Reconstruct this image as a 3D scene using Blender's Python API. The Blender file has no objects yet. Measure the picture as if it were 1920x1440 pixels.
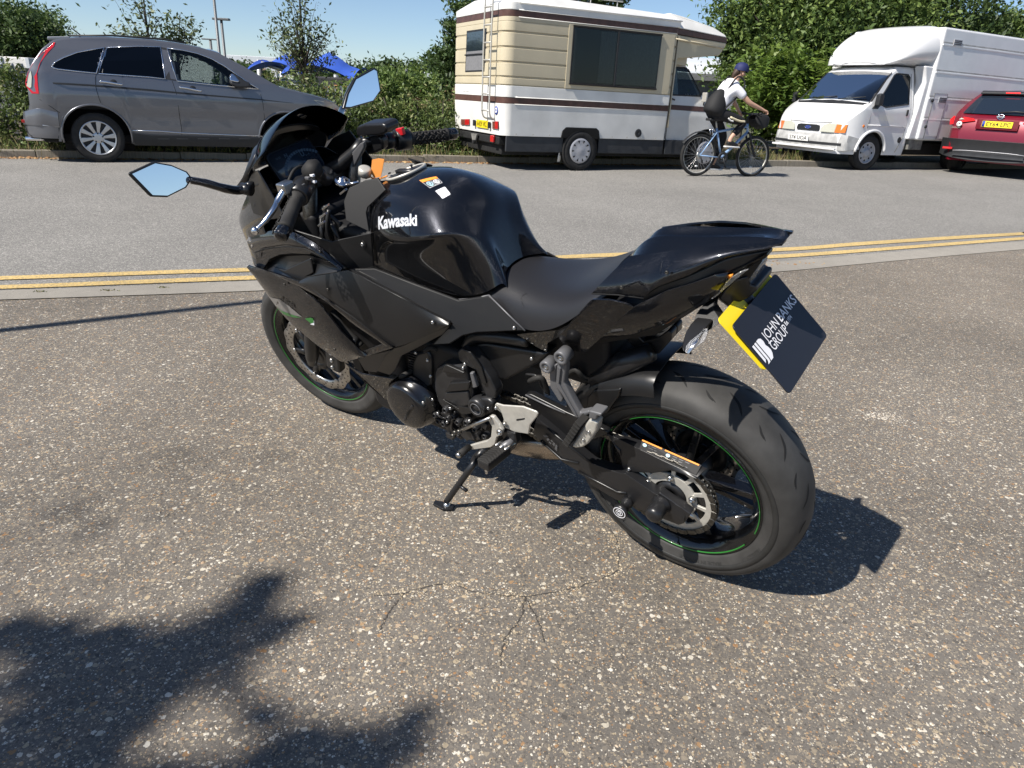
import bpy, bmesh, math, random
import numpy as np
from mathutils import Vector, Matrix
R = math.radians
random.seed(7); np.random.seed(7)
scn = bpy.context.scene
COL = scn.collection

# ------------------------------------------------------------------ camera
F_PX, PITCH, ROLL, CAM_H = 1303.1, 0.393858, 0.054646, 1.1731
cF = Vector((0, math.cos(PITCH), -math.sin(PITCH)))
_r0 = Vector((1, 0, 0)); _u0 = Vector((0, math.sin(PITCH), math.cos(PITCH)))
cR = _r0*math.cos(ROLL) + _u0*math.sin(ROLL)
cU = -_r0*math.sin(ROLL) + _u0*math.cos(ROLL)
cC = Vector((0, 0, CAM_H))
cam = bpy.data.cameras.new('camera'); camo = bpy.data.objects.new('camera', cam); COL.objects.link(camo)
M = Matrix((cR, cU, -cF)).transposed().to_4x4(); M.translation = cC
camo.matrix_world = M
cam.sensor_fit = 'HORIZONTAL'; cam.sensor_width = 36.0; cam.lens = 36.0*F_PX/1920.0
cam.clip_start = 0.02; cam.clip_end = 3000
scn.camera = camo
scn.render.resolution_x, scn.render.resolution_y = 1024, 768

# ------------------------------------------------------------------ light
SUN = Vector((-0.551, -0.392, 0.737)).normalized()
el = math.asin(SUN.z)
w = bpy.data.worlds.new('World'); scn.world = w; w.use_nodes = True
nt = w.node_tree; bg = nt.nodes['Background']
sky = nt.nodes.new('ShaderNodeTexSky'); sky.sky_type = 'NISHITA'; sky.sun_disc = False
sky.sun_elevation = el; sky.sun_rotation = math.atan2(SUN.x, SUN.y)
sky.altitude = 30; sky.air_density = 0.75; sky.dust_density = 0.25; sky.ozone_density = 3.0
nt.links.new(sky.outputs[0], bg.inputs[0]); bg.inputs[1].default_value = 0.082
sl = bpy.data.lights.new('sun', 'SUN'); sl.energy = 5.0; sl.angle = R(0.53); sl.color = (1.0, 0.945, 0.87)
so = bpy.data.objects.new('sun', sl); COL.objects.link(so)
so.rotation_euler = SUN.to_track_quat('Z', 'Y').to_euler(); so.location = (-20, -15, 30)
vs = scn.view_settings; vs.view_transform = 'Standard'; vs.look = 'None'; vs.gamma = 1.0; vs.exposure = 0.62
vs.use_curve_mapping = False

# ------------------------------------------------------------------ pixel -> place
def ray(px, py):
    return cR*((px-960)/F_PX) - cU*((py-720)/F_PX) + cF
RD = Vector((math.sin(1.0843), math.cos(1.0843), 0))      # direction of the road
RN = Vector((-RD.y, RD.x, 0))                             # across it, away from us
RO = Vector((2.33, 5.75, 0))
def st(x, y):
    d = Vector((x, y, 0)) - RO
    return d.dot(RN), d.dot(RD)
def gz(x, y):                                             # gentle rise of the road beyond the channel
    s, t = st(x, y)
    k = min(max(s/4.5, 0), 1); k = k*k*(3-2*k)
    return k*(0.075 + 0.0085*max(min(t, 40), -8.8))
def gpx(px, py, dz=0.0):
    d = ray(px, py); t = -CAM_H/d.z if d.z < -1e-4 else 200
    for i in range(60):
        p = cC + d*t
        e = p.z - gz(p.x, p.y) - dz
        t = t + e/(-d.z)*0.7
    return cC + d*t
class Frame:
    def __init__(s, o, x, y, z): s.o, s.x, s.y, s.z = Vector(o), Vector(x), Vector(y), Vector(z)
    def loc(s, p): d = p - s.o; return Vector((d.dot(s.x), d.dot(s.y), d.dot(s.z)))
    def dirl(s, d): return Vector((d.dot(s.x), d.dot(s.y), d.dot(s.z)))
    def wor(s, p): return s.o + s.x*p[0] + s.y*p[1] + s.z*p[2]
    def at(s, px, py, v, axis=1):                         # point on the pixel's ray where local coordinate = v
        d = s.dirl(ray(px, py)); o = s.loc(cC)
        return o + d*((v - o[axis])/d[axis])
    def mat(s):
        m = Matrix((s.x, s.y, s.z)).transposed().to_4x4(); m.translation = s.o; return m
ZZ = dict(a=(430,180,5.1429), b=(600,110,5.1429), c=(430,400,6), d=(660,300,5.1441), e=(680,580,6), f=(900,560,6),
          g=(1100,400,5.0526), h=(1080,760,4.8), i=(480,540,5.54), j=(1060,460,3.6923), k=(780,780,5.0526),
          l=(400,120,3.2), m=(440,480,3.2), n=(900,400,2.743), o=(780,600,4), p=(1040,680,2.8235),
          A1=(1720,140,7.2), A2=(1440,50,5.144), A3=(840,100,6), A4=(1060,60,5.144), A5=(0,60,5.54), A6=(280,60,4.8), A7=(200,0,3.84), q=(0,0,3), r=(800,0,3.2), s=(1400,0,3.6923), t=(1250,100,5.761), x=(0,0,1))
def zz(k, u, v): a = ZZ[k]; return a[0]+u/a[2], a[1]+v/a[2]

# ------------------------------------------------------------------ materials
def nodes(m):
    m.use_nodes = True; return m.node_tree.nodes, m.node_tree.links, m.node_tree.nodes['Principled BSDF']
MATS = {}
def mat(name, col, rough=.5, metal=0., coat=0., spec=.5, noise=.0, nscale=20., bump=0., bscale=200., flake=0., trans=0., ior=1.45, emit=None, rvar=0.):
    m = bpy.data.materials.new(name); N, L, b = nodes(m)
    b.inputs['Base Color'].default_value = (*col, 1); b.inputs['Roughness'].default_value = rough
    b.inputs['Metallic'].default_value = metal; b.inputs['Coat Weight'].default_value = coat
    b.inputs['Coat Roughness'].default_value = .03
    b.inputs['Specular IOR Level'].default_value = spec; b.inputs['IOR'].default_value = ior
    b.inputs['Transmission Weight'].default_value = trans
    tc = N.new('ShaderNodeTexCoord')
    if noise or rvar:
        n = N.new('ShaderNodeTexNoise'); n.inputs['Scale'].default_value = nscale; n.inputs['Detail'].default_value = 6
        L.new(tc.outputs['Object'], n.inputs['Vector'])
        if noise:
            mr = N.new('ShaderNodeMapRange'); mr.inputs[1].default_value = .3; mr.inputs[2].default_value = .7
            mr.inputs[3].default_value = 1-noise; mr.inputs[4].default_value = 1+noise
            L.new(n.outputs[0], mr.inputs[0])
            mx = N.new('ShaderNodeMix'); mx.data_type = 'RGBA'; mx.blend_type = 'MULTIPLY'; mx.inputs[0].default_value = 1
            mx.inputs[6].default_value = (*col, 1); L.new(mr.outputs[0], mx.inputs[7]); L.new(mx.outputs[2], b.inputs['Base Color'])
        if rvar:
            m2 = N.new('ShaderNodeMapRange'); m2.inputs[1].default_value = .3; m2.inputs[2].default_value = .7
            m2.inputs[3].default_value = max(rough-rvar, 0); m2.inputs[4].default_value = rough+rvar
            L.new(n.outputs[0], m2.inputs[0]); L.new(m2.outputs[0], b.inputs['Roughness'])
    if bump or flake:
        n2 = N.new('ShaderNodeTexVoronoi' if flake else 'ShaderNodeTexNoise'); n2.inputs['Scale'].default_value = bscale
        L.new(tc.outputs['Object'], n2.inputs['Vector'])
        bp = N.new('ShaderNodeBump'); bp.inputs['Strength'].default_value = bump or flake; bp.inputs['Distance'].default_value = .002
        L.new(n2.outputs['Color' if flake else 0], bp.inputs['Height'])
        L.new(bp.outputs[0], b.inputs['Normal'])
    if emit: b.inputs['Emission Color'].default_value = (*emit[0], 1); b.inputs['Emission Strength'].default_value = emit[1]
    MATS[name] = m; return m
mat('gloss_black', (.0125,.013,.0155), .27, .9, 1.0, .2, flake=.55, bscale=1300)
mat('matte_shaded', (.0045,.0045,.005), .46, 0, 0, .28, bump=.03, bscale=900, rvar=.05, nscale=8)  # same matt plastic as matte_black, shade of the duller panels put into its colour
mat('matte_black', (.0085,.0085,.009), .36, 0, 0, .6, bump=.03, bscale=900, rvar=.05, nscale=8)
mat('satin_black', (.013,.013,.014), .33, 0, 0, .55, bump=.05, bscale=500)
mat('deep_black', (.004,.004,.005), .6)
mat('engine_black', (.017,.017,.018), .36, 0, 0, .6, noise=.3, nscale=30, bump=.04, bscale=300)
mat('seat_vinyl', (.012,.012,.014), .42, 0, 0, .6, bump=.14, bscale=900)
mat('rubber', (.022,.021,.020), .72, 0, 0, .35, noise=.25, nscale=25, bump=.05, bscale=200)
mat('tyre_rubber', (.042,.041,.0395), .60, 0, 0, .35, noise=.3, nscale=14, bump=.05, bscale=300)
mat('tyre_dark', (.006,.006,.006), .8)
mat('cast_grey', (.12,.12,.125), .42, .2, 0, .5, bump=.05, bscale=600)
mat('alloy_satin', (.50,.48,.43), .40, .35, 0, .5, noise=.08, nscale=60)
mat('alloy_bright', (.72,.72,.73), .16, 1.0)
mat('steel', (.5,.49,.47), .3, 1.0, noise=.15, nscale=80)
mat('steel_dark', (.10,.095,.085), .38, .9, noise=.4, nscale=150)
mat('exhaust_steel', (.36,.31,.26), .22, 1.0, noise=.1, nscale=8)
mat('green_tape', (.018,.15,.022), .35, 0, .4)
mat('white_print', (.72,.72,.74), .4)
mat('silver_print', (.62,.63,.66), .35, .3)
mat('orange', (.85,.28,.03), .5)
mat('orange_card', (.85,.33,.07), .7, noise=.05)
mat('pale_blue', (.40,.58,.66), .5)
mat('red_plastic', (.62,.02,.03), .35)
mat('plate_yellow', (.80,.62,.02), .4, 0, .3)
mat('cover_navy', (.012,.013,.018), .5, 0, .2, .5, rvar=.05, nscale=5)
mat('mirror_glass', (.86,.88,.90), .02, 1.0)
mat('smoked', (.02,.02,.022), .03, 0, 0, .5, trans=.0)
mat('clear_lens', (.85,.86,.88), .08, 0, 0, .5, trans=.85)
mat('tft', (.012,.018,.028), .12, 0, 1.0)
mat('tft_sky_sheen', (.030,.045,.066), .25, 0, .8)  # bluish lifted base stands in for sky reflected in the display
mat('black_enamel', (.006,.006,.007), .22, 0, .5)
mat('tft_mark', (.07,.11,.15), .3)
m = MATS['smoked']; N, L, b = nodes(m)                     # smoked acrylic: dark tint with a surface gloss
tr = N.new('ShaderNodeBsdfTransparent'); tr.inputs[0].default_value = (.16,.165,.18,1)
gl = N.new('ShaderNodeBsdfGlossy'); gl.inputs['Roughness'].default_value = .03
fr = N.new('ShaderNodeFresnel'); fr.inputs[0].default_value = 1.42
mx = N.new('ShaderNodeMixShader'); L.new(fr.outputs[0], mx.inputs[0]); L.new(tr.outputs[0], mx.inputs[1]); L.new(gl.outputs[0], mx.inputs[2])
L.new(mx.outputs[0], N['Material Output'].inputs[0])
def glassmat(name, tint, ior=1.5):
    m = bpy.data.materials.new(name); N, L, b = nodes(m)
    tr = N.new('ShaderNodeBsdfTransparent'); tr.inputs[0].default_value = (*tint, 1)
    gl = N.new('ShaderNodeBsdfGlossy'); gl.inputs['Roughness'].default_value = .015
    fr = N.new('ShaderNodeFresnel'); fr.inputs[0].default_value = ior
    mx = N.new('ShaderNodeMixShader'); L.new(fr.outputs[0], mx.inputs[0]); L.new(tr.outputs[0], mx.inputs[1]); L.new(gl.outputs[0], mx.inputs[2])
    L.new(mx.outputs[0], N['Material Output'].inputs[0]); MATS[name] = m
glassmat('car_glass', (.30,.34,.33)); glassmat('privacy_glass', (.035,.037,.04)); glassmat('van_glass', (.42,.45,.47), 1.2); glassmat('clear_glass', (.66,.70,.70), 1.36)

# ------------------------------------------------------------------ mesh helpers
def link(name, me, parent=None, m=None):
    o = bpy.data.objects.new(name, me); COL.objects.link(o)
    if parent: o.parent = parent
    if m and me is not None: me.materials.append(MATS[m])
    return o
def Obj(name, verts, faces, m, parent=None, smooth=True, bevel=0, sub=0, solid=0, off=-1, crease=None, ang=35, seg=2):
    me = bpy.data.meshes.new(name); me.from_pydata([tuple(v) for v in verts], [], faces); me.update()
    if smooth: me.shade_smooth()
    o = link(name, me, parent, m)
    if solid:
        s = o.modifiers.new('s', 'SOLIDIFY'); s.thickness = solid; s.offset = off
    if bevel:
        b = o.modifiers.new('b', 'BEVEL'); b.width = bevel; b.segments = seg; b.limit_method = 'ANGLE'; b.angle_limit = R(ang); b.harden_normals = False
    if sub:
        if crease:
            a = me.attributes.new('crease_edge', 'FLOAT', 'EDGE')
            for e in me.edges:
                k = tuple(sorted(e.vertices))
                if k in crease: a.data[e.index].value = crease[k]
        s = o.modifiers.new('u', 'SUBSURF'); s.levels = sub; s.render_levels = sub; s.boundary_smooth = 'PRESERVE_CORNERS'
    elif smooth and (bevel or solid):
        wn = o.modifiers.new('w', 'WEIGHTED_NORMAL'); wn.keep_sharp = True
    return o
def mirror(o, parent=None):
    c = o.copy(); COL.objects.link(c); c.scale.y = -1
    return c
def empty(name, frame, label=None, cat=None, group=None):
    o = bpy.data.objects.new(name, None); COL.objects.link(o); o.matrix_world = frame.mat(); o.empty_display_size = .2
    if label: tag(o, label, cat, group)
    return o
def tag(o, label, cat=None, group=None, kind=None):
    if label: o['label'] = label
    if cat: o['category'] = cat
    if group: o['group'] = group
    if kind: o['kind'] = kind
    return o
def resample(pts, n):
    pts = [Vector(p) for p in pts]; d = [0]
    for a, b in zip(pts, pts[1:]): d.append(d[-1] + (b-a).length)
    out = []
    for i in range(n):
        t = d[-1]*i/(n-1); j = 0
        while j < len(d)-2 and d[j+1] < t: j += 1
        k = (t-d[j])/max(d[j+1]-d[j], 1e-9); out.append(pts[j].lerp(pts[j+1], min(max(k, 0), 1)))
    return out
def grid(rows):
    n = len(rows[0]); v = [p for r in rows for p in r]; f = []
    for i in range(len(rows)-1):
        for j in range(n-1):
            f.append((i*n+j, i*n+j+1, (i+1)*n+j+1, (i+1)*n+j))
    return v, f
def strip(name, top, bot, m, parent, n=14, rows=5, bulge=.012, solid=.005, bevel=.0018, sub=0, bax=1, off=-1):
    a, b = resample(top, n), resample(bot, n); rr = []
    for i in range(rows):
        k = i/(rows-1); r = []
        for p, q in zip(a, b):
            x = p.lerp(q, k); x[bax] += bulge*4*k*(1-k)*(1 if x[bax] >= 0 else -1); r.append(x)
        rr.append(r)
    v, f = grid(rr)
    # face outwards (+ side of the bulge axis)
    nrm = (v[f[0][1]]-v[f[0][0]]).cross(v[f[0][3]]-v[f[0][0]])
    nn = Vector((0,0,0))
    for q in f: nn += (v[q[1]]-v[q[0]]).cross(v[q[3]]-v[q[0]])
    if nn[bax] < 0: f = [tuple(reversed(q)) for q in f]
    return Obj(name, v, f, m, parent, solid=solid, bevel=bevel, off=off)
def plate(name, pts, thick, m, parent, bevel=.003, dirv=(0,1,0), seg=2, smooth=True):
    pts = [Vector(p) for p in pts]; d = Vector(dirv).normalized(); n = len(pts)
    nn = Vector((0,0,0))
    for i in range(n): nn += pts[i].cross(pts[(i+1) % n])
    if nn.dot(d) < 0: pts.reverse()
    v = pts + [p - d*thick for p in pts]
    f = [tuple(range(n)), tuple(reversed(range(n, 2*n)))] + [((i+1) % n, i, i+n, (i+1) % n + n) for i in range(n)]
    return Obj(name, v, f, m, parent, smooth=smooth, bevel=bevel, seg=seg)
def tube_data(path, r, n=10, cap=True):
    path = [Vector(p) for p in path]; k = len(path)
    rr = r if isinstance(r, (list, tuple)) else [r]*k
    v, f = [], []; up = None
    for i, p in enumerate(path):
        t = (path[min(i+1, k-1)] - path[max(i-1, 0)]).normalized()
        if up is None:
            up = t.orthogonal().normalized()
        else:
            up = (up - t*up.dot(t)).normalized()
        s = t.cross(up)
        for j in range(n):
            a = 2*math.pi*j/n; v.append(p + (up*math.cos(a) + s*math.sin(a))*rr[i])
    for i in range(k-1):
        for j in range(n):
            f.append((i*n+j, i*n+(j+1) % n, (i+1)*n+(j+1) % n, (i+1)*n+j))
    if cap: f.append(tuple(reversed(range(n)))); f.append(tuple(range((k-1)*n, k*n)))
    return v, f
def tube(name, path, r, m, parent, n=10, bevel=0): 
    v, f = tube_data(path, r, n); return Obj(name, v, f, m, parent, bevel=bevel, ang=50)
def smoothpath(pts, k=4):
    pts = [Vector(p) for p in pts]; out = []
    for i in range(len(pts)-1):
        p0, p1, p2, p3 = pts[max(i-1,0)], pts[i], pts[i+1], pts[min(i+2,len(pts)-1)]
        for j in range(k):
            t = j/k
            out.append(.5*((2*p1)+(p2-p0)*t+(2*p0-5*p1+4*p2-p3)*t*t+(3*p1-p0-3*p2+p3)*t**3))
    out.append(pts[-1]); return out
def join(parts):
    V, Fc = [], []
    for v, f in parts:
        o = len(V); V += [Vector(p) for p in v]; Fc += [tuple(i+o for i in q) for q in f]
    return V, Fc
def lathe_data(prof, c, ax=(0,1,0), e1=(1,0,0), n=48, closed=True, a0=0, a1=2*math.pi):
    c, ax, e1 = Vector(c), Vector(ax).normalized(), Vector(e1); e1 = (e1 - ax*e1.dot(ax)).normalized(); e2 = ax.cross(e1)
    v, f = [], []; k = len(prof); full = abs(a1-a0-2*math.pi) < 1e-6; m_ = n if full else n+1
    for i in range(m_):
        a = a0 + (a1-a0)*i/n; d = e1*math.cos(a) + e2*math.sin(a)
        for (h, r) in prof: v.append(c + ax*h + d*r)
    for i in range(n):
        i2 = (i+1) % n if full else i+1
        for j in range(k if closed else k-1):
            j2 = (j+1) % k
            f.append((i*k+j, i*k+j2, i2*k+j2, i2*k+j))
    return v, f
def box_data(c, h, ax=None):
    c = Vector(c); X, Y, Z_ = ax if ax else (Vector((1,0,0)), Vector((0,1,0)), Vector((0,0,1)))
    v = [c + X*(h[0]*i) + Y*(h[1]*j) + Z_*(h[2]*k) for i in (-1,1) for j in (-1,1) for k in (-1,1)]
    return v, [(0,1,3,2),(4,6,7,5),(0,4,5,1),(2,3,7,6),(0,2,6,4),(1,5,7,3)]
def box(name, c, h, m, parent, bevel=.003, ax=None, smooth=True):
    v, f = box_data(c, h, ax); return Obj(name, v, f, m, parent, bevel=bevel, smooth=smooth)
def bolt_data(c, ax, r, h):
    return lathe_data([(-.001,0.0001),(-.001,r),(h*.6,r),(h,r*.75),(h,r*.45),(h*.5,r*.4),(h*.5,.0001)], c, ax, Vector(ax).orthogonal(), n=10, closed=False)
def text_mesh(txt, size, bold=0.0, shear=0.0, ext=.0, space=1.0, narrow=1.0):
    cu = bpy.data.curves.new('t', 'FONT'); cu.body = txt; cu.size = size; cu.offset = bold; cu.shear = shear; cu.extrude = ext
    cu.space_character = space; cu.align_x = 'CENTER'; cu.align_y = 'CENTER'; cu.resolution_u = 3
    o = bpy.data.objects.new('t', cu); COL.objects.link(o)
    dg = bpy.context.evaluated_depsgraph_get(); me = bpy.data.meshes.new_from_object(o.evaluated_get(dg))
    bpy.data.objects.remove(o); bpy.data.curves.remove(cu)
    if narrow != 1.0:
        for v in me.vertices: v.co.x *= narrow
    me.materials.clear(); return me
def place_text(name, me, m, parent, o, x, y, target=None, off=.0006):
    """lay a flat text mesh on a plane o + x*u + y*v (local space of the parent)"""
    x = Vector(x).normalized(); y = Vector(y); y = (y - x*y.dot(x)).normalized(); z = x.cross(y); o = Vector(o)
    for v in me.vertices: v.co = o + x*v.co.x + y*v.co.y + z*v.co.z
    ob = link(name, me, parent, m)
    if target:
        me.update()
        bm = bmesh.new(); bm.from_mesh(me); bmesh.ops.triangulate(bm, faces=bm.faces[:])
        bmesh.ops.subdivide_edges(bm, edges=[e for e in bm.edges if e.calc_length() > .008], cuts=2, use_grid_fill=False)
        bm.to_mesh(me); bm.free()
        s = ob.modifiers.new('w', 'SHRINKWRAP'); s.target = target; s.wrap_method = 'NEAREST_SURFACEPOINT'; s.wrap_mode = 'ABOVE_SURFACE'; s.offset = off
    return ob
# ================================================================== SETTING: ground, road, kerbs
def NN(N, t, **kw):
    n = N.new(t)
    for k, v in kw.items(): setattr(n, k, v)
    return n
def ramp(N, L, src, stops, interp='LINEAR'):
    r = N.new('ShaderNodeValToRGB'); r.color_ramp.interpolation = interp; e = r.color_ramp.elements
    while len(e) < len(stops): e.new(.5)
    for el_, (p, c) in zip(e, stops): el_.position = p; el_.color = (*c, 1) if len(c) == 3 else c
    L.new(src, r.inputs[0]); return r.outputs[0]
def mixc(N, L, fac, a, b, mode='MIX'):
    m = N.new('ShaderNodeMix'); m.data_type = 'RGBA'; m.blend_type = mode
    for i, x in ((0, fac), (6, a), (7, b)):
        if hasattr(x, 'is_output') or hasattr(x, 'links'): L.new(x, m.inputs[i])
        elif i == 0: m.inputs[0].default_value = x
        else: m.inputs[i].default_value = (*x, 1)
    return m.outputs[2]
def noise(N, L, vec, scale, detail=4, rough=.5):
    n = N.new('ShaderNodeTexNoise'); n.noise_dimensions = '2D'; n.inputs['Scale'].default_value = scale; n.inputs['Detail'].default_value = detail; n.inputs['Roughness'].default_value = rough
    L.new(vec, n.inputs['Vector']); return n.outputs[0]
def math_(N, L, op, a, b=None):
    m = N.new('ShaderNodeMath'); m.operation = op
    for i, x in enumerate((a, b)):
        if x is None: continue
        if hasattr(x, 'links'): L.new(x, m.inputs[i])
        else: m.inputs[i].default_value = x
    return m.outputs[0]
STONE = [(0,(.10,.085,.07)),(.18,(.20,.165,.125)),(.36,(.36,.30,.22)),(.52,(.46,.40,.31)),(.66,(.30,.17,.075)),(.76,(.52,.48,.41)),(.90,(.62,.59,.53)),(1,(.17,.155,.14))]
def asphalt(name, binder, layers, stain=.2, fine=500, stone_gain=1.0, bumpd=.004):
    m = bpy.data.materials.new(name); N, L, b = nodes(m); MATS[name] = m
    tc = N.new('ShaderNodeTexCoord'); vec = tc.outputs['Object']
    big = noise(N, L, vec, .7, 5, .6); mid = noise(N, L, vec, 9, 5, .6); fn = noise(N, L, vec, fine, 2, .6)
    col = mixc(N, L, fn, [x*.45 for x in binder], [x*1.55 for x in binder])
    h = math_(N, L, 'MULTIPLY', fn, .25)
    for li, (scale, thr, dens, ramp_) in enumerate(layers):
        v = N.new('ShaderNodeTexVoronoi'); v.voronoi_dimensions = '2D'; v.inputs['Scale'].default_value = scale; v.inputs['Randomness'].default_value = 1.0
        wv = N.new('ShaderNodeVectorMath'); wv.operation = 'ADD'; nz = N.new('ShaderNodeTexNoise'); nz.noise_dimensions = '2D'; nz.inputs['Detail'].default_value = 1; nz.inputs['Scale'].default_value = scale*1.6; L.new(vec, nz.inputs['Vector'])
        sc = N.new('ShaderNodeVectorMath'); sc.operation = 'SCALE'; sc.inputs['Scale'].default_value = .55/scale; L.new(nz.outputs['Color'], sc.inputs[0])
        L.new(vec, wv.inputs[0]); L.new(sc.outputs[0], wv.inputs[1]); L.new(wv.outputs[0], v.inputs['Vector'])
        sep = N.new('ShaderNodeSeparateColor'); L.new(v.outputs['Color'], sep.inputs[0])
        size = math_(N, L, 'MULTIPLY', sep.outputs[1], thr)          # each stone its own size
        inside = math_(N, L, 'LESS_THAN', v.outputs['Distance'], size)
        keep = math_(N, L, 'LESS_THAN', sep.outputs[2], dens)
        mask = math_(N, L, 'MULTIPLY', inside, keep)
        sc_ = ramp(N, L, sep.outputs[0], ramp_)
        col = mixc(N, L, mask, col, sc_)
        if li: continue
        dome = math_(N, L, 'MULTIPLY', mask, math_(N, L, 'SUBTRACT', 1.0, math_(N, L, 'MULTIPLY', v.outputs['Distance'], 1.3)))
        h = math_(N, L, 'ADD', h, math_(N, L, 'MULTIPLY', dome, .8*55/scale))
    st_ = math_(N, L, 'MULTIPLY', math_(N, L, 'SUBTRACT', big, .5), stain*3)
    st2 = math_(N, L, 'MULTIPLY', math_(N, L, 'SUBTRACT', mid, .5), stain*1.2)
    f_ = math_(N, L, 'ADD', 1.0, math_(N, L, 'ADD', st_, st2))
    cm = N.new('ShaderNodeCombineColor'); [L.new(f_, cm.inputs[i]) for i in range(3)]
    col = mixc(N, L, 1.0, col, cm.outputs[0], 'MULTIPLY')
    L.new(col, b.inputs['Base Color']); b.inputs['Roughness'].default_value = .88; b.inputs['Specular IOR Level'].default_value = .3
    bp = N.new('ShaderNodeBump'); bp.inputs['Strength'].default_value = .9; bp.inputs['Distance'].default_value = bumpd
    L.new(h, bp.inputs['Height']); L.new(bp.outputs[0], b.inputs['Normal'])
    return m
STONE2 = [(0,(.085,.077,.068)),(.30,(.145,.128,.108)),(.60,(.200,.174,.140)),(.72,(.27,.225,.165)),(.80,(.38,.31,.21)),(.87,(.28,.155,.07)),(.92,(.47,.42,.33)),(1,(.58,.54,.46))]
asphalt('lot_asphalt', (.138,.125,.109), [(115,.66,.85,STONE2),(230,.62,.85,STONE2),(60,.42,.50,STONE2)], .26, 700, bumpd=.003)
asphalt('road_asphalt', (.166,.160,.149), [(95,.62,.85,[(0,(.10,.095,.09)),(.4,(.25,.24,.215)),(.75,(.36,.34,.31)),(1,(.43,.41,.37))]),(190,.6,.8,[(0,(.12,.11,.105)),(.5,(.28,.27,.245)),(1,(.40,.38,.34))])], .14, 600, bumpd=.003)
asphalt('concrete', (.27,.25,.215), [(150,.5,.35,[(0,(.16,.14,.12)),(1,(.36,.34,.30))])], .20, 300, bumpd=.0015)
asphalt('kerb_concrete', (.225,.20,.16), [(150,.5,.4,[(0,(.12,.11,.09)),(1,(.30,.27,.22))])], .25, 200, bumpd=.0015)
asphalt('soil', (.085,.066,.044), [(60,.6,.6,[(0,(.05,.035,.02)),(1,(.20,.15,.09))])], .5, 90, bumpd=.01)
asphalt('far_ground', (.085,.085,.05), [(20,.6,.5,[(0,(.05,.06,.025)),(1,(.17,.14,.08))])], .5, 40, bumpd=.01)
# worn yellow paint
m = asphalt('yellow_paint', (.56,.40,.155), [(95,.60,.7,[(0,(.26,.20,.11)),(.5,(.50,.36,.15)),(1,(.66,.49,.22))])], .22, 500, bumpd=.002)
N, L, b = nodes(m); tc = N.new('ShaderNodeTexCoord')
wn = noise(N, L, tc.outputs['Object'], 70, 5, .75); wm = ramp(N, L, wn, [(.50,(0,0,0)),(.66,(1,1,1))])
src = b.inputs['Base Color'].links[0].from_socket
L.new(mixc(N, L, wm, src, (.17,.155,.13)), b.inputs['Base Color'])

def gp(px, py): p = gpx(px, py); return Vector((p.x, p.y, 0))
# edges of the drainage channel and of the two yellow lines, read off the picture on the ground
E_lot = [(0,563),(240,555),(496,545.5),(760,533),(1000,526),(1250,521),(1447,511),(1600,497),(1760,482),(1920,468)]
E_ch  = [(0,546),(240,537.5),(470,528),(760,518),(1000,511),(1250,501),(1447,492),(1600,479.5),(1760,466),(1920,453)]
E_y1b = [(0,544),(87,541),(292,533),(467,526.5),(760,515.5),(1027,501.5),(1250,493.5),(1447,486),(1600,475.5),(1760,463),(1920,450.5)]
E_y1a = [(0,537),(87,534),(292,525.5),(467,519),(760,508.5),(1027,494.5),(1250,486.5),(1447,479.5),(1600,469.5),(1760,457.5),(1920,445.5)]
E_y2b = [(0,527),(87,524),(292,516.5),(467,511),(760,501),(1000,489),(1173,482),(1469,472.2),(1600,462.5),(1760,451.5),(1920,441.5)]
E_y2a = [(0,520),(87,517),(292,509.5),(467,504),(760,494.5),(1000,483),(1173,475),(1469,465.7),(1600,456),(1760,445.5),(1920,436.5)]
def edge(E, n=60):
    p = [gp(*e) for e in E]
    a = (p[0]-p[1]).normalized(); z_ = (p[-1]-p[-2]).normalized()
    q = [p[0]+a*14] + smoothpath(p, 6) + [p[-1]+z_*30]
    return [q[0]] + resample(q[1:-1], n-2) + [q[-1]]
def sheet(name, A, B, m, dz, rows=2, kind='structure'):
    n = len(A); rr = []
    for i in range(rows):
        k = i/(rows-1); rr.append([])
        for a, b_ in zip(A, B):
            p = a.lerp(b_, k); rr[-1].append(Vector((p.x, p.y, gz(p.x, p.y) + dz)))
    v, f = grid(rr); n0 = (v[f[0][1]]-v[f[0][0]]).cross(v[f[0][3]]-v[f[0][0]])
    if n0.z < 0: f = [tuple(reversed(q)) for q in f]
    o = Obj(name, v, f, m)
    if kind: o['kind'] = kind
    return o
eL, eC = edge(E_lot, 90), edge(E_ch, 90)
# lot: one flat sheet from behind the camera up to the channel
v = [(p.x, p.y, 0) for p in eL] + [(60,-30,0),(-40,-30,0)]
lot = Obj('car_park', v, [tuple(range(len(v)))[::-1]], 'lot_asphalt', smooth=False); lot['kind'] = 'structure'
if lot.data.polygons[0].normal.z < 0: lot.data.flip_normals()
sheet('drainage_channel', eL, eC, 'concrete', .004)
# far kerb line
K0, K1 = gp(0,296), gp(900,306)
kd = (K1-K0).normalized(); kn = Vector((-kd.y, kd.x, 0))
FK = [K0 + kd*t for t in [-16] + list(np.linspace(-3, 22, 88)) + [60]]
sheet('road', eC, FK, 'road_asphalt', .002, rows=14)
sheet('yellow_line', edge(E_y1b, 90), edge(E_y1a, 90), 'yellow_paint', .008)
sheet('yellow_line', edge(E_y2b, 90), edge(E_y2a, 90), 'yellow_paint', .008)
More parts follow.
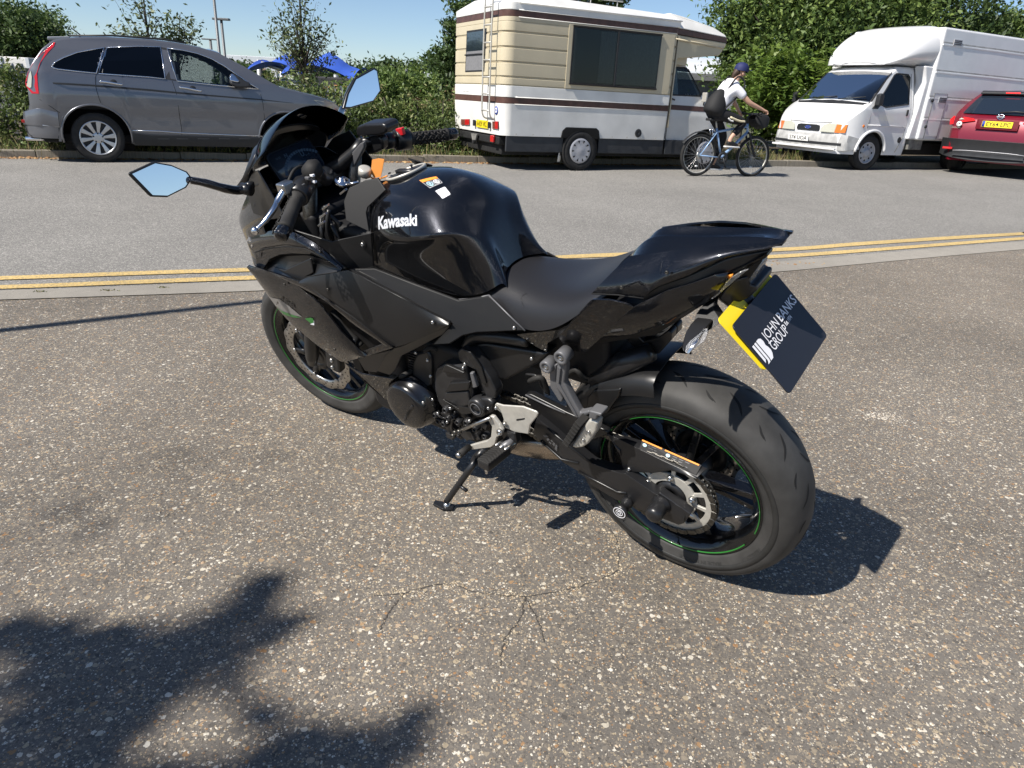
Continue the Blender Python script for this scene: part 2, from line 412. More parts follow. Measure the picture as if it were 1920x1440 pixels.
# verge behind the kerb and ground beyond to the horizon
sheet('verge', [p + kn*.11 for p in FK], [p + kn*7 for p in FK], 'soil', .085, rows=6)
GX = [-900,-400,-150,-60,-25,-10,0,10,25,60,150,400,900]; GY = [-60,-10,0,3,6,9,12,15,18,24,35,60,120,300,900,1500]
v = [(x, y, gz(x, y) - .45) for y in GY for x in GX]
f = [(j*13+i, j*13+i+1, (j+1)*13+i+1, (j+1)*13+i) for j in range(len(GY)-1) for i in range(12)]
Obj('ground', v, f, 'far_ground')['kind'] = 'structure'
# kerb stones, one by one
kb = sheet('kerb', [p + kn*.01 for p in FK], [p + kn*.12 for p in FK], 'kerb_concrete', .02)
v_, f_ = box_data((0,0,0), (.4545,.0625,.075)); kme = None
for i in range(34):
    t = -8 + i*.915 + .2; p = K0 + kd*(t+.4575) + kn*.0625
    if kme is None:
        o = Obj('kerb_stone', v_, f_, 'kerb_concrete', kb, bevel=.012); kme = o
    else:
        o = kme.copy(); COL.objects.link(o)
    rg = random.Random(i)
    o.location = (p.x, p.y, gz(p.x, p.y) + .035 + rg.uniform(-.006,.006)); o.rotation_euler = (rg.uniform(-.02,.02), rg.uniform(-.006,.006), math.atan2(kd.y, kd.x) + rg.uniform(-.006,.006))
# loose stone chippings proud of the near surface
def vcol_mat(name, stops, rough=.8, trans=0.0, spec=.4, nz=0):
    m = bpy.data.materials.new(name); N, L, b = nodes(m); MATS[name] = m
    at = N.new('ShaderNodeAttribute'); at.attribute_name = 'rnd'
    c = ramp(N, L, at.outputs['Fac'], stops); L.new(c, b.inputs['Base Color']); b.inputs['Roughness'].default_value = rough; b.inputs['Specular IOR Level'].default_value = spec
    if trans:
        tl_ = N.new('ShaderNodeBsdfTranslucent'); L.new(c, tl_.inputs[0]); mx = N.new('ShaderNodeMixShader'); mx.inputs[0].default_value = trans
        L.new(b.outputs[0], mx.inputs[1]); L.new(tl_.outputs[0], mx.inputs[2]); L.new(mx.outputs[0], N['Material Output'].inputs[0])
    return m
def raw_mesh(name, V, F, rnd, m, parent=None):
    """big meshes from numpy: V (n,3), F (k,3|4), rnd per face"""
    me = bpy.data.meshes.new(name); k = F.shape[1]
    me.vertices.add(len(V)); me.vertices.foreach_set('co', V.astype(np.float32).ravel())
    me.loops.add(F.size); me.loops.foreach_set('vertex_index', F.astype(np.int32).ravel())
    me.polygons.add(len(F)); me.polygons.foreach_set('loop_start', np.arange(0, F.size, k, dtype=np.int32))
    try: me.polygons.foreach_set('loop_total', np.full(len(F), k, np.int32))
    except Exception: pass
    a = me.attributes.new('rnd', 'FLOAT', 'FACE'); a.data.foreach_set('value', rnd.astype(np.float32))
    me.update(); me.validate(); return link(name, me, parent, m)
vcol_mat('stone_chip', [(0,(.10,.09,.078)),(.30,(.20,.17,.13)),(.50,(.34,.275,.19)),(.66,(.46,.385,.27)),(.76,(.30,.17,.08)),(.86,(.50,.45,.36)),(1,(.58,.54,.46))], .75)
rs = np.random.RandomState(11)
def chips(name, C, S, m='stone_chip'):
    n = len(C); ang = rs.uniform(0, 6.283, n); k = 6
    el_ = rs.uniform(.45, 1, n)
    V = np.zeros((n, 2*k+1, 3)); 
    for j in range(k):
        a = 2*np.pi*j/k; rr = S*rs.uniform(.7, 1.15, n)
        x, y = rr*np.cos(a), rr*np.sin(a)*el_
        X, Y = x*np.cos(ang)-y*np.sin(ang), x*np.sin(ang)+y*np.cos(ang)
        V[:, j, 0], V[:, j, 1], V[:, j, 2] = C[:,0]+X, C[:,1]+Y, C[:,2]-.001
        q = rs.uniform(.55, .8, n)
        V[:, k+j, 0], V[:, k+j, 1], V[:, k+j, 2] = C[:,0]+X*q, C[:,1]+Y*q, C[:,2]+S*rs.uniform(.12,.42,n)
    V[:, 2*k] = C; V[:, 2*k, 2] += S*rs.uniform(.3,.5,n)
    F = []
    for j in range(k):
        j2 = (j+1) % k
        F += [(j, j2, k+j2), (j, k+j2, k+j), (k+j, k+j2, 2*k)]
    F = np.array(F)[None] + (np.arange(n)*(2*k+1))[:,None,None]
    o = raw_mesh(name, V.reshape(-1,3), F.reshape(-1,3), np.repeat(rs.uniform(0,1,n), len(F[0])), m); o['kind'] = 'stuff'; return o
n = 19000
d = rs.uniform(0, 1, n)**1.6*4.4 + .75; a = rs.uniform(-.95, .95, n)
C = np.stack([d*np.tan(a*.78), d, np.zeros(n)], 1)
el0 = np.array([[p.x, p.y] for p in eL])
yl = np.interp(C[:,0], el0[:,0], el0[:,1]); C = C[C[:,1] < yl-.03]
chips('stone_chippings', C, np.clip(rs.lognormal(math.log(.0023), .42, len(C)), .0010, .0072))
# crack across the car park, with grit washed into it
crk = [[(700,1118),(760,1112),(830,1095),(900,1112),(985,1118),(1050,1108),(1130,1085),(1160,1060),(1150,1000),(1100,960)],[(985,1118),(975,1160),(945,1200),(938,1250)],[(985,1120),(1010,1170),(1020,1205)],[(760,1112),(735,1140),(712,1180)]]
gc_ = []; mat('crack_dark', (.055,.049,.043), .95)
for ci, path in enumerate(crk):
    p = resample(smoothpath([gp(*q) for q in path], 5), 60); w_ = [.0003 + .0022*abs(math.sin(i*1.7+ci) * math.sin(i*.53)) for i in range(60)]
    p = [q + Vector((random.gauss(0,.0018), random.gauss(0,.0018), 0)) for q in p]
    A, B = [], []
    for i, q in enumerate(p):
        t = p[min(i+1,59)] - p[max(i-1,0)]; s_ = Vector((-t.y, t.x, 0)).normalized()*w_[i]; A.append(q + s_ + Vector((0,0,.0012))); B.append(q - s_ + Vector((0,0,.0012)))
    v, f = grid([A, B]); o = Obj('crack', v, [tuple(reversed(x)) for x in f], 'crack_dark', smooth=False); o['kind'] = 'structure'
    if ci == 0:
        for i, q in enumerate(p):
            for k in range(int(20*abs(math.sin(i*.35))**2+2)): gc_.append((q.x+random.gauss(0,.019), q.y+random.gauss(0,.013)+.002, 0.0))
    elif ci == 1:
        for i, q in enumerate(p):
            for k in range(1): gc_.append((q.x+random.gauss(0,.008), q.y+random.gauss(0,.006), 0.0))
vcol_mat('grit', [(0,(.20,.16,.11)),(.5,(.34,.275,.185)),(1,(.50,.43,.32))], .85)
gc_ = np.array(gc_); chips('grit', gc_, np.clip(rs.lognormal(math.log(.0028), .35, len(gc_)), .001, .006), 'grit')
# pale scuff on the right
sc = gp(1660, 782); gr_ = np.array([(sc.x + random.gauss(0,.045), sc.y + random.gauss(0,.030), 0) for k in range(260)])
vcol_mat('mortar_dust', [(0,(.34,.30,.24)),(1,(.58,.54,.47))], .9)
chips('mortar_crumbs', gr_, np.clip(rs.lognormal(math.log(.0030), .4, len(gr_)), .001, .006), 'mortar_dust')
# a little dirt and leaf litter in the channels
ll = []
for i in range(1500):
    t = random.uniform(-5, 11); p = K0 + kd*t - kn*abs(random.gauss(0, .09)); ll.append((p.x, p.y, gz(p.x, p.y)+.008))
vcol_mat('dead_leaf', [(0,(.16,.075,.03)),(.5,(.30,.17,.075)),(1,(.42,.30,.15))], .85)
chips('leaf_litter', np.array(ll), np.clip(rs.lognormal(math.log(.020), .4, len(ll)), .008, .045), 'dead_leaf')
ll = []
for i in range(260):
    e = eC[random.randrange(30, 55)]; p = e + Vector((random.uniform(-.3,.3), -.01-abs(random.gauss(0,.03)), 0)); ll.append((p.x, p.y, .006))
chips('channel_dirt', np.array(ll), np.clip(rs.lognormal(math.log(.006), .5, len(ll)), .002, .016), 'dead_leaf')
# ================================================================== MOTORCYCLE
psi, phi = 2.515372, 0.297347
_b = Vector((math.cos(psi), math.sin(psi), 0)); _l = Vector((-math.sin(psi), math.cos(psi), 0)); _z = Vector((0,0,1))
BK = Frame((0.51724, 1.65297, 0.0035), _b, _l*math.cos(phi) - _z*math.sin(phi), _z*math.cos(phi) + _l*math.sin(phi))
bike = empty('motorcycle', BK, 'black sports motorcycle with green rim tape leaning on its side stand', 'motorcycle')
def P(k, u, v, lat): return BK.at(*zz(k, u, v), lat)
def PL(k, pts): return [P(k, u, v, t) for (u, v, t) in pts]
V3 = Vector
def both(o): mirror(o); return o

# ---------------- fuel tank
TK = [[(.910,0,.970),(.892,.06,.962),(.862,.105,.940),(.835,.135,.905),(.850,.130,.850),(.868,.128,.790)],
      [(.865,0,1.004),(.853,.07,.992),(.832,.12,.953),(.795,.152,.912),(.800,.136,.860),(.800,.130,.780)],
      [(.785,0,1.024),(.775,.08,1.011),(.752,.13,.967),(.715,.165,.905),(.720,.140,.868),(.722,.130,.770)],
      [(.695,0,1.040),(.688,.083,1.014),(.670,.132,.980),(.635,.170,.925),(.640,.136,.888),(.640,.130,.765)],
      [(.625,0,1.038),(.620,.072,1.008),(.603,.114,.978),(.566,.150,.942),(.560,.128,.905),(.574,.128,.763)],
      [(.570,0,1.010),(.566,.052,.994),(.554,.080,.968),(.526,.108,.938),(.512,.106,.890),(.515,.122,.775)],
      [(.524,0,.965),(.522,.032,.955),(.515,.052,.935),(.494,.074,.905),(.478,.090,.856),(.472,.114,.793)],
      [(.502,0,.895),(.500,.026,.888),(.494,.042,.876),(.476,.062,.860),(.460,.078,.832),(.448,.092,.815)],
      [(.480,0,.818),(.478,.026,.816),(.472,.046,.814),(.456,.068,.812),(.440,.087,.808),(.437,.090,.798)]]
def full(col): 
    L_ = [V3((x, y, z)) for x, y, z in col]
    return list(reversed(L_)) + [V3((p.x, -p.y, p.z)) for p in L_[1:]]
rows = [full(c) for c in TK]; v, f = grid(rows)
n_ = len(rows[0]); cr = {}
for i in range(len(rows)-1):
    for j, c in ((2, .55), (n_-3, .55)):
        cr[tuple(sorted((i*n_+j, (i+1)*n_+j)))] = c*(1 if 1 <= i <= 5 else .3)
tank = Obj('fuel_tank', v, [tuple(reversed(q)) for q in f], 'gloss_black', bike, sub=3, crease=cr)
# cap
cc = V3((.800, 0, 1.0105)); cax = V3((.27, 0, 1)).normalized()
cap = Obj('fuel_cap', *lathe_data([(-.01,.0005),(-.01,.055),(.003,.055),(.006,.05),(.006,.0005)], cc, cax, (1,0,0), n=40, closed=False), 'satin_black', bike)
Obj('cap_ring', *lathe_data([(.001,.056),(.0075,.0555),(.0075,.049),(.001,.048)], cc, cax, (1,0,0), n=48), 'alloy_satin', cap)
vv, ff = join([box_data(cc+cax*.007, (.032,.008,.004), (V3((.99,0,-.12)), V3((0,1,0)), cax))]+[bolt_data(cc+cax*.006+V3((.05*math.cos(a), .05*math.sin(a), -.006*math.cos(a))), cax, .004, .003) for a in (0.3,1.57,2.8,4,5.2)])
Obj('key_flap', vv, ff, 'engine_black', cap)
def sticker(name, pts, m, off=.0008, tgt=None, cuts=5):
    a, b, c, d = [V3(p) for p in pts]; rr = []
    for i in range(cuts+1):
        k = i/cuts; p, q = a.lerp(d, k), b.lerp(c, k); rr.append([p.lerp(q, j/cuts) for j in range(cuts+1)])
    v, f = grid(rr); o = Obj(name, v, f, m, bike)
    s = o.modifiers.new('w', 'SHRINKWRAP'); s.target = tgt or tank; s.wrap_method = 'NEAREST_SURFACEPOINT'; s.wrap_mode = 'ABOVE_SURFACE'; s.offset = off
    return o
ST = [P('d',*t) for t in ((650,200,.05),(800,125,.03),(862,185,.045),(740,250,.07))]
sticker('warning_sticker', ST, 'satin_black')
def sub4(q, u0, v0, u1, v1):
    a, b, c, d = q
    g = lambda u, v: a.lerp(b, u).lerp(d.lerp(c, u), v)
    return [g(u0,v0), g(u1,v0), g(u1,v1), g(u0,v1)]
for a_, b2_, c_, d_ in ((0,0,1,.03),(0,.97,1,1),(0,0,.02,1),(.98,0,1,1),(.49,.36,.51,1)): sticker('sticker_border', sub4(ST, a_, b2_, c_, d_), 'white_print', .0012, cuts=3)
sticker('sticker_header', sub4(ST, 0, 0, 1, .33), 'orange', .0014)
for u in (.27, .73):
    q = sub4(ST, u-.17, .42, u+.17, .92); c0 = sum(q, V3())/4
    vv = [c0] + [c0 + (q[1]-q[0])*.5*math.cos(a) + (q[3]-q[0])*.5*math.sin(a) for a in np.linspace(0, 2*math.pi, 20, endpoint=False)]
    o = Obj('sticker_symbol', vv, [(0, i+1, (i+1) % 20+1) for i in range(20)], 'pale_blue' if u < .5 else 'white_print', bike)
    s = o.modifiers.new('w', 'SHRINKWRAP'); s.target = tank; s.wrap_mode = 'ABOVE_SURFACE'; s.offset = .0016
    vv = [c0 + (q[1]-q[0])*.33*k*math.cos(a) + (q[3]-q[0])*.33*k*math.sin(a) for k in (1, .55) for a in np.linspace(0, 2*math.pi, 12, endpoint=False)]
    o = Obj('sticker_symbol', vv, [(i, (i+1) % 12, (i+1) % 12+12, i+12) for i in range(12) if i not in (3, 9)], 'satin_black', bike)
    s = o.modifiers.new('w', 'SHRINKWRAP'); s.target = tank; s.wrap_mode = 'ABOVE_SURFACE'; s.offset = .0022
LB = [P('d',*t) for t in ((785,260,.075),(880,208,.055),(937,255,.07),(850,308,.09))]
sticker('white_label', LB, 'white_print')
for k in range(4):
    for g in range(5):
        if (k*5+g) % 7 != 3: sticker('label_print', sub4(LB, .12+g*.16, .16+k*.19, .22+g*.16, .25+k*.19), 'cast_grey', .0014, cuts=1)
me = text_mesh('Kawasaki', .034, bold=.0012, narrow=.88)
a, b_ = P('d',218,610,.148), P('d',552,545,.162); up = P('d',380,500,.15) - P('d',380,620,.155)
s_ = (b_-a).length/(max(v.co.x for v in me.vertices)-min(v.co.x for v in me.vertices))
for v_ in me.vertices: v_.co *= s_
place_text('maker_lettering', me, 'silver_print', bike, (a+b_)/2, b_-a, up, tank, .0010)

# ---------------- seats and tail
ST_ = [[(.478,0,.812),(.474,.05,.809),(.474,.088,.798),(.478,.110,.772)],
       [(.405,0,.808),(.405,.072,.806),(.410,.118,.788),(.424,.134,.744)],
       [(.335,0,.811),(.334,.088,.809),(.334,.136,.788),(.346,.150,.727)],
       [(.262,0,.829),(.258,.092,.827),(.252,.142,.808),(.245,.158,.768)],
       [(.205,0,.862),(.196,.086,.858),(.188,.128,.846),(.180,.142,.830)],
       [(.162,0,.890),(.150,.080,.884),(.140,.112,.876),(.132,.122,.866)]]
v, f = grid([full(c) for c in ST_])
seat = Obj('rider_seat', v, [tuple(reversed(q)) for q in f], 'seat_vinyl', bike, sub=3)
seam = tube('seat_seam', smoothpath([P('n',x,y,t) for x, y, t in ((185,470,.145),(178,440,.140),(172,400,.128),(185,375,.118),(215,358,.105))]), .0014, 'seat_vinyl', bike, 6)
sw_ = seam.modifiers.new('w','SHRINKWRAP'); sw_.target = seat; sw_.wrap_mode = 'ABOVE_SURFACE'; sw_.offset = .0006
sm = [P('n',x,y,t) for x, y, t in ((178,440,.137),(172,400,.124),(185,375,.112),(215,358,.1))]
# pillion pad, two ridges and a valley
PC = [[(.152,0,.884),(.148,.020,.886),(.142,.040,.892),(.130,.060,.908),(.108,.077,.936)],
      [(.104,0,.948),(.100,.012,.956),(.094,.024,.968),(.084,.050,.956),(.070,.077,.942)],
      [(.030,0,.956),(.027,.012,.963),(.022,.024,.975),(.014,.048,.963),(.002,.073,.950)],
      [(-.050,0,.972),(-.052,.011,.977),(-.055,.022,.985),(-.058,.042,.975),(-.062,.063,.962)],
      [(-.118,0,.988),(-.118,.009,.990),(-.121,.018,.995),(-.124,.032,.987),(-.127,.046,.977)],
      [(-.165,0,.999),(-.166,.012,1.000),(-.168,.024,1.001),(-.168,.032,.998),(-.168,.040,.992)],
      [(-.186,0,.994),(-.186,.006,.994),(-.186,.012,.993),(-.185,.018,.991),(-.184,.024,.988)]]
v, f = grid([full(c) for c in PC]); n_ = 9; cr = {}
for i in range(6):
    for j in (2, 6): cr[tuple(sorted((i*n_+j, (i+1)*n_+j)))] = .7
Obj('pillion_cowl', v, [tuple(reversed(q)) for q in f], 'gloss_black', bike, sub=3, crease=cr)
# tail side fairing (upper shell), both sides
top = PL('g', [(395,405,.076),(700,365,.074),(1000,325,.067),(1300,300,.055),(1640,280,.035),(1893,240,.015)])
bot = PL('g', [(48,758,.138),(300,770,.132),(540,800,.124),(640,705,.120),(960,590,.102),(1340,415,.066),(1700,345,.036),(1880,268,.016)])
both(strip('tail_fairing', top, bot, 'gloss_black', bike, n=24, rows=9, bulge=.012, solid=.004, bevel=.001))
# lower tail band
top = PL('g', [(540,835,.124),(760,730,.117),(1000,660,.105),(1240,575,.086),(1345,555,.074)])
bot = PL('g', [(100,1205,.118),(480,1140,.110),(780,1040,.099),(1080,890,.083),(1290,720,.070),(1350,585,.066)])
top = PL('g', [(440,885,.128)]) + top
both(strip('tail_lower_fairing', top, bot, 'gloss_black', bike, n=18, rows=7, bulge=.010, solid=.004))
# dark slot between the two
both(strip('tail_slot', PL('g', [(540,790,.114),(640,700,.110),(960,585,.090),(1340,410,.055),(1720,350,.026)]),
      PL('g', [(540,850,.114),(760,745,.106),(1000,675,.094),(1345,560,.060),(1700,420,.026)]), 'satin_black', bike, bulge=0, bevel=0))
# triangular side cover under the seat
tp = PL('g', [(10,850,.140),(45,815,.142),(230,822,.138),(390,860,.133),(450,890,.129)])
bt = PL('f', [(880,430,.138),(960,560,.128),(1000,590,.125),(1120,600,.122),(1190,600,.120)])
both(strip('side_panel', tp, bt, 'gloss_black', bike, n=12, rows=6, bulge=.006))
both(plate('side_panel', PL('f', [(410,402,.136),(880,350,.148),(985,300,.150),(1110,170,.150),(1010,300,.148),(870,440,.138),(760,500,.130),(750,600,.122),(640,545,.124)]), .004, 'gloss_black', bike, .001))
# shadowy tail core and undertray
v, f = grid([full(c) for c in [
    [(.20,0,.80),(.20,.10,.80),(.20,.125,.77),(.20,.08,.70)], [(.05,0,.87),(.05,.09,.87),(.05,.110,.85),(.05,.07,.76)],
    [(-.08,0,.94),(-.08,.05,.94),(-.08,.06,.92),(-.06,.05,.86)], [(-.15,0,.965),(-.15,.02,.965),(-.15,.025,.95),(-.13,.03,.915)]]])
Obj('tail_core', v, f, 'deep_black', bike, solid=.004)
# tail lamp: smoked red and clear layers under the tip
plate('tail_lamp', PL('g', [(1345,560,.062),(1480,500,.05),(1700,385,.035),(1715,410,.030),(1500,540,.045),(1350,620,.055),(1330,600,.058)]), .03, 'smoked', bike, .002)
both(plate('tail_lens', PL('g', [(1165,800,.074),(1220,740,.074),(1380,600,.064),(1480,545,.052),(1530,535,.048),(1400,640,.056),(1260,760,.066),(1190,818,.072)]), .008, 'clear_lens', bike, .001))
plate('amber_mark', PL('g', [(1338,590,.066),(1385,575,.062),(1375,610,.062),(1345,625,.066)]), .003, 'orange', bike, 0)
plate('number_plate_lamp', PL('g', [(1510,600,.03),(1600,500,.03),(1632,515,.02),(1600,610,.02),(1540,660,.025)]), .05, 'clear_lens', bike, .003)
plate('tail_bracket', PL('g', [(1250,800,.05),(1300,720,.05),(1390,640,.05),(1520,600,.04),(1545,680,.03),(1610,690,.03),(1600,745,.03),(1540,800,.03),(1440,850,.03),(1380,840,.04),(1270,845,.05)]), .09, 'satin_black', bike, .006)
# indicator arms
def indicator(s):
    q = PL('g', [(1150,850,.055),(1210,830,.055),(1200,900,.07),(1265,1000,.085),(1250,1050,.095),(1200,1080,.105),(1130,1130,.11),(1000,1060,.115),(1040,950,.09),(1090,880,.065)])
    if s < 0: q = [V3((p.x, -p.y, p.z)) for p in q]
    o = plate('indicator', q, .022*s, 'satin_black', bike, .004)
    q = PL('j', [(865,545,.125),(985,560,.12),(960,610,.13),(830,745,.185),(810,735,.185),(808,690,.18),(825,610,.15)])
    if s < 0: q = [V3((p.x, -p.y, p.z)) for p in q]
    plate('lamp_body', q, .03*s, 'satin_black', o, .006)
    q = PL('j', [(905,590,.1315),(970,572,.1265),(975,600,.130),(955,650,.140),(845,742,.186),(820,735,.186),(825,690,.176)])
    if s < 0: q = [V3((p.x, -p.y, p.z)) for p in q]
    plate('lens', [p + V3((-.004, .002*s, 0)) for p in q], .004*s, 'clear_lens', o, .0015)
    parts = []
    for t in (.3, .5, .7):
        a, b2 = q[0].lerp(q[1], t), q[5].lerp(q[4], t); parts.append(tube_data([a+V3((-.006,.003*s,0)), b2+V3((-.006,.003*s,0))], .0012, 6))
    Obj('lens_rib', *join(parts), 'alloy_bright', o)
indicator(1); indicator(-1)
# number plate (yellow) and the dealer's navy cover over it
pw = .118
A_, B_, C_, D_ = P('x',1373,602,pw), P('x',1453,520,-pw), P('x',1554,633,-pw), P('x',1478,735,pw)
tl = (A_+B_)/2; br = (C_+D_)/2; ux = V3((0,-1,0)); dn = (br-tl); dn.y = 0; hgt = dn.length; dn.normalize()
nrm = ux.cross(-dn).normalized()
if nrm.x > 0: nrm = -nrm
ctr = (tl+br)/2; ctr.y = 0
def rrect(c, x, y, hx, hy, r=.012, k=5):
    out = []
    for sx, sy, a0 in ((1,1,0),(-1,1,90),(-1,-1,180),(1,-1,270)):
        for i in range(k):
            a = R(a0+90*i/(k-1)); out.append(c + x*(sx*(hx-r)+r*math.cos(a)) + y*(sy*(hy-r)+r*math.sin(a)))
    return out
hh = hgt/2
y0_, y1_ = ctr + dn*(hh*.25) - nrm*.006, ctr - dn*(hh+.026) - nrm*.012
yv_ = (y1_-y0_).normalized(); yn_ = ux.cross(yv_).normalized(); yn_ = yn_ if yn_.x < 0 else -yn_
yel = plate('number_plate', rrect((y0_+y1_)/2 + V3((0,.004,0)), ux, yv_, .116, (y1_-y0_).length/2, .010), .003, 'plate_yellow', bike, 0, yn_, smooth=False)
cov = plate('plate_cover', rrect(ctr, ux, -dn, .116, hh, .010), .003, 'cover_navy', bike, .0008, nrm)
box('plate_bracket', ctr - nrm*.02 - dn*.03, (.008,.04,.06), 'satin_black', bike, .002, (nrm, ux, dn))
tube('plate_bracket', [ctr - nrm*.02 - dn*.05, ctr - nrm*.03 - dn*.10, V3((-.06,0,.875))], [.02,.025,.03], 'satin_black', bike)
def covtext(txt, size, u, vv_, bold, narrow, anchor='L', shear=0.0):
    me = text_mesh(txt, size, bold, shear=shear)          # narrow = width to fill, in metres
    xs = [q.co.x for q in me.vertices]; k_ = narrow/(max(xs)-min(xs))
    for q in me.vertices: q.co.x = (q.co.x - min(xs))*k_
    place_text('dealer_lettering', me, 'white_print', cov, ctr + ux*u - dn*vv_ + nrm*.0012, ux, -dn)
covtext('JOHN', .029, -.064, .021, .0, .070); covtext('BANKS', .029, .016, .021, .0004, .091)
covtext('GROUP', .029, -.064, -.003, .0001, .080); covtext('Est 1974', .0125, .021, .003, .0003, .034)
# JB emblem: three bars and the bowls of a B
em = []
def bar(u0, u1, v0, v1):
    em.append(([ctr + ux*u + -dn*q + nrm*.0012 for u, q in ((u0,v0),(u1,v0),(u1,v1),(u0,v1))], [(0,1,2,3)]))
def dpoly(pts):
    em.append(([ctr + ux*u - dn*q + nrm*.0012 for u, q in pts], [tuple(range(len(pts)))]))
EO = lambda pts: dpoly([(u-.011, q_*.80+.0095) for u, q_ in pts])
EO([(-.100,.026),(-.093,.026),(-.093,-.020),(-.100,-.026)])
EO([(-.090,.026),(-.083,.026),(-.083,-.026),(-.086,-.033),(-.096,-.033),(-.090,-.026)])
EO([(-.080,.026),(-.070,.026),(-.063,.022),(-.061,.012),(-.064,.002),(-.061,-.006),(-.060,-.016),(-.063,-.024),(-.071,-.033),(-.082,-.033),(-.080,-.026)])
Obj('dealer_emblem', *join(em), 'white_print', cov, smooth=False)

# ---------------- fairings
both(strip('upper_fairing', PL('c', [(205,258,.165),(330,215,.178),(520,190,.190),(700,200,.200),(960,320,.198),(1130,452,.192),(1290,600,.186)]),
     PL('c', [(285,440,.180),(380,402,.190),(640,368,.206),(850,398,.212),(940,442,.212),(1130,545,.200),(1280,645,.190)]), 'gloss_black', bike, n=18, rows=6, bulge=.010))
# nose: from the screen base down to the intake
nr = [PL('a', [(250,730,.130),(300,900,.150),(420,1010,.165)]), PL('a', [(150,960,.125),(210,1080,.165),(350,1180,.185)]),
      PL('a', [(45,1180,.130),(130,1250,.165),(330,1290,.185)]), PL('a', [(90,1290,.140),(200,1340,.175),(420,1400,.195)]),
      PL('c', [(150,270,.150),(230,330,.172),(350,420,.190)]), PL('c', [(215,420,.165),(290,500,.185),(380,560,.195)]),
      PL('c', [(235,575,.195),(320,620,.205),(420,640,.205)])]
# run the nose round to the centre line
nose = []
for r_ in nr:
    p = r_[0]; nose.append([V3((p.x+.045-.10*p.y, 0, p.z-.01)), V3((p.x+.028, p.y*.6, p.z-.005))] + r_)
nose = [[V3((q.x, -q.y, q.z)) for q in reversed(r_[1:])] + r_ for r_ in nose]
v, f = grid(nose); Obj('nose_cowl', v, f, 'gloss_black', bike, sub=2, solid=.004, off=0)
hl = PL('c', [(215,300,.1665),(240,262,.170),(290,330,.180),(285,385,.184),(240,350,.172)])
both(plate('headlamp', [p + V3((.004,.006,0)) for p in hl], .01, 'clear_lens', bike, .002))
# intake recess and matt shoulder behind it
both(strip('intake_panel', PL('c', [(330,640,.196),(430,560,.185),(560,480,.175),(900,470,.190),(1130,560,.192),(1285,645,.188)]),
     PL('c', [(390,668,.212),(560,715,.215),(780,772,.218),(850,722,.216),(1000,690,.212),(1295,652,.190)]), 'matte_black', bike, n=16, rows=6, bulge=-.004))
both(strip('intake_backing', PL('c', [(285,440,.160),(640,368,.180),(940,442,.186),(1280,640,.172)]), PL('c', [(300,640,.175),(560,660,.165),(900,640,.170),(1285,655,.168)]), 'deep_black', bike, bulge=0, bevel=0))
both(plate('intake_fin', PL('c', [(480,600,.200),(620,640,.212),(910,505,.208),(945,670,.214),(860,715,.220),(780,770,.222),(640,690,.216)]), .006, 'matte_black', bike, .003))
both(plate('intake_lip', PL('c', [(300,600,.205),(380,640,.205),(450,520,.198),(560,470,.198),(700,455,.205),(900,465,.212),(940,440,.213),(840,400,.213),(640,370,.207),(390,400,.192),(290,440,.185)]), .006, 'gloss_black', bike, .003))
# big gloss wing with the slot
both(strip('lower_fairing', PL('m', [(85,52,.206),(200,92,.220),(390,185,.232),(510,290,.236),(640,455,.234),(770,582,.226),(795,592,.222)]),
     PL('m', [(92,72,.200),(190,225,.212),(260,320,.220),(340,408,.224),(500,540,.224),(645,640,.218),(785,603,.220)]), 'gloss_black', bike, n=24, rows=7, bulge=.010, solid=.006))
both(strip('fairing_arm', PL('m', [(200,90,.222),(400,158,.240),(510,232,.244),(700,362,.244),(955,550,.228)]),
     PL('m', [(300,142,.226),(400,190,.238),(560,278,.240),(700,402,.238),(888,528,.226)]), 'gloss_black', bike, n=18, rows=4, bulge=.004, solid=.010, bevel=.003))
both(strip('fairing_arm', PL('m', [(888,526,.228),(955,551,.228)]), PL('m', [(765,572,.222),(785,604,.222)]), 'gloss_black', bike, n=6, rows=3, bulge=0, solid=.008))
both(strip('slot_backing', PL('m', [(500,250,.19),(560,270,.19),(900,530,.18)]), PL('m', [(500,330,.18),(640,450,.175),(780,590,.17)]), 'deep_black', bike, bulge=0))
vv = [bolt_data(P('m',u,v_,.19), (0,1,0), .011, .02) for u, v_ in ((735,500),(660,470),(740,525))]
Obj('radiator_fitting', *join(vv), 'engine_black', bike)
tube('coolant_hose', smoothpath([P('m',590,330,.19), P('m',640,420,.2), P('m',700,480,.195), P('m',760,540,.19)]), .012, 'rubber', bike)
# mid side fairing
both(strip('side_fairing', PL('m', [(392,150,.236),(430,128,.236),(560,108,.228),(682,84,.205),(830,160,.205),(1050,275,.200),(1290,402,.188)]),
     PL('m', [(402,163,.240),(512,233,.243),(700,362,.243),(950,548,.226),(1000,540,.220),(1150,480,.205),(1293,412,.190)]), 'matte_black', bike, n=22, rows=8, bulge=.008, solid=.006, bevel=.003))
both(plate('fairing_edge', PL('m', [(684,80,.203),(712,90,.200),(1292,392,.186),(1290,404,.189),(1050,278,.203),(830,164,.207)]), .006, 'matte_black', bike, .002))
both(plate('lower_panel', PL('m', [(955,555,.224),(1000,542,.218),(1293,414,.188),(1250,470,.185),(1090,555,.19),(1000,600,.195),(960,690,.19),(930,715,.19),(850,690,.20),(900,600,.21)]), .006, 'matte_black', bike, .002))
both(plate('inner_panel', PL('m', [(790,600,.205),(955,560,.215),(900,605,.205),(850,700,.195),(780,690,.195),(740,620,.20)]), .006, 'satin_black', bike, .002))
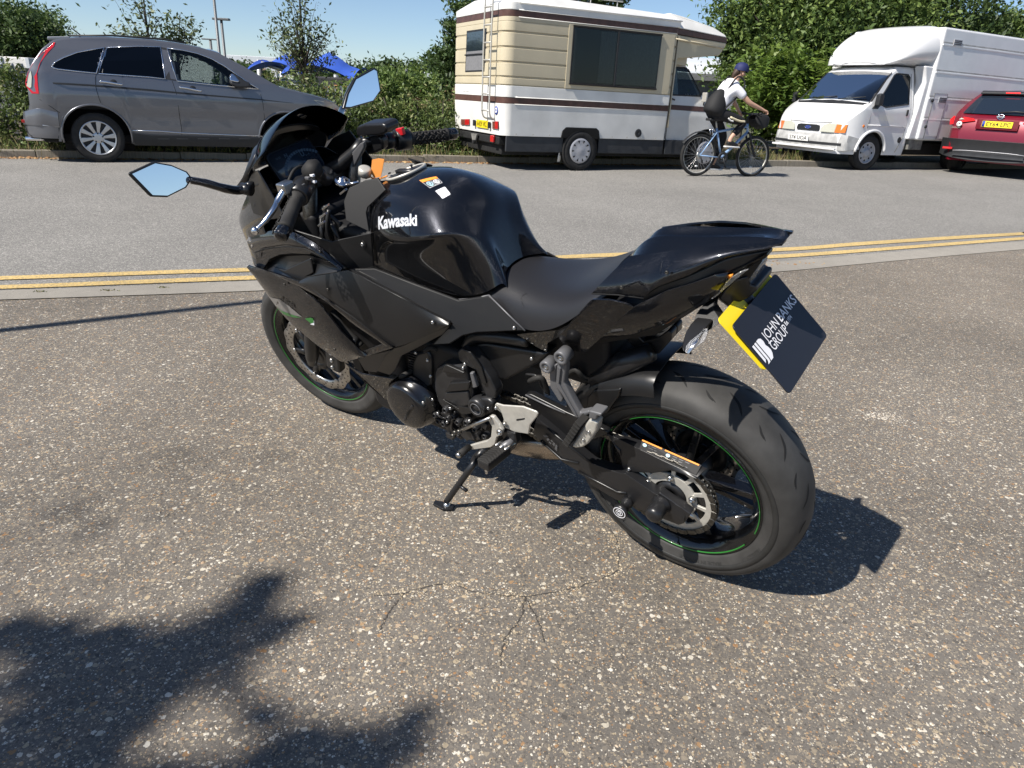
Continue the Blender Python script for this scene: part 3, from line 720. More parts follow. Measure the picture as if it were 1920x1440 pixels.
# matt cover below the tank
both(plate('side_cover', PL('m', [(688,78,.188),(842,76,.152),(1090,172,.146),(1340,266,.143),(1525,238,.128),(1742,450,.150),(1560,458,.150),(1450,462,.152),(1370,480,.155),(1290,530,.160),(1180,534,.165),(1302,404,.182),(1050,268,.193),(830,152,.196)]), .008, 'matte_shaded', bike, .0035))
tube('seat_piping', [P('m',1525,235,.133), P('m',1640,350,.145), P('m',1742,448,.152)], .0022, 'cast_grey', bike, 6)
tube('tank_piping', [P('m',850,80,.135), P('m',1090,182,.136), P('m',1340,262,.135), P('m',1440,255,.130), P('m',1525,236,.126)], .0022, 'cast_grey', bike, 6)
# inner panel by the tank's nose (lit facet with one bolt)
both(plate('dash_side_panel', PL('c', [(720,185,.205),(1150,318,.182),(1265,290,.170),(1592,222,.138),(1622,602,.138),(1450,640,.158),(1290,592,.182),(1130,456,.196),(960,322,.203)]), .005, 'matte_black', bike, .003))
both(plate('dash_side_panel', PL('d', [(165,692,.139),(-60,585,.165),(-80,400,.145),(-30,270,.115),(120,200,.085),(250,175,.07),(322,290,.092),(150,455,.118),(135,510,.124)]), .005, 'matte_shaded', bike, .003))
bq = P('c',1500,350,.150)
Obj('bolt_recess', *lathe_data([(.0,.0005),(.0005,.0095),(.002,.0105),(0,.012)], bq, (0,1,0), n=20, closed=False), 'deep_black', bike)
Obj('panel_bolt', *bolt_data(bq, (0,1,0), .006, .004), 'steel', bike)
# Ninja decal on the wing
lf = [o for o in bike.children if o.name == 'lower_fairing'][0]
def decal(name, pts, m, off):
    c0 = sum(pts, V3())/len(pts); me = bpy.data.meshes.new(name); me.from_pydata([tuple(p + V3((0,.02,0))) for p in pts], [], [tuple(range(len(pts)))])
    bm = bmesh.new(); bm.from_mesh(me); bmesh.ops.triangulate(bm, faces=bm.faces[:])
    for k in range(3): bmesh.ops.subdivide_edges(bm, edges=[e for e in bm.edges if e.calc_length() > .012], cuts=1)
    bm.to_mesh(me); bm.free(); me.shade_smooth(); o = link(name, me, bike, m)
    s = o.modifiers.new('w', 'SHRINKWRAP'); s.target = lf; s.wrap_method = 'PROJECT'; s.use_project_y = True; s.use_negative_direction = True; s.use_positive_direction = True; s.wrap_mode = 'ABOVE_SURFACE'; s.offset = off
    return o
mat('decal_grey', (.16,.155,.15), .3, 0, .8)
decal('decal', PL('i', [(160,72,.214),(290,95,.22),(380,170,.225),(510,285,.228),(400,270,.228),(270,235,.225),(190,160,.22)]), 'decal_grey', .0012)
decal('decal', PL('i', [(225,180,.22),(275,228,.225),(400,264,.228),(500,294,.228),(390,286,.226),(290,262,.224)]), 'green_tape', .0018)
decal('decal', PL('i', [(535,300,.23),(600,288,.23),(625,300,.23),(630,340,.23),(600,350,.23)]), 'green_tape', .0018)
decal('decal', PL('i', [(600,350,.23),(632,318,.23),(633,370,.23),(590,362,.23)]), 'white_print', .0014)
me = text_mesh('Ninja', .03, bold=.0004, shear=.3)
o = place_text('model_lettering', me, 'satin_black', bike, P('i',305,160,.245), P('i',380,190,.245)-P('i',240,120,.245), P('i',300,120,.245)-P('i',300,200,.245))
for v_ in me.vertices: pass
s = o.modifiers.new('w', 'SHRINKWRAP'); s.target = lf; s.wrap_method = 'NEAREST_SURFACEPOINT'; s.wrap_mode = 'ABOVE_SURFACE'; s.offset = .003
for gp_ in ([('m',402,160,.243),('m',512,231,.246),('m',700,361,.246),('m',952,549,.230)], [('c',285,440,.186),('c',390,400,.196),('c',640,369,.213),('c',850,399,.219),('c',940,443,.219),('c',1130,547,.205)], [('c',780,772,.222),('c',850,722,.219),('c',1000,690,.216),('c',1295,650,.194)], [('c',1130,455,.200),('c',1290,594,.190),('c',1450,642,.162),('c',1620,604,.142)], [('g',48,760,.141),('g',300,774,.135),('g',540,806,.127)]):
    both(tube('panel_gap', [P(*q) for q in gp_], .0016, 'tyre_dark' if 'tyre_dark' in MATS else 'deep_black', bike, 5))
for q in (('c',560,300,.212),('c',1020,430,.206),('m',300,170,.236),('m',560,200,.246),('m',600,560,.232),('g',330,700,.142),('g',760,560,.118)):
    both(Obj('fairing_bolt', *bolt_data(P(*q), (0,1,0), .0042, .003), 'steel_dark', bike))
# chin piece
both(plate('chin_fairing', PL('m', [(655,640,.205),(760,705,.200),(960,738,.180),(925,760,.175),(918,830,.165),(930,888,.155),(780,760,.185)]), .006, 'gloss_black', bike, .003))
both(plate('chin_fairing', PL('m', [(880,735,.185),(962,736,.180),(925,765,.172),(920,830,.163),(932,890,.150),(905,840,.16),(890,780,.17)]), .02, 'gloss_black', bike, .002))
# ---------------- chassis, engine
def plateL(name, k, pts, lat, thick, m, parent=None, bevel=.003):
    return plate(name, [P(k, u, v, lat) for u, v in pts], thick, m, parent or bike, bevel)
box('engine_core', (.70,0,.41), (.17,.13,.17), 'deep_black', bike, .02)
box('engine_core', (.93,0,.42), (.09,.16,.16), 'deep_black', bike, .03)
box('airbox', (.62,0,.70), (.24,.105,.09), 'deep_black', bike, .02)
box('airbox', (.33,0,.64), (.16,.075,.09), 'deep_black', bike, .02)
box('radiator', (1.06,0,.52), (.02,.15,.15), 'deep_black', bike, .004)
box('inner_frame', (1.02,0,.80), (.13,.10,.07), 'deep_black', bike, .02)
box('inner_frame', (1.22,0,.84), (.12,.12,.06), 'deep_black', bike, .02)
tube('frame_tube', smoothpath([P('m',1395,545,.115), P('m',1425,498,.118), P('m',1480,482,.12), P('m',1600,488,.12), P('m',1760,510,.12)]), .016, 'matte_black', bike, 12)
o = plateL('frame_cover', 'm', [(1408,532),(1500,524),(1882,586),(1835,640),(1625,750),(1560,742),(1500,690),(1450,600)], .118, .05, 'matte_black', None, .010)
o = plateL('frame_spar', 'e', [(1060,480),(1105,440),(1215,480),(1340,640),(1430,780),(1500,930),(1490,1010),(1400,1020),(1330,850),(1270,690),(1170,645),(1080,580)], .150, .035, 'engine_black', None, .006)
plateL('spar_facet', 'e', [(1110,446),(1210,484),(1330,650),(1390,840),(1350,850),(1280,690)], .156, .008, 'matte_black', o, .002)
# clutch / sprocket cover
o = plateL('engine_cover', 'e', [(800,720),(830,660),(930,610),(1140,640),(1155,700),(1225,860),(1240,1010),(1200,1085),(1100,1110),(1000,1155),(900,1130),(840,1050),(800,900)], .158, .06, 'engine_black', None, .010)
plateL('cover_facet', 'e', [(915,935),(975,830),(1205,815),(1185,910),(1080,925)], .168, .012, 'matte_black', o, .004)
plateL('cover_facet', 'e', [(920,625),(950,630),(1140,715),(1130,732),(900,712),(890,690)], .168, .012, 'matte_black', o, .004)
plateL('cover_facet', 'e', [(905,1010),(930,940),(1180,925),(1215,1080),(1100,1105)], .164, .010, 'engine_black', o, .004)
plateL('cover_strut', 'e', [(1200,715),(1235,720),(1285,880),(1240,890)], .165, .012, 'cast_grey', o, .003)
plateL('cover_edge', 'e', [(900,1015),(930,1035),(1120,1185),(1220,1170),(1190,1110),(1060,1085),(1080,1120)], .166, .010, 'matte_black', o, .003)
# cylinder block with timing cover
o = plateL('cylinder_block', 'e', [(540,520),(600,440),(700,400),(880,430),(930,560),(800,640),(800,980),(560,960),(530,760)], .125, .10, 'engine_black', None, .010)
plateL('timing_cover', 'e', [(560,600),(600,500),(720,470),(770,560),(775,720),(770,860),(700,900),(590,880),(550,760)], .140, .03, 'engine_black', o, .008)
# alternator cover: domed disc
gc = P('e',530,1065,.175); gr = (P('e',530,860,.175)-P('e',530,1272,.175)).length/2
o = Obj('alternator_cover', *lathe_data([(-.06,.0005),(-.06,gr*1.06),(-.012,gr*1.06),(-.010,gr*1.0),(.012,gr*.97),(.022,gr*.90),(.026,gr*.80),(.0275,gr*.5),(.028,.0005)], gc, (0,1,0), n=40, closed=False), 'black_enamel', bike)
MATS['gloss_black'].use_fake_user = True
vv = [box_data(gc + V3((.012*k-.03, .0285, .008-.016*k)), (.004,.002,.028), (V3((.8,0,.6)), V3((0,1,0)), V3((-.6,0,.8)))) for k in range(3)]
Obj('cover_rib', *join(vv), 'engine_black', o, bevel=.001)
# pivot boss (ringed) and lower crankcase clutter
pb = P('e',1285,1110,.17)
o = Obj('pivot_boss', *lathe_data([(-.05,.0005),(-.05,.030),(.000,.030),(.006,.026),(.006,.020),(-.004,.018),(-.004,.012),(.004,.010),(.004,.0005)], pb, (0,1,0), n=28, closed=False), 'engine_black', bike)
Obj('pivot_ring', *lathe_data([(.006,.019),(.0075,.0185),(.0075,.0165),(.006,.016)], pb, (0,1,0), n=28), 'cast_grey', o)
plateL('pivot_arm', 'e', [(1230,1030),(1330,1000),(1400,1010),(1470,1060),(1460,1160),(1380,1200),(1300,1210)], .16, .04, 'engine_black', None, .008)
rng = random.Random(3)
cl = []
for u, v_, lt in ((850,1165,.15),(950,1265,.15),(1110,1245,.16),(1205,1250,.16),(970,1110,.17),(1000,1200,.15),(1060,1180,.15),(890,1230,.14),(1300,1320,.16),(1410,1400,.16)):
    cl.append(bolt_data(P('e',u,v_,lt), (0,1,.1), .010+.004*rng.random(), .02))
for k in range(26):
    p = P('e', rng.uniform(820,1380), rng.uniform(1150,1420), rng.uniform(.11,.15)); s = rng.uniform(.008,.02)
    cl.append(box_data(p, (s, s*.8, s*rng.uniform(.5,1.2)), tuple(Matrix.Rotation(rng.uniform(-.6,.6), 3, 'Y').col)))
Obj('crankcase', *join(cl), 'engine_black', bike, bevel=.002)
bl = []
for k, u, v_, lt in (('e',685,1045,.205),('e',735,570,.146),('e',768,750,.146),('e',600,487,.146),('e',1155,612,.158),('e',1418,1108,.166),('e',792,142,.206),('e',1505,1105,.178),
                   ('e',1600,1285,.178),('e',955,1265,.165),('e',1135,655,.16),('f',390,325,.152),('f',585,670,.124),('h',480,570,.112),('e',850,1165,.17),('e',770,745,.146),('m',735,395,.2),
                   ('e',1030,1410,.17),('e',1205,1250,.176),('e',540,560,.13),('e',540,700,.13),('e',545,870,.13),('e',790,1010,.16),('e',1220,1140,.16),('e',990,1110,.18)):
    Obj('cover_bolt', *bolt_data(P(k,u,v_,lt), (0,1,0), .0052, .005), 'steel', bike)
for hs in ([('e',560,690,.13),('e',500,720,.15),('e',450,745,.16),('e',395,790,.15)], [('e',700,470,.15),('e',760,430,.14),('e',860,470,.12),('e',930,560,.11)], [('f',560,930,.10),('f',620,900,.12),('f',700,900,.115),('f',760,1050,.10)], [('f',1000,840,.08),('f',1080,800,.09),('f',1160,880,.08),('f',1260,900,.06)]):
    tube('hose', smoothpath([P(*q) for q in hs]), .0075, 'rubber', bike, 8)
for hs in ([('e',830,1180,.16),('e',900,1220,.165),('e',1000,1240,.16),('e',1100,1330,.15)], [('e',1040,1150,.165),('e',1000,1280,.16),('e',1010,1400,.15)], [('f',520,850,.11),('f',640,870,.115),('f',690,980,.11),('f',780,1080,.10)]):
    tube('wire', smoothpath([P(*q) for q in hs]), .0035, 'engine_black', bike, 6)
for k in range(9): box('cylinder_fin', P('e',660,500+28*k,.128), (.045,.010,.0016), 'engine_black', bike, .0006)
# exhaust box low on the far side
ex = []
for x, y, z, ry, rz in ((.92,0,.27,.03,.03),(.82,.0,.205,.065,.040),(.68,-.035,.190,.100,.050),(.52,-.05,.200,.110,.052),(.40,-.06,.228,.105,.052),(.31,-.07,.250,.085,.045),(.29,-.07,.252,.05,.03)):
    ex.append([V3((x, y + ry*math.copysign(abs(math.cos(a))**.6, math.cos(a)), z + rz*math.copysign(abs(math.sin(a))**.6, math.sin(a)))) for a in np.linspace(0, 2*math.pi, 17)])
v, f = grid(ex); Obj('exhaust', v, f, 'exhaust_steel', bike, sub=1)
tube('exhaust_pipe', smoothpath([(1.02,.05,.45),(1.05,.05,.35),(1.0,.04,.28),(.9,.0,.26)]), .02, 'exhaust_steel', bike, 12)
tube('exhaust_pipe', smoothpath([(1.02,-.05,.45),(1.05,-.05,.35),(1.0,-.04,.28),(.9,-.02,.26)]), .02, 'exhaust_steel', bike, 12)

# ---------------- rear wheel
RC = V3((0,0,.312))
def rimprof(hw, ro, drop): return [(hw*.93,ro),(hw,ro-.003),(hw*.97,ro-.010),(hw*.82,ro-.018),(hw*.62,ro-drop),(-hw*.62,ro-drop),(-hw*.82,ro-.018),(-hw*.97,ro-.010),(-hw,ro-.003),(-hw*.93,ro),(-hw*.7,ro-.012),(hw*.7,ro-.012)]
def tyreprof(w, R_, bead, bw):
    h = [(bw,bead-.001),(bw*1.06,bead+.010),(w*.975,bead+.028),(w,bead+.044),(w*.95,R_-.032),(w*.82,R_-.0195),(w*.62,R_-.0105),(w*.38,R_-.0038),(w*.16,R_-.0006),(0,R_)]
    return h + [(-a, r) for a, r in reversed(h[:-1])] + [(-bw*.8,bead+.012),(bw*.8,bead+.012)]
def spoke(c, a, r0, r1, w0, w1, t0, t1, h0, h1, xf=None):
    e = V3((math.cos(a),0,math.sin(a))); s = V3((-math.sin(a),0,math.cos(a))); y = V3((0,1,0)); v = []
    for r, wd, t, h in ((r0,w0,t0,h0),((r0+r1)/2,(w0+w1)/2*.85,(t0+t1)/2,(h0+h1)/2),(r1,w1,t1,h1)):
        for i, j in ((-1,-1),(1,-1),(1,1),(-1,1)): v.append(c + e*r + s*(wd*i) + y*(h + t*j))
    f = [(0,1,2,3),(8,11,10,9)]
    for k in (0,4): f += [(k+i, k+(i+1)%4, k+4+(i+1)%4, k+4+i)[::-1] for i in range(4)]
    return v, f
rw = Obj('rear_wheel', *lathe_data(rimprof(.069,.223,.034), RC, n=96), 'gloss_black', bike)
tyr = Obj('tyre', *lathe_data(tyreprof(.081,.312,.221,.066), RC, n=120), 'tyre_rubber', rw)
def groove(c, R_, w, a, pts, wd, xf=lambda q: q):
    """narrow dark sipe on the tread: pts = (dangle, lateral fraction)"""
    prof = sorted(tyreprof(w, R_, R_-.091, .066)[:10])
    def rad(h):
        h = abs(h)
        for (h0, r0), (h1, r1) in zip(prof, prof[1:]):
            if h0 <= h <= h1: return r0 + (r1-r0)*(h-h0)/max(h1-h0, 1e-9)
        return prof[0][1]
    path = resample([V3((q[0], q[1]*w, 0)) for q in pts], 9); v = []
    for i, q in enumerate(path):
        k = math.sin(math.pi*i/8)**.6*wd + .0002
        t = path[min(i+1,8)] - path[max(i-1,0)]; t = V3((t.x*R_, t.y, 0)).normalized()
        for s in (-1, 1):
            an = a + q.x - s*k*t.y/R_*1.0; h = q.y + s*k*t.x; r = rad(h) + .0007
            v.append(xf(V3((c.x + r*math.cos(an), h, c.z + r*math.sin(an)))))
    return v, [(2*i, 2*i+1, 2*i+3, 2*i+2) for i in range(8)]
grv = []
for k in range(14):
    a = 2*math.pi*k/14 + .1
    for s in (1, -1):
        a2 = a + (0 if s > 0 else .22)
        grv.append(groove(RC, .312, .081, a2, [(0,.10*s),(.10,.28*s),(.17,.55*s)], .0032))
        grv.append(groove(RC, .312, .081, a2+.16, [(0,.66*s),(.05,.80*s),(.07,.93*s)], .0026))
        grv.append(groove(RC, .312, .081, a2+.30, [(0,.40*s),(.05,.55*s),(.11,.62*s)], .0026))
for gv_ in grv: Obj('tread_groove', *gv_, 'tyre_dark', rw)
mat('tyre_smooth', (.021,.021,.0205), .55, noise=.2, nscale=30)
Obj('sidewall_band', *lathe_data([(.0835*.965,.2485),(.0822,.2625),(.0815,.2628),(.0780,.2480)], RC, n=96), 'tyre_smooth', rw)
sw = []
for t, a in (('MADE IN FRANCE', -1.9), ('160/60ZR17', -2.6), ('TUBELESS', -.8)):
    me = text_mesh(t, .016, .0003); 
    for q in me.vertices:
        an = a + q.co.x/.25; r = .243 + q.co.y
        q.co = V3((r*math.cos(an), .0815 if r > .247 else .0775 + (r-.237)*.3, .312 + r*math.sin(an)))
    ob = link('sidewall_lettering', me, rw, 'tyre_smooth')
    s = ob.modifiers.new('w', 'SHRINKWRAP'); s.target = tyr; s.wrap_mode = 'ABOVE_SURFACE'; s.offset = .0008
for a0, a1 in ((R(-40), R(150)), (R(165), R(305))):
    Obj('rim_tape', *lathe_data([(.0672,.2130),(.0694,.2156),(.0704,.2154),(.0682,.2126)], RC, n=72, closed=True, a0=a0, a1=a1), 'green_tape', rw)
    Obj('rim_tape', *lathe_data([(-.0668,.2125),(-.0702,.2165),(-.0712,.2163),(-.0678,.2121)], RC, n=72, closed=True, a0=a0, a1=a1), 'green_tape', rw)
q = P('h',1640,850,.03) - RC; a0 = math.atan2(q.z, q.x)
sp = []
for k in range(5):
    a = a0 + k*2*math.pi/5
    sp.append(spoke(RC, a, .035, .195, .013, .010, .020, .016, .0, .012))
    sp.append(spoke(RC, a + .34, .05, .195, .011, .009, .016, .014, -.004, -.010))
Obj('spokes', *join(sp), 'gloss_black', rw, bevel=.003)
Obj('hub', *lathe_data([(-.07,.015),(-.07,.04),(-.03,.055),(.03,.06),(.06,.055),(.082,.052),(.084,.040),(.10,.038),(.102,.015)], RC, n=40), 'satin_black', rw)
vst = P('h',1570,990,.0); rdir = (V3((vst.x,0,vst.z-.312))).normalized()
tube('valve', [RC + rdir*.19 + V3((0,.0,0)), RC + rdir*.17 + V3((0,.02,0)), RC + rdir*.158 + V3((0,.035,0))], [.005,.004,.0035], 'steel', rw, 8)
def sprocket(c, h, ro, teeth, m, parent):
    parts = [lathe_data([(-.0028,ro-.022),(.0028,ro-.022),(.0028,ro-.004),(-.0028,ro-.004)], c+V3((0,h,0)), n=teeth*2)]
    for k in range(teeth):
        a = 2*math.pi*k/teeth; e = V3((math.cos(a),0,math.sin(a))); s = V3((-math.sin(a),0,math.cos(a)))
        parts.append(box_data(c + e*(ro-.001) + V3((0,h,0)), (.006,.0022,.0026), (e, V3((0,1,0)), s)))
    for k in range(12):
        a = 2*math.pi*k/12 + .1; parts.append(spoke(c, a, .060, ro-.018, .0055, .0065, .0026, .0026, h, h))
    parts.append(lathe_data([(-.003,.044),(.003,.044),(.003,.070),(-.003,.070)], c+V3((0,h,0)), n=40))
    return Obj('sprocket', *join(parts), m, parent, bevel=.0008)
spk = sprocket(RC, .095, .116, 46, 'alloy_satin', rw)
Obj('sprocket_bolts', *join([bolt_data(RC + V3((.062*math.cos(a), .098, .062*math.sin(a))), (0,1,0), .0085, .011) for a in [R(20+72*k) for k in range(5)]]), 'steel', rw)
def disc(c, h, r0, r1, petals, parent, xf=lambda q: q, holes=3):
    n = petals*8; v = []; f = []
    for i in range(n):
        a = 2*math.pi*i/n; ro = r1 + .0035*math.cos(petals*a)
        for hh_, r in ((h-.0022,r0),(h+.0022,r0),(h+.0022,ro),(h-.0022,ro)): v.append(xf(c + V3((r*math.cos(a), hh_, r*math.sin(a)))))
    for i in range(n):
        k = (i+1) % n
        for j in range(4): f.append((i*4+j, i*4+(j+1)%4, k*4+(j+1)%4, k*4+j))
    o = Obj('brake_disc', v, f, 'steel', parent, bevel=0)
    hp = []
    for i in range(petals*2):
        for j in range(holes):
            a = 2*math.pi*(i + j*.33)/(petals*2); r = r0 + (r1-r0)*(j+.7)/(holes+.4)
            for s in (1, -1):
                vv = [xf(c + V3((r*math.cos(a) + .0034*math.cos(t), h + s*.0026, r*math.sin(a) + .0034*math.sin(t)))) for t in np.linspace(0, 2*math.pi, 8, endpoint=False)]
                hp.append((vv, [tuple(range(8))]))
    Obj('disc_holes', *join(hp), 'tyre_dark', parent, smooth=False)
    return o
disc(RC, -.085, .072, .108, 10, rw)
Obj('disc_carrier', *lathe_data([(-.083,.03),(-.088,.03),(-.088,.076),(-.083,.076)], RC, n=40), 'satin_black', rw)
box('rear_caliper', (.07,-.10,.40), (.035,.03,.022), 'engine_black', bike, .006)
# ---------------- chain
fc = V3((.505, .095, .415)); r1, r2 = .1165, .038
dv = V3((fc.x, 0, fc.z-.312)); D = math.hypot(dv.x, dv.z); th = math.atan2(dv.z, dv.x); be = math.acos((r1-r2)/D)
path = []
for k in range(41): a = th + be + (2*math.pi-2*be)*k/40; path.append(V3((r1*math.cos(a), .095, .312 + r1*math.sin(a))))
path += [V3((fc.x + r2*math.cos(a), .095, fc.z + r2*math.sin(a))) for a in np.linspace(th-be, th+be, 14)] ; path.append(path[0])
lk = resample(path, 113); cp = []
for i in range(112):
    a, b2 = lk[i], lk[i+1]; t = (b2-a).normalized(); s = V3((0,1,0)); u = t.cross(s); c0 = (a+b2)/2
    hw = .0085 if i % 2 else .0058
    for sgn in (-1, 1): cp.append(box_data(c0 + s*(hw*sgn), (.0105, .0012, .0068), (t, s, u)))
    cp.append(box_data(a, (.0045, .0095, .0045), (t, s, u)))
Obj('chain', *join(cp), 'steel_dark', bike, bevel=.0012)
# ---------------- swingarm
both(strip('swingarm', [P('o',u,v_,.130) for u, v_ in ((905,735),(1000,810),(1120,915),(1320,1078),(1560,1160))] + [P('h',u,v_,.130) for u, v_ in ((440,612),(700,790),(885,885),(960,925),(985,990))],
      [P('o',u,v_,.130) for u, v_ in ((880,860),(960,920),(1090,1060),(1225,1140),(1330,1230))] + [P('h',u,v_,.130) for u, v_ in ((110,700),(360,850),(640,965),(930,1080),(975,1060))], 'satin_black', bike, n=24, rows=5, bulge=.004, solid=.032, bevel=.005))
both(tube('swingarm_rib', [P('h',20,600,.134), P('h',200,690,.135), P('h',370,780,.135), P('h',455,788,.134)], .003, 'matte_black', bike, 8))
both(tube('swingarm_rib', [P('o',935,905,.134), P('o',1090,1045,.135), P('o',1220,1072,.135)], .003, 'matte_black', bike, 8))
both(tube('swingarm_rib', [P('o',985,812,.131), P('o',1100,905,.133), P('o',1315,1072,.133)], .003, 'matte_black', bike, 8))
LBL = [P('o',u,v_,.1345) for u, v_ in ((948,850),(985,855),(1072,940),(1068,990))]
vv = []
for k in range(5):
    for g in range(3):
        qd = sub4([LBL[0], LBL[1], LBL[2], LBL[3]], .1+.3*g, .05+.19*k, .34+.3*g, .18+.19*k)
        if (k+g) % 4 != 3: vv.append(([p+V3((0,.004,0)) for p in qd], [(0,1,2,3)]))
Obj('swingarm_label', *join(vv), 'cast_grey', bike, smooth=False)
both(plateL('swingarm_brace', 'o', [(820,556),(860,560),(1120,690),(1300,770),(1430,835),(1440,860),(1340,900),(1180,930),(1000,800),(905,720),(830,600)], .108, .02, 'matte_black', None, .004))
tube('swingarm_rib', [P('o',822,562,.110), P('o',980,640,.110), P('o',1120,700,.110)], .0025, 'cast_grey', bike, 6)
box('axle_block', V3((-.02,.118,.305)), (.045,.012,.022), 'satin_black', bike, .003, (V3((.93,0,.36)), V3((0,1,0)), V3((-.36,0,.93))))
ac = V3((.006, .128, .308))
Obj('axle_slider', *lathe_data([(0,.0005),(0,.024),(.008,.026),(.014,.020),(.020,.022),(.046,.022),(.054,.018),(.057,.010),(.058,.0005)], ac, (0,1,0), n=28, closed=False), 'satin_black', bike)
bo = P('h',392,965,.178); bo = V3((bo.x, .128, bo.z))
o = Obj('stand_bobbin', *lathe_data([(0,.0005),(0,.014),(.015,.017),(.020,.013),(.034,.013),(.040,.020),(.050,.020),(.051,.0005)], bo, (0,1,0), n=28, closed=False), 'satin_black', bike)
for r0_, r1_ in ((.0155,.0175),(.0085,.0105),(.0035,.0055)): Obj('bobbin_mark', *lathe_data([(.0512,r0_),(.0518,r0_),(.0518,r1_),(.0512,r1_)], bo, (0,1,0), n=28), 'white_print', o)
tube('chain_adjuster', [V3((-.045,.118,.300)), V3((-.075,.118,.288))], .006, 'steel', bike, 8)
# chain guard with stickers
cg = both(strip('chain_guard', [P('h',u,v_,.108) for u, v_ in ((275,252),(420,320),(600,410),(760,490),(1090,640),(1100,650))], [P('h',u,v_,.112) for u, v_ in ((400,400),(410,520),(430,590),(700,610),(850,585),(1085,655))], 'satin_black', bike, n=18, rows=4, bulge=.003, solid=.004, bevel=.001))
both(strip('chain_guard', [P('h',u,v_,.078) for u, v_ in ((290,228),(560,305),(860,420),(1185,568))], [P('h',u,v_,.108) for u, v_ in ((275,252),(600,410),(760,490),(1095,648))], 'satin_black', bike, n=18, rows=4, bulge=.002, solid=.004, bevel=.001, bax=2))
g0, g1, g2, g3 = P('h',590,312,.081), P('h',1130,548,.081), P('h',1080,640,.107), P('h',560,400,.107)
upg = V3((0,.0006,.0045))
gq = [p + upg for p in (g0, g1, g2, g3)]
def flat(name, q, m, off=0.0):
    n = (q[1]-q[0]).cross(q[3]-q[0]).normalized(); n = n if n.z > 0 else -n
    return Obj(name, [p + n*off for p in q], [(0,1,2,3)], m, cg, smooth=False)
flat('guard_sticker', sub4(gq, .02, .02, 1, .98), 'deep_black', .0)
flat('sticker_stripe', sub4(gq, .02, .04, .36, .17), 'orange', .0008); flat('sticker_stripe', sub4(gq, .41, .04, .97, .17), 'orange', .0008)
for u in (.05, .45):
    q = sub4(gq, u, .30, u+.07, .62); c0 = sum(q, V3())/4
    Obj('sticker_symbol', [c0 + (q[1]-q[0])*.5*math.cos(a) + (q[3]-q[0])*.5*math.sin(a) + V3((0,0,.001)) for a in np.linspace(0, 2*math.pi, 16, endpoint=False)], [tuple(range(16))], 'pale_blue', cg, smooth=False)
for k in range(3):
    for g in range(11):
        u = .14+.02*g if g < 8 else .56+.1*(g-8)
        if (g*3+k) % 5 != 1: flat('sticker_print', sub4(gq, u+(.42 if k == 2 and g < 8 else 0), .3+.2*k, u+.013+(.42 if k == 2 and g < 8 else 0)+(.06 if g >= 8 else 0), .36+.2*k), 'cast_grey', .0008)
# hugger over the rear tyre
a0, a1 = R(62), R(152)
hv = []
for i in range(21):
    a = a0 + (a1-a0)*i/20; r = .336 + .010*(i/20)
    hv.append([V3((r_*math.cos(math.pi-a)*-1*-1, y, .312 + r_*math.sin(a))) for y, r_ in ((-.098,r-.045),(-.094,r-.012),(-.07,r),(-.03,r+.004),(0,r+.006),(.03,r+.004),(.07,r),(.094,r-.012),(.098,r-.045))])
hv = [[V3((abs(p.x) if math.cos(a0+(a1-a0)*i/20) < 0 else -abs(p.x), p.y, p.z)) for p in r_] for i, r_ in enumerate(hv)]
hv = [r_ for r_ in hv if r_[4].x > .03]
v, f = grid(hv); Obj('rear_hugger', v, f, 'matte_black', bike, solid=.004, off=0)
plateL('hugger_side', 'f', [(1280,1032),(1582,1015),(1560,1110),(1490,1200),(1430,1300),(1370,1300),(1230,1270),(1195,1220),(1205,1110)], .105, .02, 'matte_black', None, .005)
tube('hugger_spout', [P('n',600,860,.06), P('n',740,770,.06), P('n',880,715,.05)], [.028,.030,.022], 'satin_black', bike, 14)
both(plateL('grab_hook', 'j', [(420,655),(495,622),(540,665),(640,640),(710,588),(735,610),(730,660),(640,760),(600,720),(500,740)], .03, .03, 'satin_black', None, .004))
box('battery_tray', V3((.22,0,.655)), (.05,.05,.012), 'cover_navy', bike, .004)
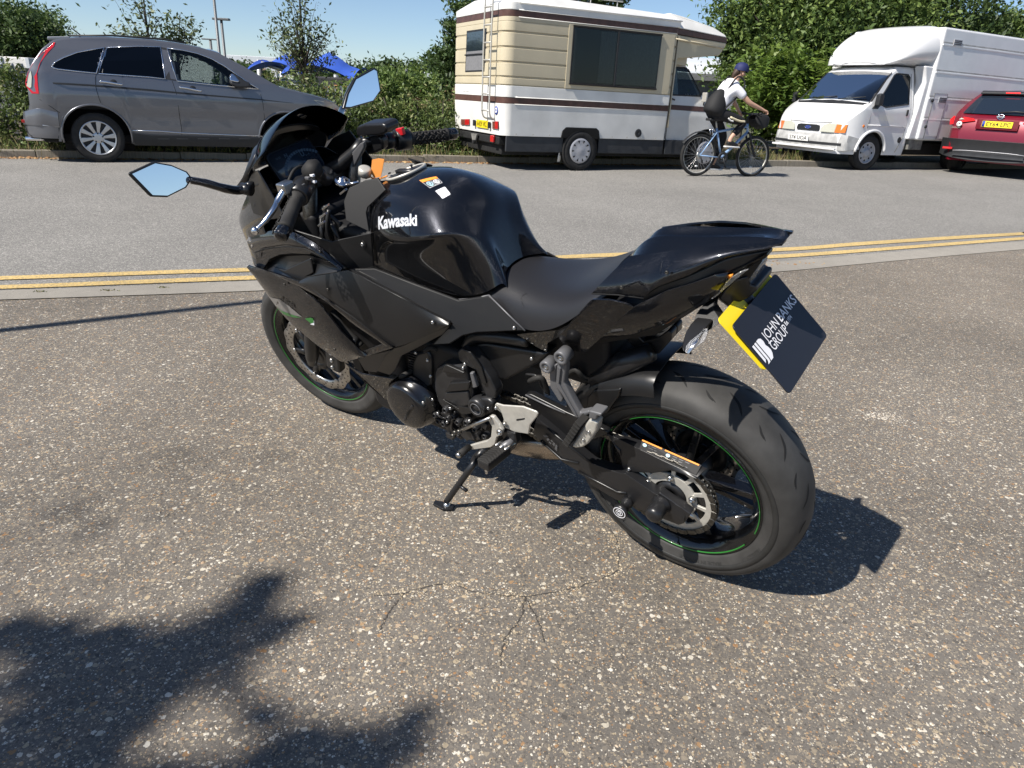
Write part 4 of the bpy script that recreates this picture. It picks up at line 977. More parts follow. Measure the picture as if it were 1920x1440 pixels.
# pillion peg hanger
def hanger(s):
    q = lambda k, pts, lat: [V3((p.x, p.y*s, p.z)) for p in [P(k,u,v_,lat) for u, v_ in pts]]
    o = plate('pillion_hanger', q('f', [(862,715),(960,720),(965,800),(945,950),(1030,1120),(1120,1285),(1225,1262),(1232,1300),(1130,1352),(1070,1345),(965,1170),(870,1000),(850,900)], .165), .022*s, 'cast_grey', bike, .005)
    plate('hanger_prong', q('f', [(775,830),(800,760),(860,740),(850,900),(870,1000),(930,1140),(915,1172),(880,1150),(785,1000)], .160), .012*s, 'cast_grey', o, .004)
    plate('hanger_fin', q('f', [(870,760),(905,790),(885,960),(1060,1270),(1090,1330),(960,1130),(850,980)], .170), .010*s, 'cast_grey', o, .003)
    for u, v_, r in ((738,775,.017),(903,672,.018)):
        c0 = P('f',u,v_,.172); c0.y *= s
        Obj('hanger_boss', *lathe_data([(-.03,.0005),(-.03,r),(0,r),(.002,r*.9),(.002,r*.55),(-.004,r*.5),(-.004,.0005)], c0, (0,s,0), n=24, closed=False), 'cast_grey', o)
        Obj('boss_bolt', *bolt_data(c0 + V3((0,-.003*s,0)), (0,s,0), r*.42, .004), 'steel', o)
    pg = plate('pillion_peg', q('o', [(1290,755),(1320,750),(1362,772),(1352,835),(1290,930),(1250,958),(1200,965),(1165,955),(1210,880),(1260,800)], .185), .03*s, 'alloy_satin', bike, .006)
    plate('peg_clamp', q('o', [(1295,680),(1390,705),(1385,728),(1360,722),(1350,752),(1290,740),(1296,705)], .19), .035*s, 'cast_grey', pg, .004)
    rb = []
    for k in range(8):
        a = P('o',1272-14*k,768+22*k,.180); a.y *= s; rb.append(box_data(a + V3((.010,0,.004)), (.009,.02,.0028), (V3((.8,0,.6)), V3((0,1,0)), V3((-.6,0,.8)))))
    Obj('peg_rubber', *join(rb), 'rubber', pg, bevel=.001)
    for u, v_ in ((1295,840),(1255,900)):
        c0 = P('o',u,v_,.187); c0.y *= s; Obj('peg_bolt', *bolt_data(c0, (0,s,0), .005, .003), 'steel', pg)
hanger(1); hanger(-1)
# heel guard, rider peg, gear linkage
both(plateL('heel_guard', 'o', [(588,640),(600,625),(650,640),(800,650),(900,688),(915,705),(905,728),(855,790),(842,858),(740,842),(655,805),(648,790),(655,745),(640,700),(600,670)], .172, .006, 'alloy_satin', None, .003))
plateL('guard_slot', 'o', [(752,744),(815,736),(812,746),(754,756)], .1728, .001, 'deep_black', None, 0)
Obj('guard_bolts', *join([bolt_data(P('o',u,v_,.173), (0,1,0), .0055, .005) for u, v_ in ((605,655),(666,770))]), 'steel', bike)
def peg(s):
    ra, tp = P('o',672,945,.200), P('o',500,1080,.292); ra.y *= s; tp.y *= s
    x = (tp-ra).normalized(); u = V3((0,0,1)); u = (u - x*u.dot(x)).normalized(); y = x.cross(u); L_ = (tp-ra).length
    o = box('rider_peg', (ra+tp)/2 - u*.008, (L_/2, .020, .012), 'satin_black', bike, .005, (x, y, u))
    rb = []
    for k in range(9):
        for sg in (-1, 1):
            c0 = ra + x*(L_*(k+.7)/9.6) + y*(sg*.009) + u*.006; dd = (x*.45 + y*sg).normalized(); rb.append(box_data(c0, (.011,.0030,.0030), (dd, u.cross(dd), u)))
    rb.append(box_data((ra+tp)/2+u*.003, (L_/2*.98,.0195,.004), (x,y,u)))
    Obj('peg_rubber', *join(rb), 'rubber', o, bevel=.001)
    tube('peg_feeler', [tp - u*.012 - x*.01, tp - u*.038 - x*.01], .0045, 'alloy_bright', o, 8)
    tube('peg_clevis', [ra - x*.045, ra + x*.01], .012, 'cast_grey', o, 8)
    Obj('peg_spring', *join([tube_data([ra + y*d*.016 - x*.02 + u*.004, ra + y*d*.016 + x*.022 + u*.008], .004, 6) for d in (-1, 0, 1)]), 'steel', o)
peg(1); peg(-1)
plateL('peg_bracket', 'o', [(640,830),(740,850),(755,930),(700,1000),(680,990),(690,930),(650,900)], .178, .025, 'satin_black', None, .004)
gl_ = plateL('gear_lever', 'o', [(530,740),(555,722),(580,728),(625,790),(650,830),(640,865),(605,880),(590,935),(560,958),(430,975),(395,968),(392,948),(420,938),(530,908),(560,880),(568,800)], .190, .012, 'alloy_satin', None, .003)
Obj('lever_pivot', *bolt_data(P('o',632,838,.192), (0,1,0), .010, .008), 'steel', gl_)
tube('gear_rod', [P('o',555,735,.196), P('o',330,830,.185)], .0048, 'steel', bike, 8)
Obj('rod_end', *join([bolt_data(P('o',u,v_,.185), (0,1,0), .008, .010) for u, v_ in ((300,838),(285,862),(330,830))]), 'steel_dark', bike)
t0 = P('o',400,952,.196); t1 = P('o',322,1012,.245)
tube('toe_peg', [t0, t1], [.0095,.011], 'rubber', bike, 12); tube('toe_peg_tip', [t1, t1+(t1-t0).normalized()*.008], [.0105,.006], 'steel', bike, 10)
# side stand
ft = BK.loc(gpx(832, 951)); ft += V3((0,0,.006))
s0 = P('o',600,900,.11); s1 = P('k',540,460,.20)
st_ = tube('side_stand', smoothpath([s0, P('k',575,390,.165), s1, ft.lerp(s1,.45), ft + (s1-ft).normalized()*.02], 3), [.013]*3+[.012]*3+[.010]*6+[.009], 'satin_black', bike, 12)
gN = V3((BK.x.z, BK.y.z, BK.z.z)); gx = (V3((1,.2,0)) - gN*gN.dot(V3((1,.2,0)))).normalized(); gy = gN.cross(gx)
plate('stand_foot', [ft + gx*a + gy*b2 + gN*.006 for a, b2 in ((.035,-.008),(.03,.012),(-.01,.022),(-.035,.008),(-.03,-.018),(0,-.016))], .008, 'satin_black', st_, .002, gN)
Obj('stand_bolt', *lathe_data([(0,.011),(.006,.010),(.010,.005),(.011,.0003)], ft + gx*-.012 + gN*.006, gN, gx, n=14, closed=False), 'steel', st_)
tq = ft.lerp(s1, .52); tube('stand_tang', [tq, tq + V3((-.035,.004,-.004))], .006, 'satin_black', st_, 8)

# ---------------- front end
dl = 0.107969; KD = V3((-math.sin(R(24)),0,math.cos(R(24)))); AX0 = V3((1.51,0,0))
ROT = Matrix.Rotation(dl, 3, KD)
def SF(q): return AX0 + ROT @ (V3(q) - AX0)
def sfv(d): return [SF(p) for p in d[0]], d[1]
FC = V3((1.41,0,.300))
fw = Obj('front_wheel', *sfv(lathe_data(rimprof(.052,.223,.032), FC, n=96)), 'gloss_black', bike)
Obj('tyre', *sfv(lathe_data(tyreprof(.061,.300,.221,.050), FC, n=110)), 'tyre_rubber', fw)
Obj('rim_tape', *sfv(lathe_data([(.0510,.2132),(.0528,.2154),(.0538,.2152),(.0520,.2128)], FC, n=96)), 'green_tape', fw)
Obj('spokes', *sfv(join([spoke(FC, R(20)+k*2*math.pi/5, .03, .197, .012, .010, .016, .014, 0, .006) for k in range(5)] + [spoke(FC, R(42)+k*2*math.pi/5, .03, .197, .010, .008, .014, .012, 0, -.006) for k in range(5)])), 'gloss_black', fw, bevel=.003)
Obj('hub', *sfv(lathe_data([(-.07,.012),(-.07,.035),(-.02,.045),(.02,.045),(.07,.035),(.07,.012)], FC, n=32)), 'satin_black', fw)
for s in (1, -1):
    disc(FC, .068*s, .112, .150, 12, fw, SF)
    Obj('disc_carrier', *sfv(join([lathe_data([(.064*s,.035),(.070*s,.035),(.070*s,.06),(.064*s,.06)], FC, n=40)] + [spoke(FC, k*2*math.pi/6, .05, .116, .014, .009, .003, .003, .067*s, .067*s) for k in range(6)])), 'satin_black', fw)
    Obj('disc_rivets', *sfv(join([bolt_data(FC + V3((.114*math.cos(a), .071*s, .114*math.sin(a))), (0,s,0), .008, .003) for a in [k*math.pi/3 for k in range(6)]])), 'steel', fw)
    f0 = FC + V3((-.012, .097*s, .02)); fd = KD
    lg = tube('fork_leg', [SF(f0 - fd*.04), SF(f0), SF(f0 + fd*.08), SF(f0 + fd*.22), SF(f0 + fd*.36)], [.016,.024,.026,.026,.026], 'satin_black', bike, 16)
    tube('fork_tube', [SF(f0 + fd*.3), SF(f0 + fd*.74)], .0205, 'steel_dark', lg, 16)
    cp_ = FC + V3((-.115,.074*s,.03))
    cal = Obj('brake_caliper', *sfv(box_data(cp_, (.030,.026,.055), (V3((.95,0,.3)), V3((0,1,0)), V3((-.3,0,.95))))), 'engine_black', bike, bevel=.008)
    Obj('caliper_bolts', *sfv(join([bolt_data(cp_ + V3((-.3*.035*k,.026*s,.95*.035*k)), (0,s,0), .008, .006) for k in (-1, 0, 1)])), 'steel', cal)
    tube('brake_hose', [SF(p) for p in smoothpath([cp_ + V3((.01,.01*s,.05)), cp_ + V3((-.02,.015*s,.14)), cp_ + V3((-.08,.01*s,.26)), cp_ + V3((-.12,0,.38))])], .005, 'rubber', bike, 8)
mg = []
for i in range(15):
    a = R(66 + 80*i/14); r = .318
    mg.append([SF(FC + V3((r_*math.cos(a), y, r_*math.sin(a)))) for y, r_ in ((-.078,r-.045),(-.072,r-.012),(-.04,r),(0,r+.003),(.04,r),(.072,r-.012),(.078,r-.045))])
v, f = grid(mg); Obj('front_mudguard', v, f, 'gloss_black', bike, solid=.003, off=0)

# ---------------- cockpit
SC = [[(1.492,0,.950),(1.470,.06,.955),(1.395,.11,.972),(1.315,.150,.995),(1.235,.178,1.035)],
      [(1.430,0,1.022),(1.410,.055,1.020),(1.345,.105,1.022),(1.275,.145,1.030),(1.215,.172,1.052)],
      [(1.330,0,1.094),(1.318,.055,1.090),(1.275,.105,1.078),(1.228,.142,1.066),(1.195,.168,1.068)],
      [(1.240,0,1.140),(1.232,.050,1.134),(1.210,.095,1.118),(1.188,.135,1.096),(1.175,.160,1.080)],
      [(1.170,0,1.160),(1.168,.045,1.155),(1.165,.085,1.140),(1.163,.125,1.114),(1.165,.152,1.090)]]
v, f = grid([full(c) for c in SC]); Obj('windscreen', v, [tuple(reversed(q)) for q in f], 'smoked', bike, sub=2, solid=.003)
# screen surround and inner cockpit shell
rim = [V3((1.335,.150,.965)), V3((1.290,.150,.990)), V3((1.262,.150,1.022)), V3((1.245,.135,1.056)), V3((1.245,.095,1.085)), V3((1.255,.045,1.102)), V3((1.260,0,1.106))]
rim = rim + [V3((p.x,-p.y,p.z)) for p in reversed(rim[:-1])]
inn = [V3((1.310,.100,.955)), V3((1.320,.105,.990)), V3((1.330,.105,1.020)), V3((1.340,.095,1.045)), V3((1.348,.07,1.058)), V3((1.352,.035,1.062)), V3((1.352,0,1.063))]
inn = inn + [V3((p.x,-p.y,p.z)) for p in reversed(inn[:-1])]
outr = [V3((1.40,.148,.955)), V3((1.36,.155,.975)), V3((1.315,.158,1.000)), V3((1.290,.143,1.040)), V3((1.300,.098,1.068)), V3((1.315,.045,1.086)), V3((1.320,0,1.090))]
outr = outr + [V3((p.x,-p.y,p.z)) for p in reversed(outr[:-1])]
v, f = grid([outr, rim, inn]); Obj('dash_hood', v, f, 'satin_black', bike, sub=2, solid=.004, off=0)
v, f = grid([[V3((1.40,.150,.955)), V3((1.28,.165,.975)), V3((1.20,.175,1.02))], [V3((1.38,.10,.93)), V3((1.27,.11,.925)), V3((1.15,.14,.94))], [V3((1.37,-.10,.93)), V3((1.27,-.11,.925)), V3((1.15,-.14,.94))], [V3((1.40,-.150,.955)), V3((1.28,-.165,.975)), V3((1.20,-.175,1.02))]])
Obj('cockpit_floor', v, f, 'matte_black', bike, sub=2, solid=.004, off=0)
both(strip('cockpit_side', [V3((1.335,.150,.965)), V3((1.262,.155,1.020)), V3((1.200,.175,1.040))], [V3((1.30,.175,.90)), V3((1.20,.185,.90)), V3((1.12,.19,.92))], 'matte_black', bike, bulge=.0))
q0, q1, q2, q3 = P('a',428,615,.080), P('a',735,478,-.066), P('a',858,640,-.066), P('a',535,808,.080)
mid = (q0+q1+q2+q3)/4
xd = V3((.0,-1,.0)); 
hx, hy = .084, .050
yd = V3((.50,0,.86)).normalized(); dc = V3((1.262,.002,1.000)); dn_ = xd.cross(yd)
das = plate('instrument_display', rrect(dc, xd, yd, hx, hy, .018), .012, 'satin_black', bike, .002, dn_ if dn_.x < 0 else -dn_)
dnn = dn_ if dn_.x < 0 else -dn_
plate('display_screen', rrect(dc + dnn*.001, xd, yd, hx*.93, hy*.90, .014), .001, 'tft_sky_sheen', das, 0, dnn)
def dt(txt, s, u, w_, b=.0):
    me = text_mesh(txt, s, b); place_text('display_digits', me, 'tft_mark', das, dc + xd*u + yd*w_ + dnn*.0020, xd, yd)
dt('0', .030, .030, .012); dt('km/h', .008, .046, .004); dt('N', .016, -.022, .024, .0004); dt('16:03', .009, -.05, .026); dt('ODO 12', .007, .03, -.022); dt('24 C', .008, -.052, -.02)
ar = []
for k in range(18):
    a = R(165 - 7*k); c0 = dc + xd*.02 + yd*-.045 + dnn*.0018
    e = xd*math.cos(a)*1.15 + yd*math.sin(a); e2 = xd*math.cos(a-.1)*1.15 + yd*math.sin(a-.1)
    ar.append(([c0 + e*.064, c0 + e*.072, c0 + e2*.072, c0 + e2*.064], [(0,1,2,3)]))
Obj('display_arc', *join(ar), 'tft_mark', das, smooth=False)
# steering head
box('top_yoke', SF((1.175,0,.955)), (.03,.10,.014), 'satin_black', bike, .006)
box('dash_bracket', (1.30,0,.95), (.04,.06,.03), 'deep_black', bike, .01)
for s in (1, -1):
    ys = SF((1.165,.092*s,.955))
    Obj('fork_cap', *lathe_data([(0,.0005),(0,.024),(.012,.024),(.018,.018),(.018,.010),(.024,.009),(.024,.0005)], ys, KD, (1,0,0), n=24, closed=False), 'alloy_satin', bike)
# bars
def bars(s, inner, gs, ge):
    t = (ge-inner).normalized()
    hb = tube('handlebar', [inner - t*.02, inner, gs, ge - t*.01], .0112, 'satin_black', bike, 12)
    gr_ = tube('grip', [gs, gs+t*.004, gs+t*.012, ge-t*.030, ge-t*.026, ge-t*.02], [.024,.024,.0168,.0172,.0195,.019], 'rubber', hb, 18)
    rb = []
    u = t.orthogonal().normalized(); w_ = t.cross(u); Lg = (ge-gs).length - .05
    for k in range(10):
        for j in range(7):
            a = j*2*math.pi/7 + (.45 if k % 2 else 0); d = u*math.cos(a) + w_*math.sin(a); e = t.cross(d)
            dd = (t*.7 + e*(.7 if k % 2 else -.7)).normalized()
            rb.append(box_data(gs + t*(.016 + Lg*(k+.5)/10) + d*.0172, (.0075,.0014,.0016), (dd, d.cross(dd), d)))
    Obj('grip_ribs', *join(rb), 'rubber', hb)
    tube('bar_end', [ge-t*.02, ge-t*.016, ge+t*.006, ge+t*.012], [.016,.0175,.0175,.012], 'gloss_black', hb, 16)
    return hb, t
Li, Lg, Le = P('a',815,720,.135), P('a',655,985,.215), P('a',505,1335,.355)
Ri, Rg, Re = P('b',470,800,-.120), P('b',855,775,-.228), P('b',1285,725,-.372)
hbL, tL = bars(1, Li, Lg, Le); hbR, tR = bars(-1, Ri, Rg, Re)
def swbox(c, t, r, L_, m='satin_black', name='switchgear', nn=18):
    return tube(name, [c - t*L_, c - t*(L_*.92), c + t*(L_*.92), c + t*L_], [r*.9, r, r, r*.9], m, bike, nn)
sL = swbox(Lg - tL*.030, tL, .029, .028); swbox(Lg - tL*.062, tL, .020, .012)
Obj('switch_buttons', *join([box_data(P('a',u,v_,lt), (.008,.006,.004)) for u, v_, lt in ((790,800,.165),(815,770,.16),(760,790,.172),(700,860,.19))]), 'cast_grey', sL, bevel=.002)
Obj('switch_buttons', *join([box_data(P('a',u,v_,lt), (.006,.004,.003)) for u, v_, lt in ((800,765,.170),(820,825,.165),(660,862,.2))]), 'white_print', sL, bevel=.001)
tube('horn_housing', [P('a',770,735,.150), P('a',820,700,.150), P('a',850,690,.140)], [.022,.026,.022], 'rubber', bike, 14)
sR = swbox(Rg - tR*.022, tR, .030, .022); swbox(Rg - tR*.062, tR, .023, .016)
plate('kill_switch', [P('b',u,v_,-.190) for u, v_ in ((725,680),(785,668),(802,738),(758,748),(742,740))], -.012, 'red_plastic', sR, .002, (0,-1,0))
plate('start_mark', [P('b',u,v_,-.205) for u, v_ in ((790,672),(825,675),(825,692),(795,690))], -.008, 'green_tape', sR, .001, (0,-1,0))
rsv = [P('b',u,v_,-.105) for u, v_ in ((345,660),(420,632),(600,622),(640,660),(635,720),(580,745),(350,760),(340,700))]
plate('brake_reservoir', [p + V3((0,.0,.0)) for p in rsv], -.055, 'satin_black', bike, .008, (0,-1,0))
plate('brake_master', [P('b',u,v_,-.12) for u, v_ in ((440,760),(570,745),(600,800),(600,880),(520,920),(450,930),(420,850))], -.03, 'satin_black', bike, .008, (0,-1,0))
tube('brake_lever', smoothpath([Ri + V3((.03,-.02,-.005)), Ri.lerp(Rg,.6) + V3((.065,0,-.01)), Rg.lerp(Re,.5) + V3((.07,0,-.015)), Re + V3((.06,.01,-.02))]), [.008]*9+[.006]*3+[.007], 'alloy_bright', bike, 10)
# clutch lever on the left
lv = smoothpath([P('a',530,905,.235), P('a',470,1010,.262), P('a',430,1090,.290), P('a',350,1200,.322), P('a',260,1290,.352)], 4)
cl_ = tube('clutch_lever', lv, [.009]*5+[.0075]*8+[.006]*3+[.0055], 'alloy_bright', bike, 10)
e_ = P('a',248,1300,.356); Obj('lever_ball', *lathe_data([(-.010,.0003),(-.008,.006),(-.004,.0095),(0,.0105),(.004,.0095),(.008,.006),(.010,.0003)], e_, (0,1,0), n=16, closed=False), 'alloy_bright', cl_)
box('clutch_perch', P('a',545,880,.225), (.016,.018,.014), 'steel', bike, .004)
tube('clutch_cable', smoothpath([P('a',560,850,.21), P('a',620,720,.17), P('a',700,680,.13), P('a',740,740,.08), P('a',800,1000,.06)]), .0042, 'rubber', bike, 8)
# risers
def riser(s, c1, pts, m='satin_black'):
    tube('bar_riser', pts, [.024,.020,.017,.021], m, bike, 12)
riser(-1, 0, [P('b',40,1120,-.03), P('b',200,1020,-.06), P('b',330,900,-.09), P('b',430,800,-.115)])
riser(1, 0, [P('a',930,760,.03), P('a',930,800,.07), P('a',890,770,.10), P('a',830,730,.13)])
plate('riser_web', [P('b',u,v_,-.075) for u, v_ in ((165,1050),(215,1010),(380,820),(420,800),(425,860),(330,1040),(300,1060),(190,1070))], -.012, 'cast_grey', bike, .004, (0,-1,0))
# ignition, key and paper tag, filler clutter
Obj('fork_nut', *lathe_data([(0,.0005),(0,.022),(.006,.022),(.008,.018),(.008,.009),(.016,.008),(.016,.0005)], P('a',1085,835,.045), KD, (1,0,0), n=24, closed=False), 'alloy_bright', bike)
tube('damper_rod', [P('a',1100,860,.05), P('a',1250,830,.03)], .004, 'alloy_bright', bike, 8)
Obj('ignition', *lathe_data([(0,.0005),(0,.018),(.02,.018),(.022,.012),(.022,.0005)], P('b',430,1120,0), KD, (1,0,0), n=20, closed=False), 'alloy_satin', bike)
ky = plate('key', [P('b',u,v_,-.005) for u, v_ in ((400,1095),(470,1080),(490,1120),(440,1165),(420,1140))], .006, 'steel', bike, .001)
plate('key_tag', [P('b',u,v_,-.012) for u, v_ in ((502,975),(560,962),(618,970),(600,1075),(585,1140),(520,1150),(490,1095))], .0012, 'orange_card', bike, 0, smooth=False)
tube('key_ring', smoothpath([P('b',470,1120,-.008), P('b',500,1150,-.01), P('b',560,1160,-.012), P('b',650,1130,-.02)]), .0022, 'orange', bike, 6)
cb = []
for k in range(9):
    p = P('a', 720+rng.uniform(-20,260), 1050+rng.uniform(0,200), .10); cb.append(tube_data(smoothpath([p, p+V3((rng.uniform(-.04,.02),rng.uniform(-.03,.03),-.05)), p+V3((rng.uniform(-.06,.06),rng.uniform(-.04,.04),-.13))]), .006, 8))
Obj('cable_bundle', *join(cb), 'engine_black', bike)
Obj('cable_clamps', *join([box_data(P('a',u,v_,lt), (.012,.006,.003), (V3((.8,.3,-.5)).normalized(), V3((-.3,.95,0)).normalized(), V3((.5,.1,.85)).normalized())) for u, v_, lt in ((930,1068,.13),(905,1150,.13),(890,1230,.14),(1100,920,.05))]), 'steel', bike, bevel=.001)
Obj('headlamp_knob', *lathe_data([(0,.0005),(0,.020),(.012,.018),(.016,.012),(.016,.0005)], P('a',300,1040,.150), (-.8,.5,.1), n=20, closed=False), 'satin_black', bike)
# mirrors
def mirror_unit(outline, inner, lat_o, lat_i, glassn, stalk, s):
    """outline pixels (full image) from which the head is built; lateral runs from inner to outer end"""
    xs = [p[0] for p in outline]; pts = []
    for (u, v_) in outline:
        k = (u-min(xs))/(max(xs)-min(xs)); k = k if s > 0 else 1-k
        pts.append(BK.at(u, v_, lat_o + (lat_i-lat_o)*k))
    c0 = sum(pts, V3())/len(pts)
    # flatten into one plane facing back
    n = V3(glassn).normalized(); o_ = BK.loc(cC)
    fl = []
    for (u, v_) in outline:
        d = BK.dirl(ray(u, v_)); fl.append(o_ + d*((c0-o_).dot(n)/d.dot(n)))
    hd = plate('mirror', fl, .010, 'satin_black', bike, .004, n)
    c1 = sum(fl, V3())/len(fl)
    bk_ = [c1 + (p-c1)*.55 - n*.045 for p in fl]; N_ = len(fl)
    b0 = [p - n*.009 for p in fl]
    Obj('mirror_shell', b0 + bk_, [(i, (i+1)%N_, (i+1)%N_+N_, i+N_) for i in range(N_)] + [tuple(range(N_,2*N_))], 'satin_black', hd, bevel=.006)
    gls = [c1 + (p-c1)*.90 + n*.0012 for p in fl]
    plate('mirror_glass', gls, .0008, 'mirror_glass', hd, 0, n, smooth=False)
    return hd, fl
mL, fL = mirror_unit([(240,325),(288,303),(322,309),(352,322),(362,335),(350,352),(314,370),(283,369)], 0, .455, .325, (-.90,.08,.13), None, 1)
mR, fR = mirror_unit([(644,204),(651,177),(666,147),(703,126.5),(708.5,129.5),(715,170),(701,190.5),(654,204)], 0, -.44, -.33, (-.90,-.10,.075), None, -1)
tube('mirror_stalk', smoothpath([BK.at(358,338,.325), BK.at(385,343,.30), BK.at(420,353,.262), BK.at(447,357,.225), BK.at(466,352,.20)]), [.010]*4+[.011]*4+[.012]*4+[.012]*4+[.016], 'gloss_black', bike, 12)
Obj('stalk_joint', *join([lathe_data([(-.016,.0005),(-.016,.016),(.016,.016),(.016,.0005)], BK.at(462,355,.205), (1,.3,.2), n=16, closed=False), bolt_data(BK.at(475,347,.185), (.3,1,.3), .010, .02)]), 'satin_black', bike)
tube('mirror_stalk', smoothpath([BK.at(643,205,-.325), BK.at(640,213,-.29), BK.at(640,222,-.24), BK.at(638,228,-.195)]), .012, 'gloss_black', bike, 12)
# ================================================================== VEHICLES
UPZ = Vector((0,0,1))
def vframe(origin, head_deg, scale=1.0):
    h = R(head_deg); x = Vector((math.sin(h), math.cos(h), 0)); o = Vector(origin); o.z = gz(o.x, o.y) + .003
    return Frame(o, x, Vector((-x.y, x.x, 0)), UPZ)
mat('paint_grey', (.150,.155,.172), .30, .55, 1.0, .5, flake=.03, bscale=2500)
mat('paint_red', (.17,.007,.018), .30, .25, 1.0, .5, flake=.03, bscale=2500)
mat('paint_white', (.70,.70,.70), .32, 0, .5, .5, noise=.05, nscale=3)
mat('gel_white', (.70,.69,.655), .38, 0, .2, .5, noise=.12, nscale=2.5)
mat('gel_beige', (.52,.455,.32), .45, 0, .1, .5, noise=.05, nscale=3)
mat('gel_brown', (.085,.040,.030), .45, 0, .1, .5, noise=.25, nscale=12)
mat('dark_plastic', (.020,.021,.023), .5, noise=.1, nscale=10)
mat('skirt_dark', (.030,.032,.036), .5, noise=.25, nscale=6)
mat('chassis_dark', (.010,.010,.010), .8, noise=.4, nscale=10)
mat('wheel_arch', (.004,.004,.004), .9)
mat('chrome', (.75,.76,.78), .08, 1.0)
mat('alloy_wheel', (.52,.53,.55), .30, .85)
mat('alloy_dark', (.03,.03,.032), .5)
mat('trim_silver', (.40,.40,.42), .5, .3)
mat('car_tyre', (.018,.0175,.017), .8, noise=.3, nscale=15)
mat('lamp_red', (.50,.012,.014), .12, 0, 1.0)
mat('lamp_amber', (.62,.16,.012), .15, 0, 1.0)
mat('lamp_clear', (.46,.46,.38), .12, 0, 1.0)
mat('lamp_brown', (.16,.05,.035), .2, 0, .8)
mat('interior', (.030,.031,.036), .8)
mat('interior_grey', (.13,.12,.12), .8)
mat('curtain', (.17,.17,.175), .9, noise=.12, nscale=30)
mat('curtain_pale', (.62,.66,.66), .9, noise=.12, nscale=30)
mat('plate_white', (.75,.75,.73), .4)
mat('plate_char', (.006,.006,.006), .5)
mat('euro_blue', (.02,.05,.32), .4)
mat('grime', (.16,.155,.14), .7, noise=.4, nscale=14)
mat('lamp_brake', (.55,.012,.014), .15, 0, 1.0, emit=((1,.03,.03), 1.6))
def interp(tab, x):
    if x <= tab[0][0]: return tab[0][1]
    for (a, b_), (c, d_) in zip(tab, tab[1:]):
        if x <= c: return b_ + (d_-b_)*(x-a)/(c-a)
    return tab[-1][1]
def inpoly(x, z, poly):
    c = False; n = len(poly)
    for i in range(n):
        (x0, z0), (x1, z1) = poly[i], poly[(i+1) % n]
        if (z0 > z) != (z1 > z) and x < (x1-x0)*(z-z0)/(z1-z0)+x0: c = not c
    return c
def car_body(name, parent, m, x0, x1, top, bot, half, crown, holes, n=130, rows=34, roofn=10, roofholes=(), smooth=True):
    """side surfaces from bottom edge to top edge of the profile, joined over the roof; holes = polygons (x,z) in both sides"""
    V, F = [], []; per = rows*2 + roofn - 1
    xs = [x0 + (x1-x0)*i/n for i in range(n+1)]
    for x in xs:
        zt, zb = interp(top, x), bot(x); col = []
        for j in range(rows):
            z = zb + (zt-zb)*(j/(rows-1)); col.append(Vector((x, -half(x, z), z)))
        ht = half(x, zt)
        for j in range(1, roofn):
            y = -ht + 2*ht*j/roofn; k = 1-(y/ht)**2 if ht > 1e-6 else 0
            col.append(Vector((x, y, zt + crown(x)*k)))
        for j in range(rows):
            z = zt + (zb-zt)*(j/(rows-1)); col.append(Vector((x, half(x, z), z)))
        V += col
    P_ = len(V)//(n+1)
    for i in range(n):
        for j in range(P_-1):
            a = i*P_+j; q = (a, a+1, a+P_+1, a+P_)
            c = (V[q[0]]+V[q[1]]+V[q[2]]+V[q[3]])/4
            if j < rows-1 or j >= P_-rows:
                if any(inpoly(c.x, c.z, h) for h in holes): continue
            elif any(a0 < c.x < a1 for a0, a1 in roofholes): continue
            F.append(q)
    F.append(tuple(range(P_))[::-1]); F.append(tuple(range(n*P_, n*P_+P_)))
    return Obj(name, V, [tuple(reversed(q)) for q in F], m, parent, smooth=smooth)
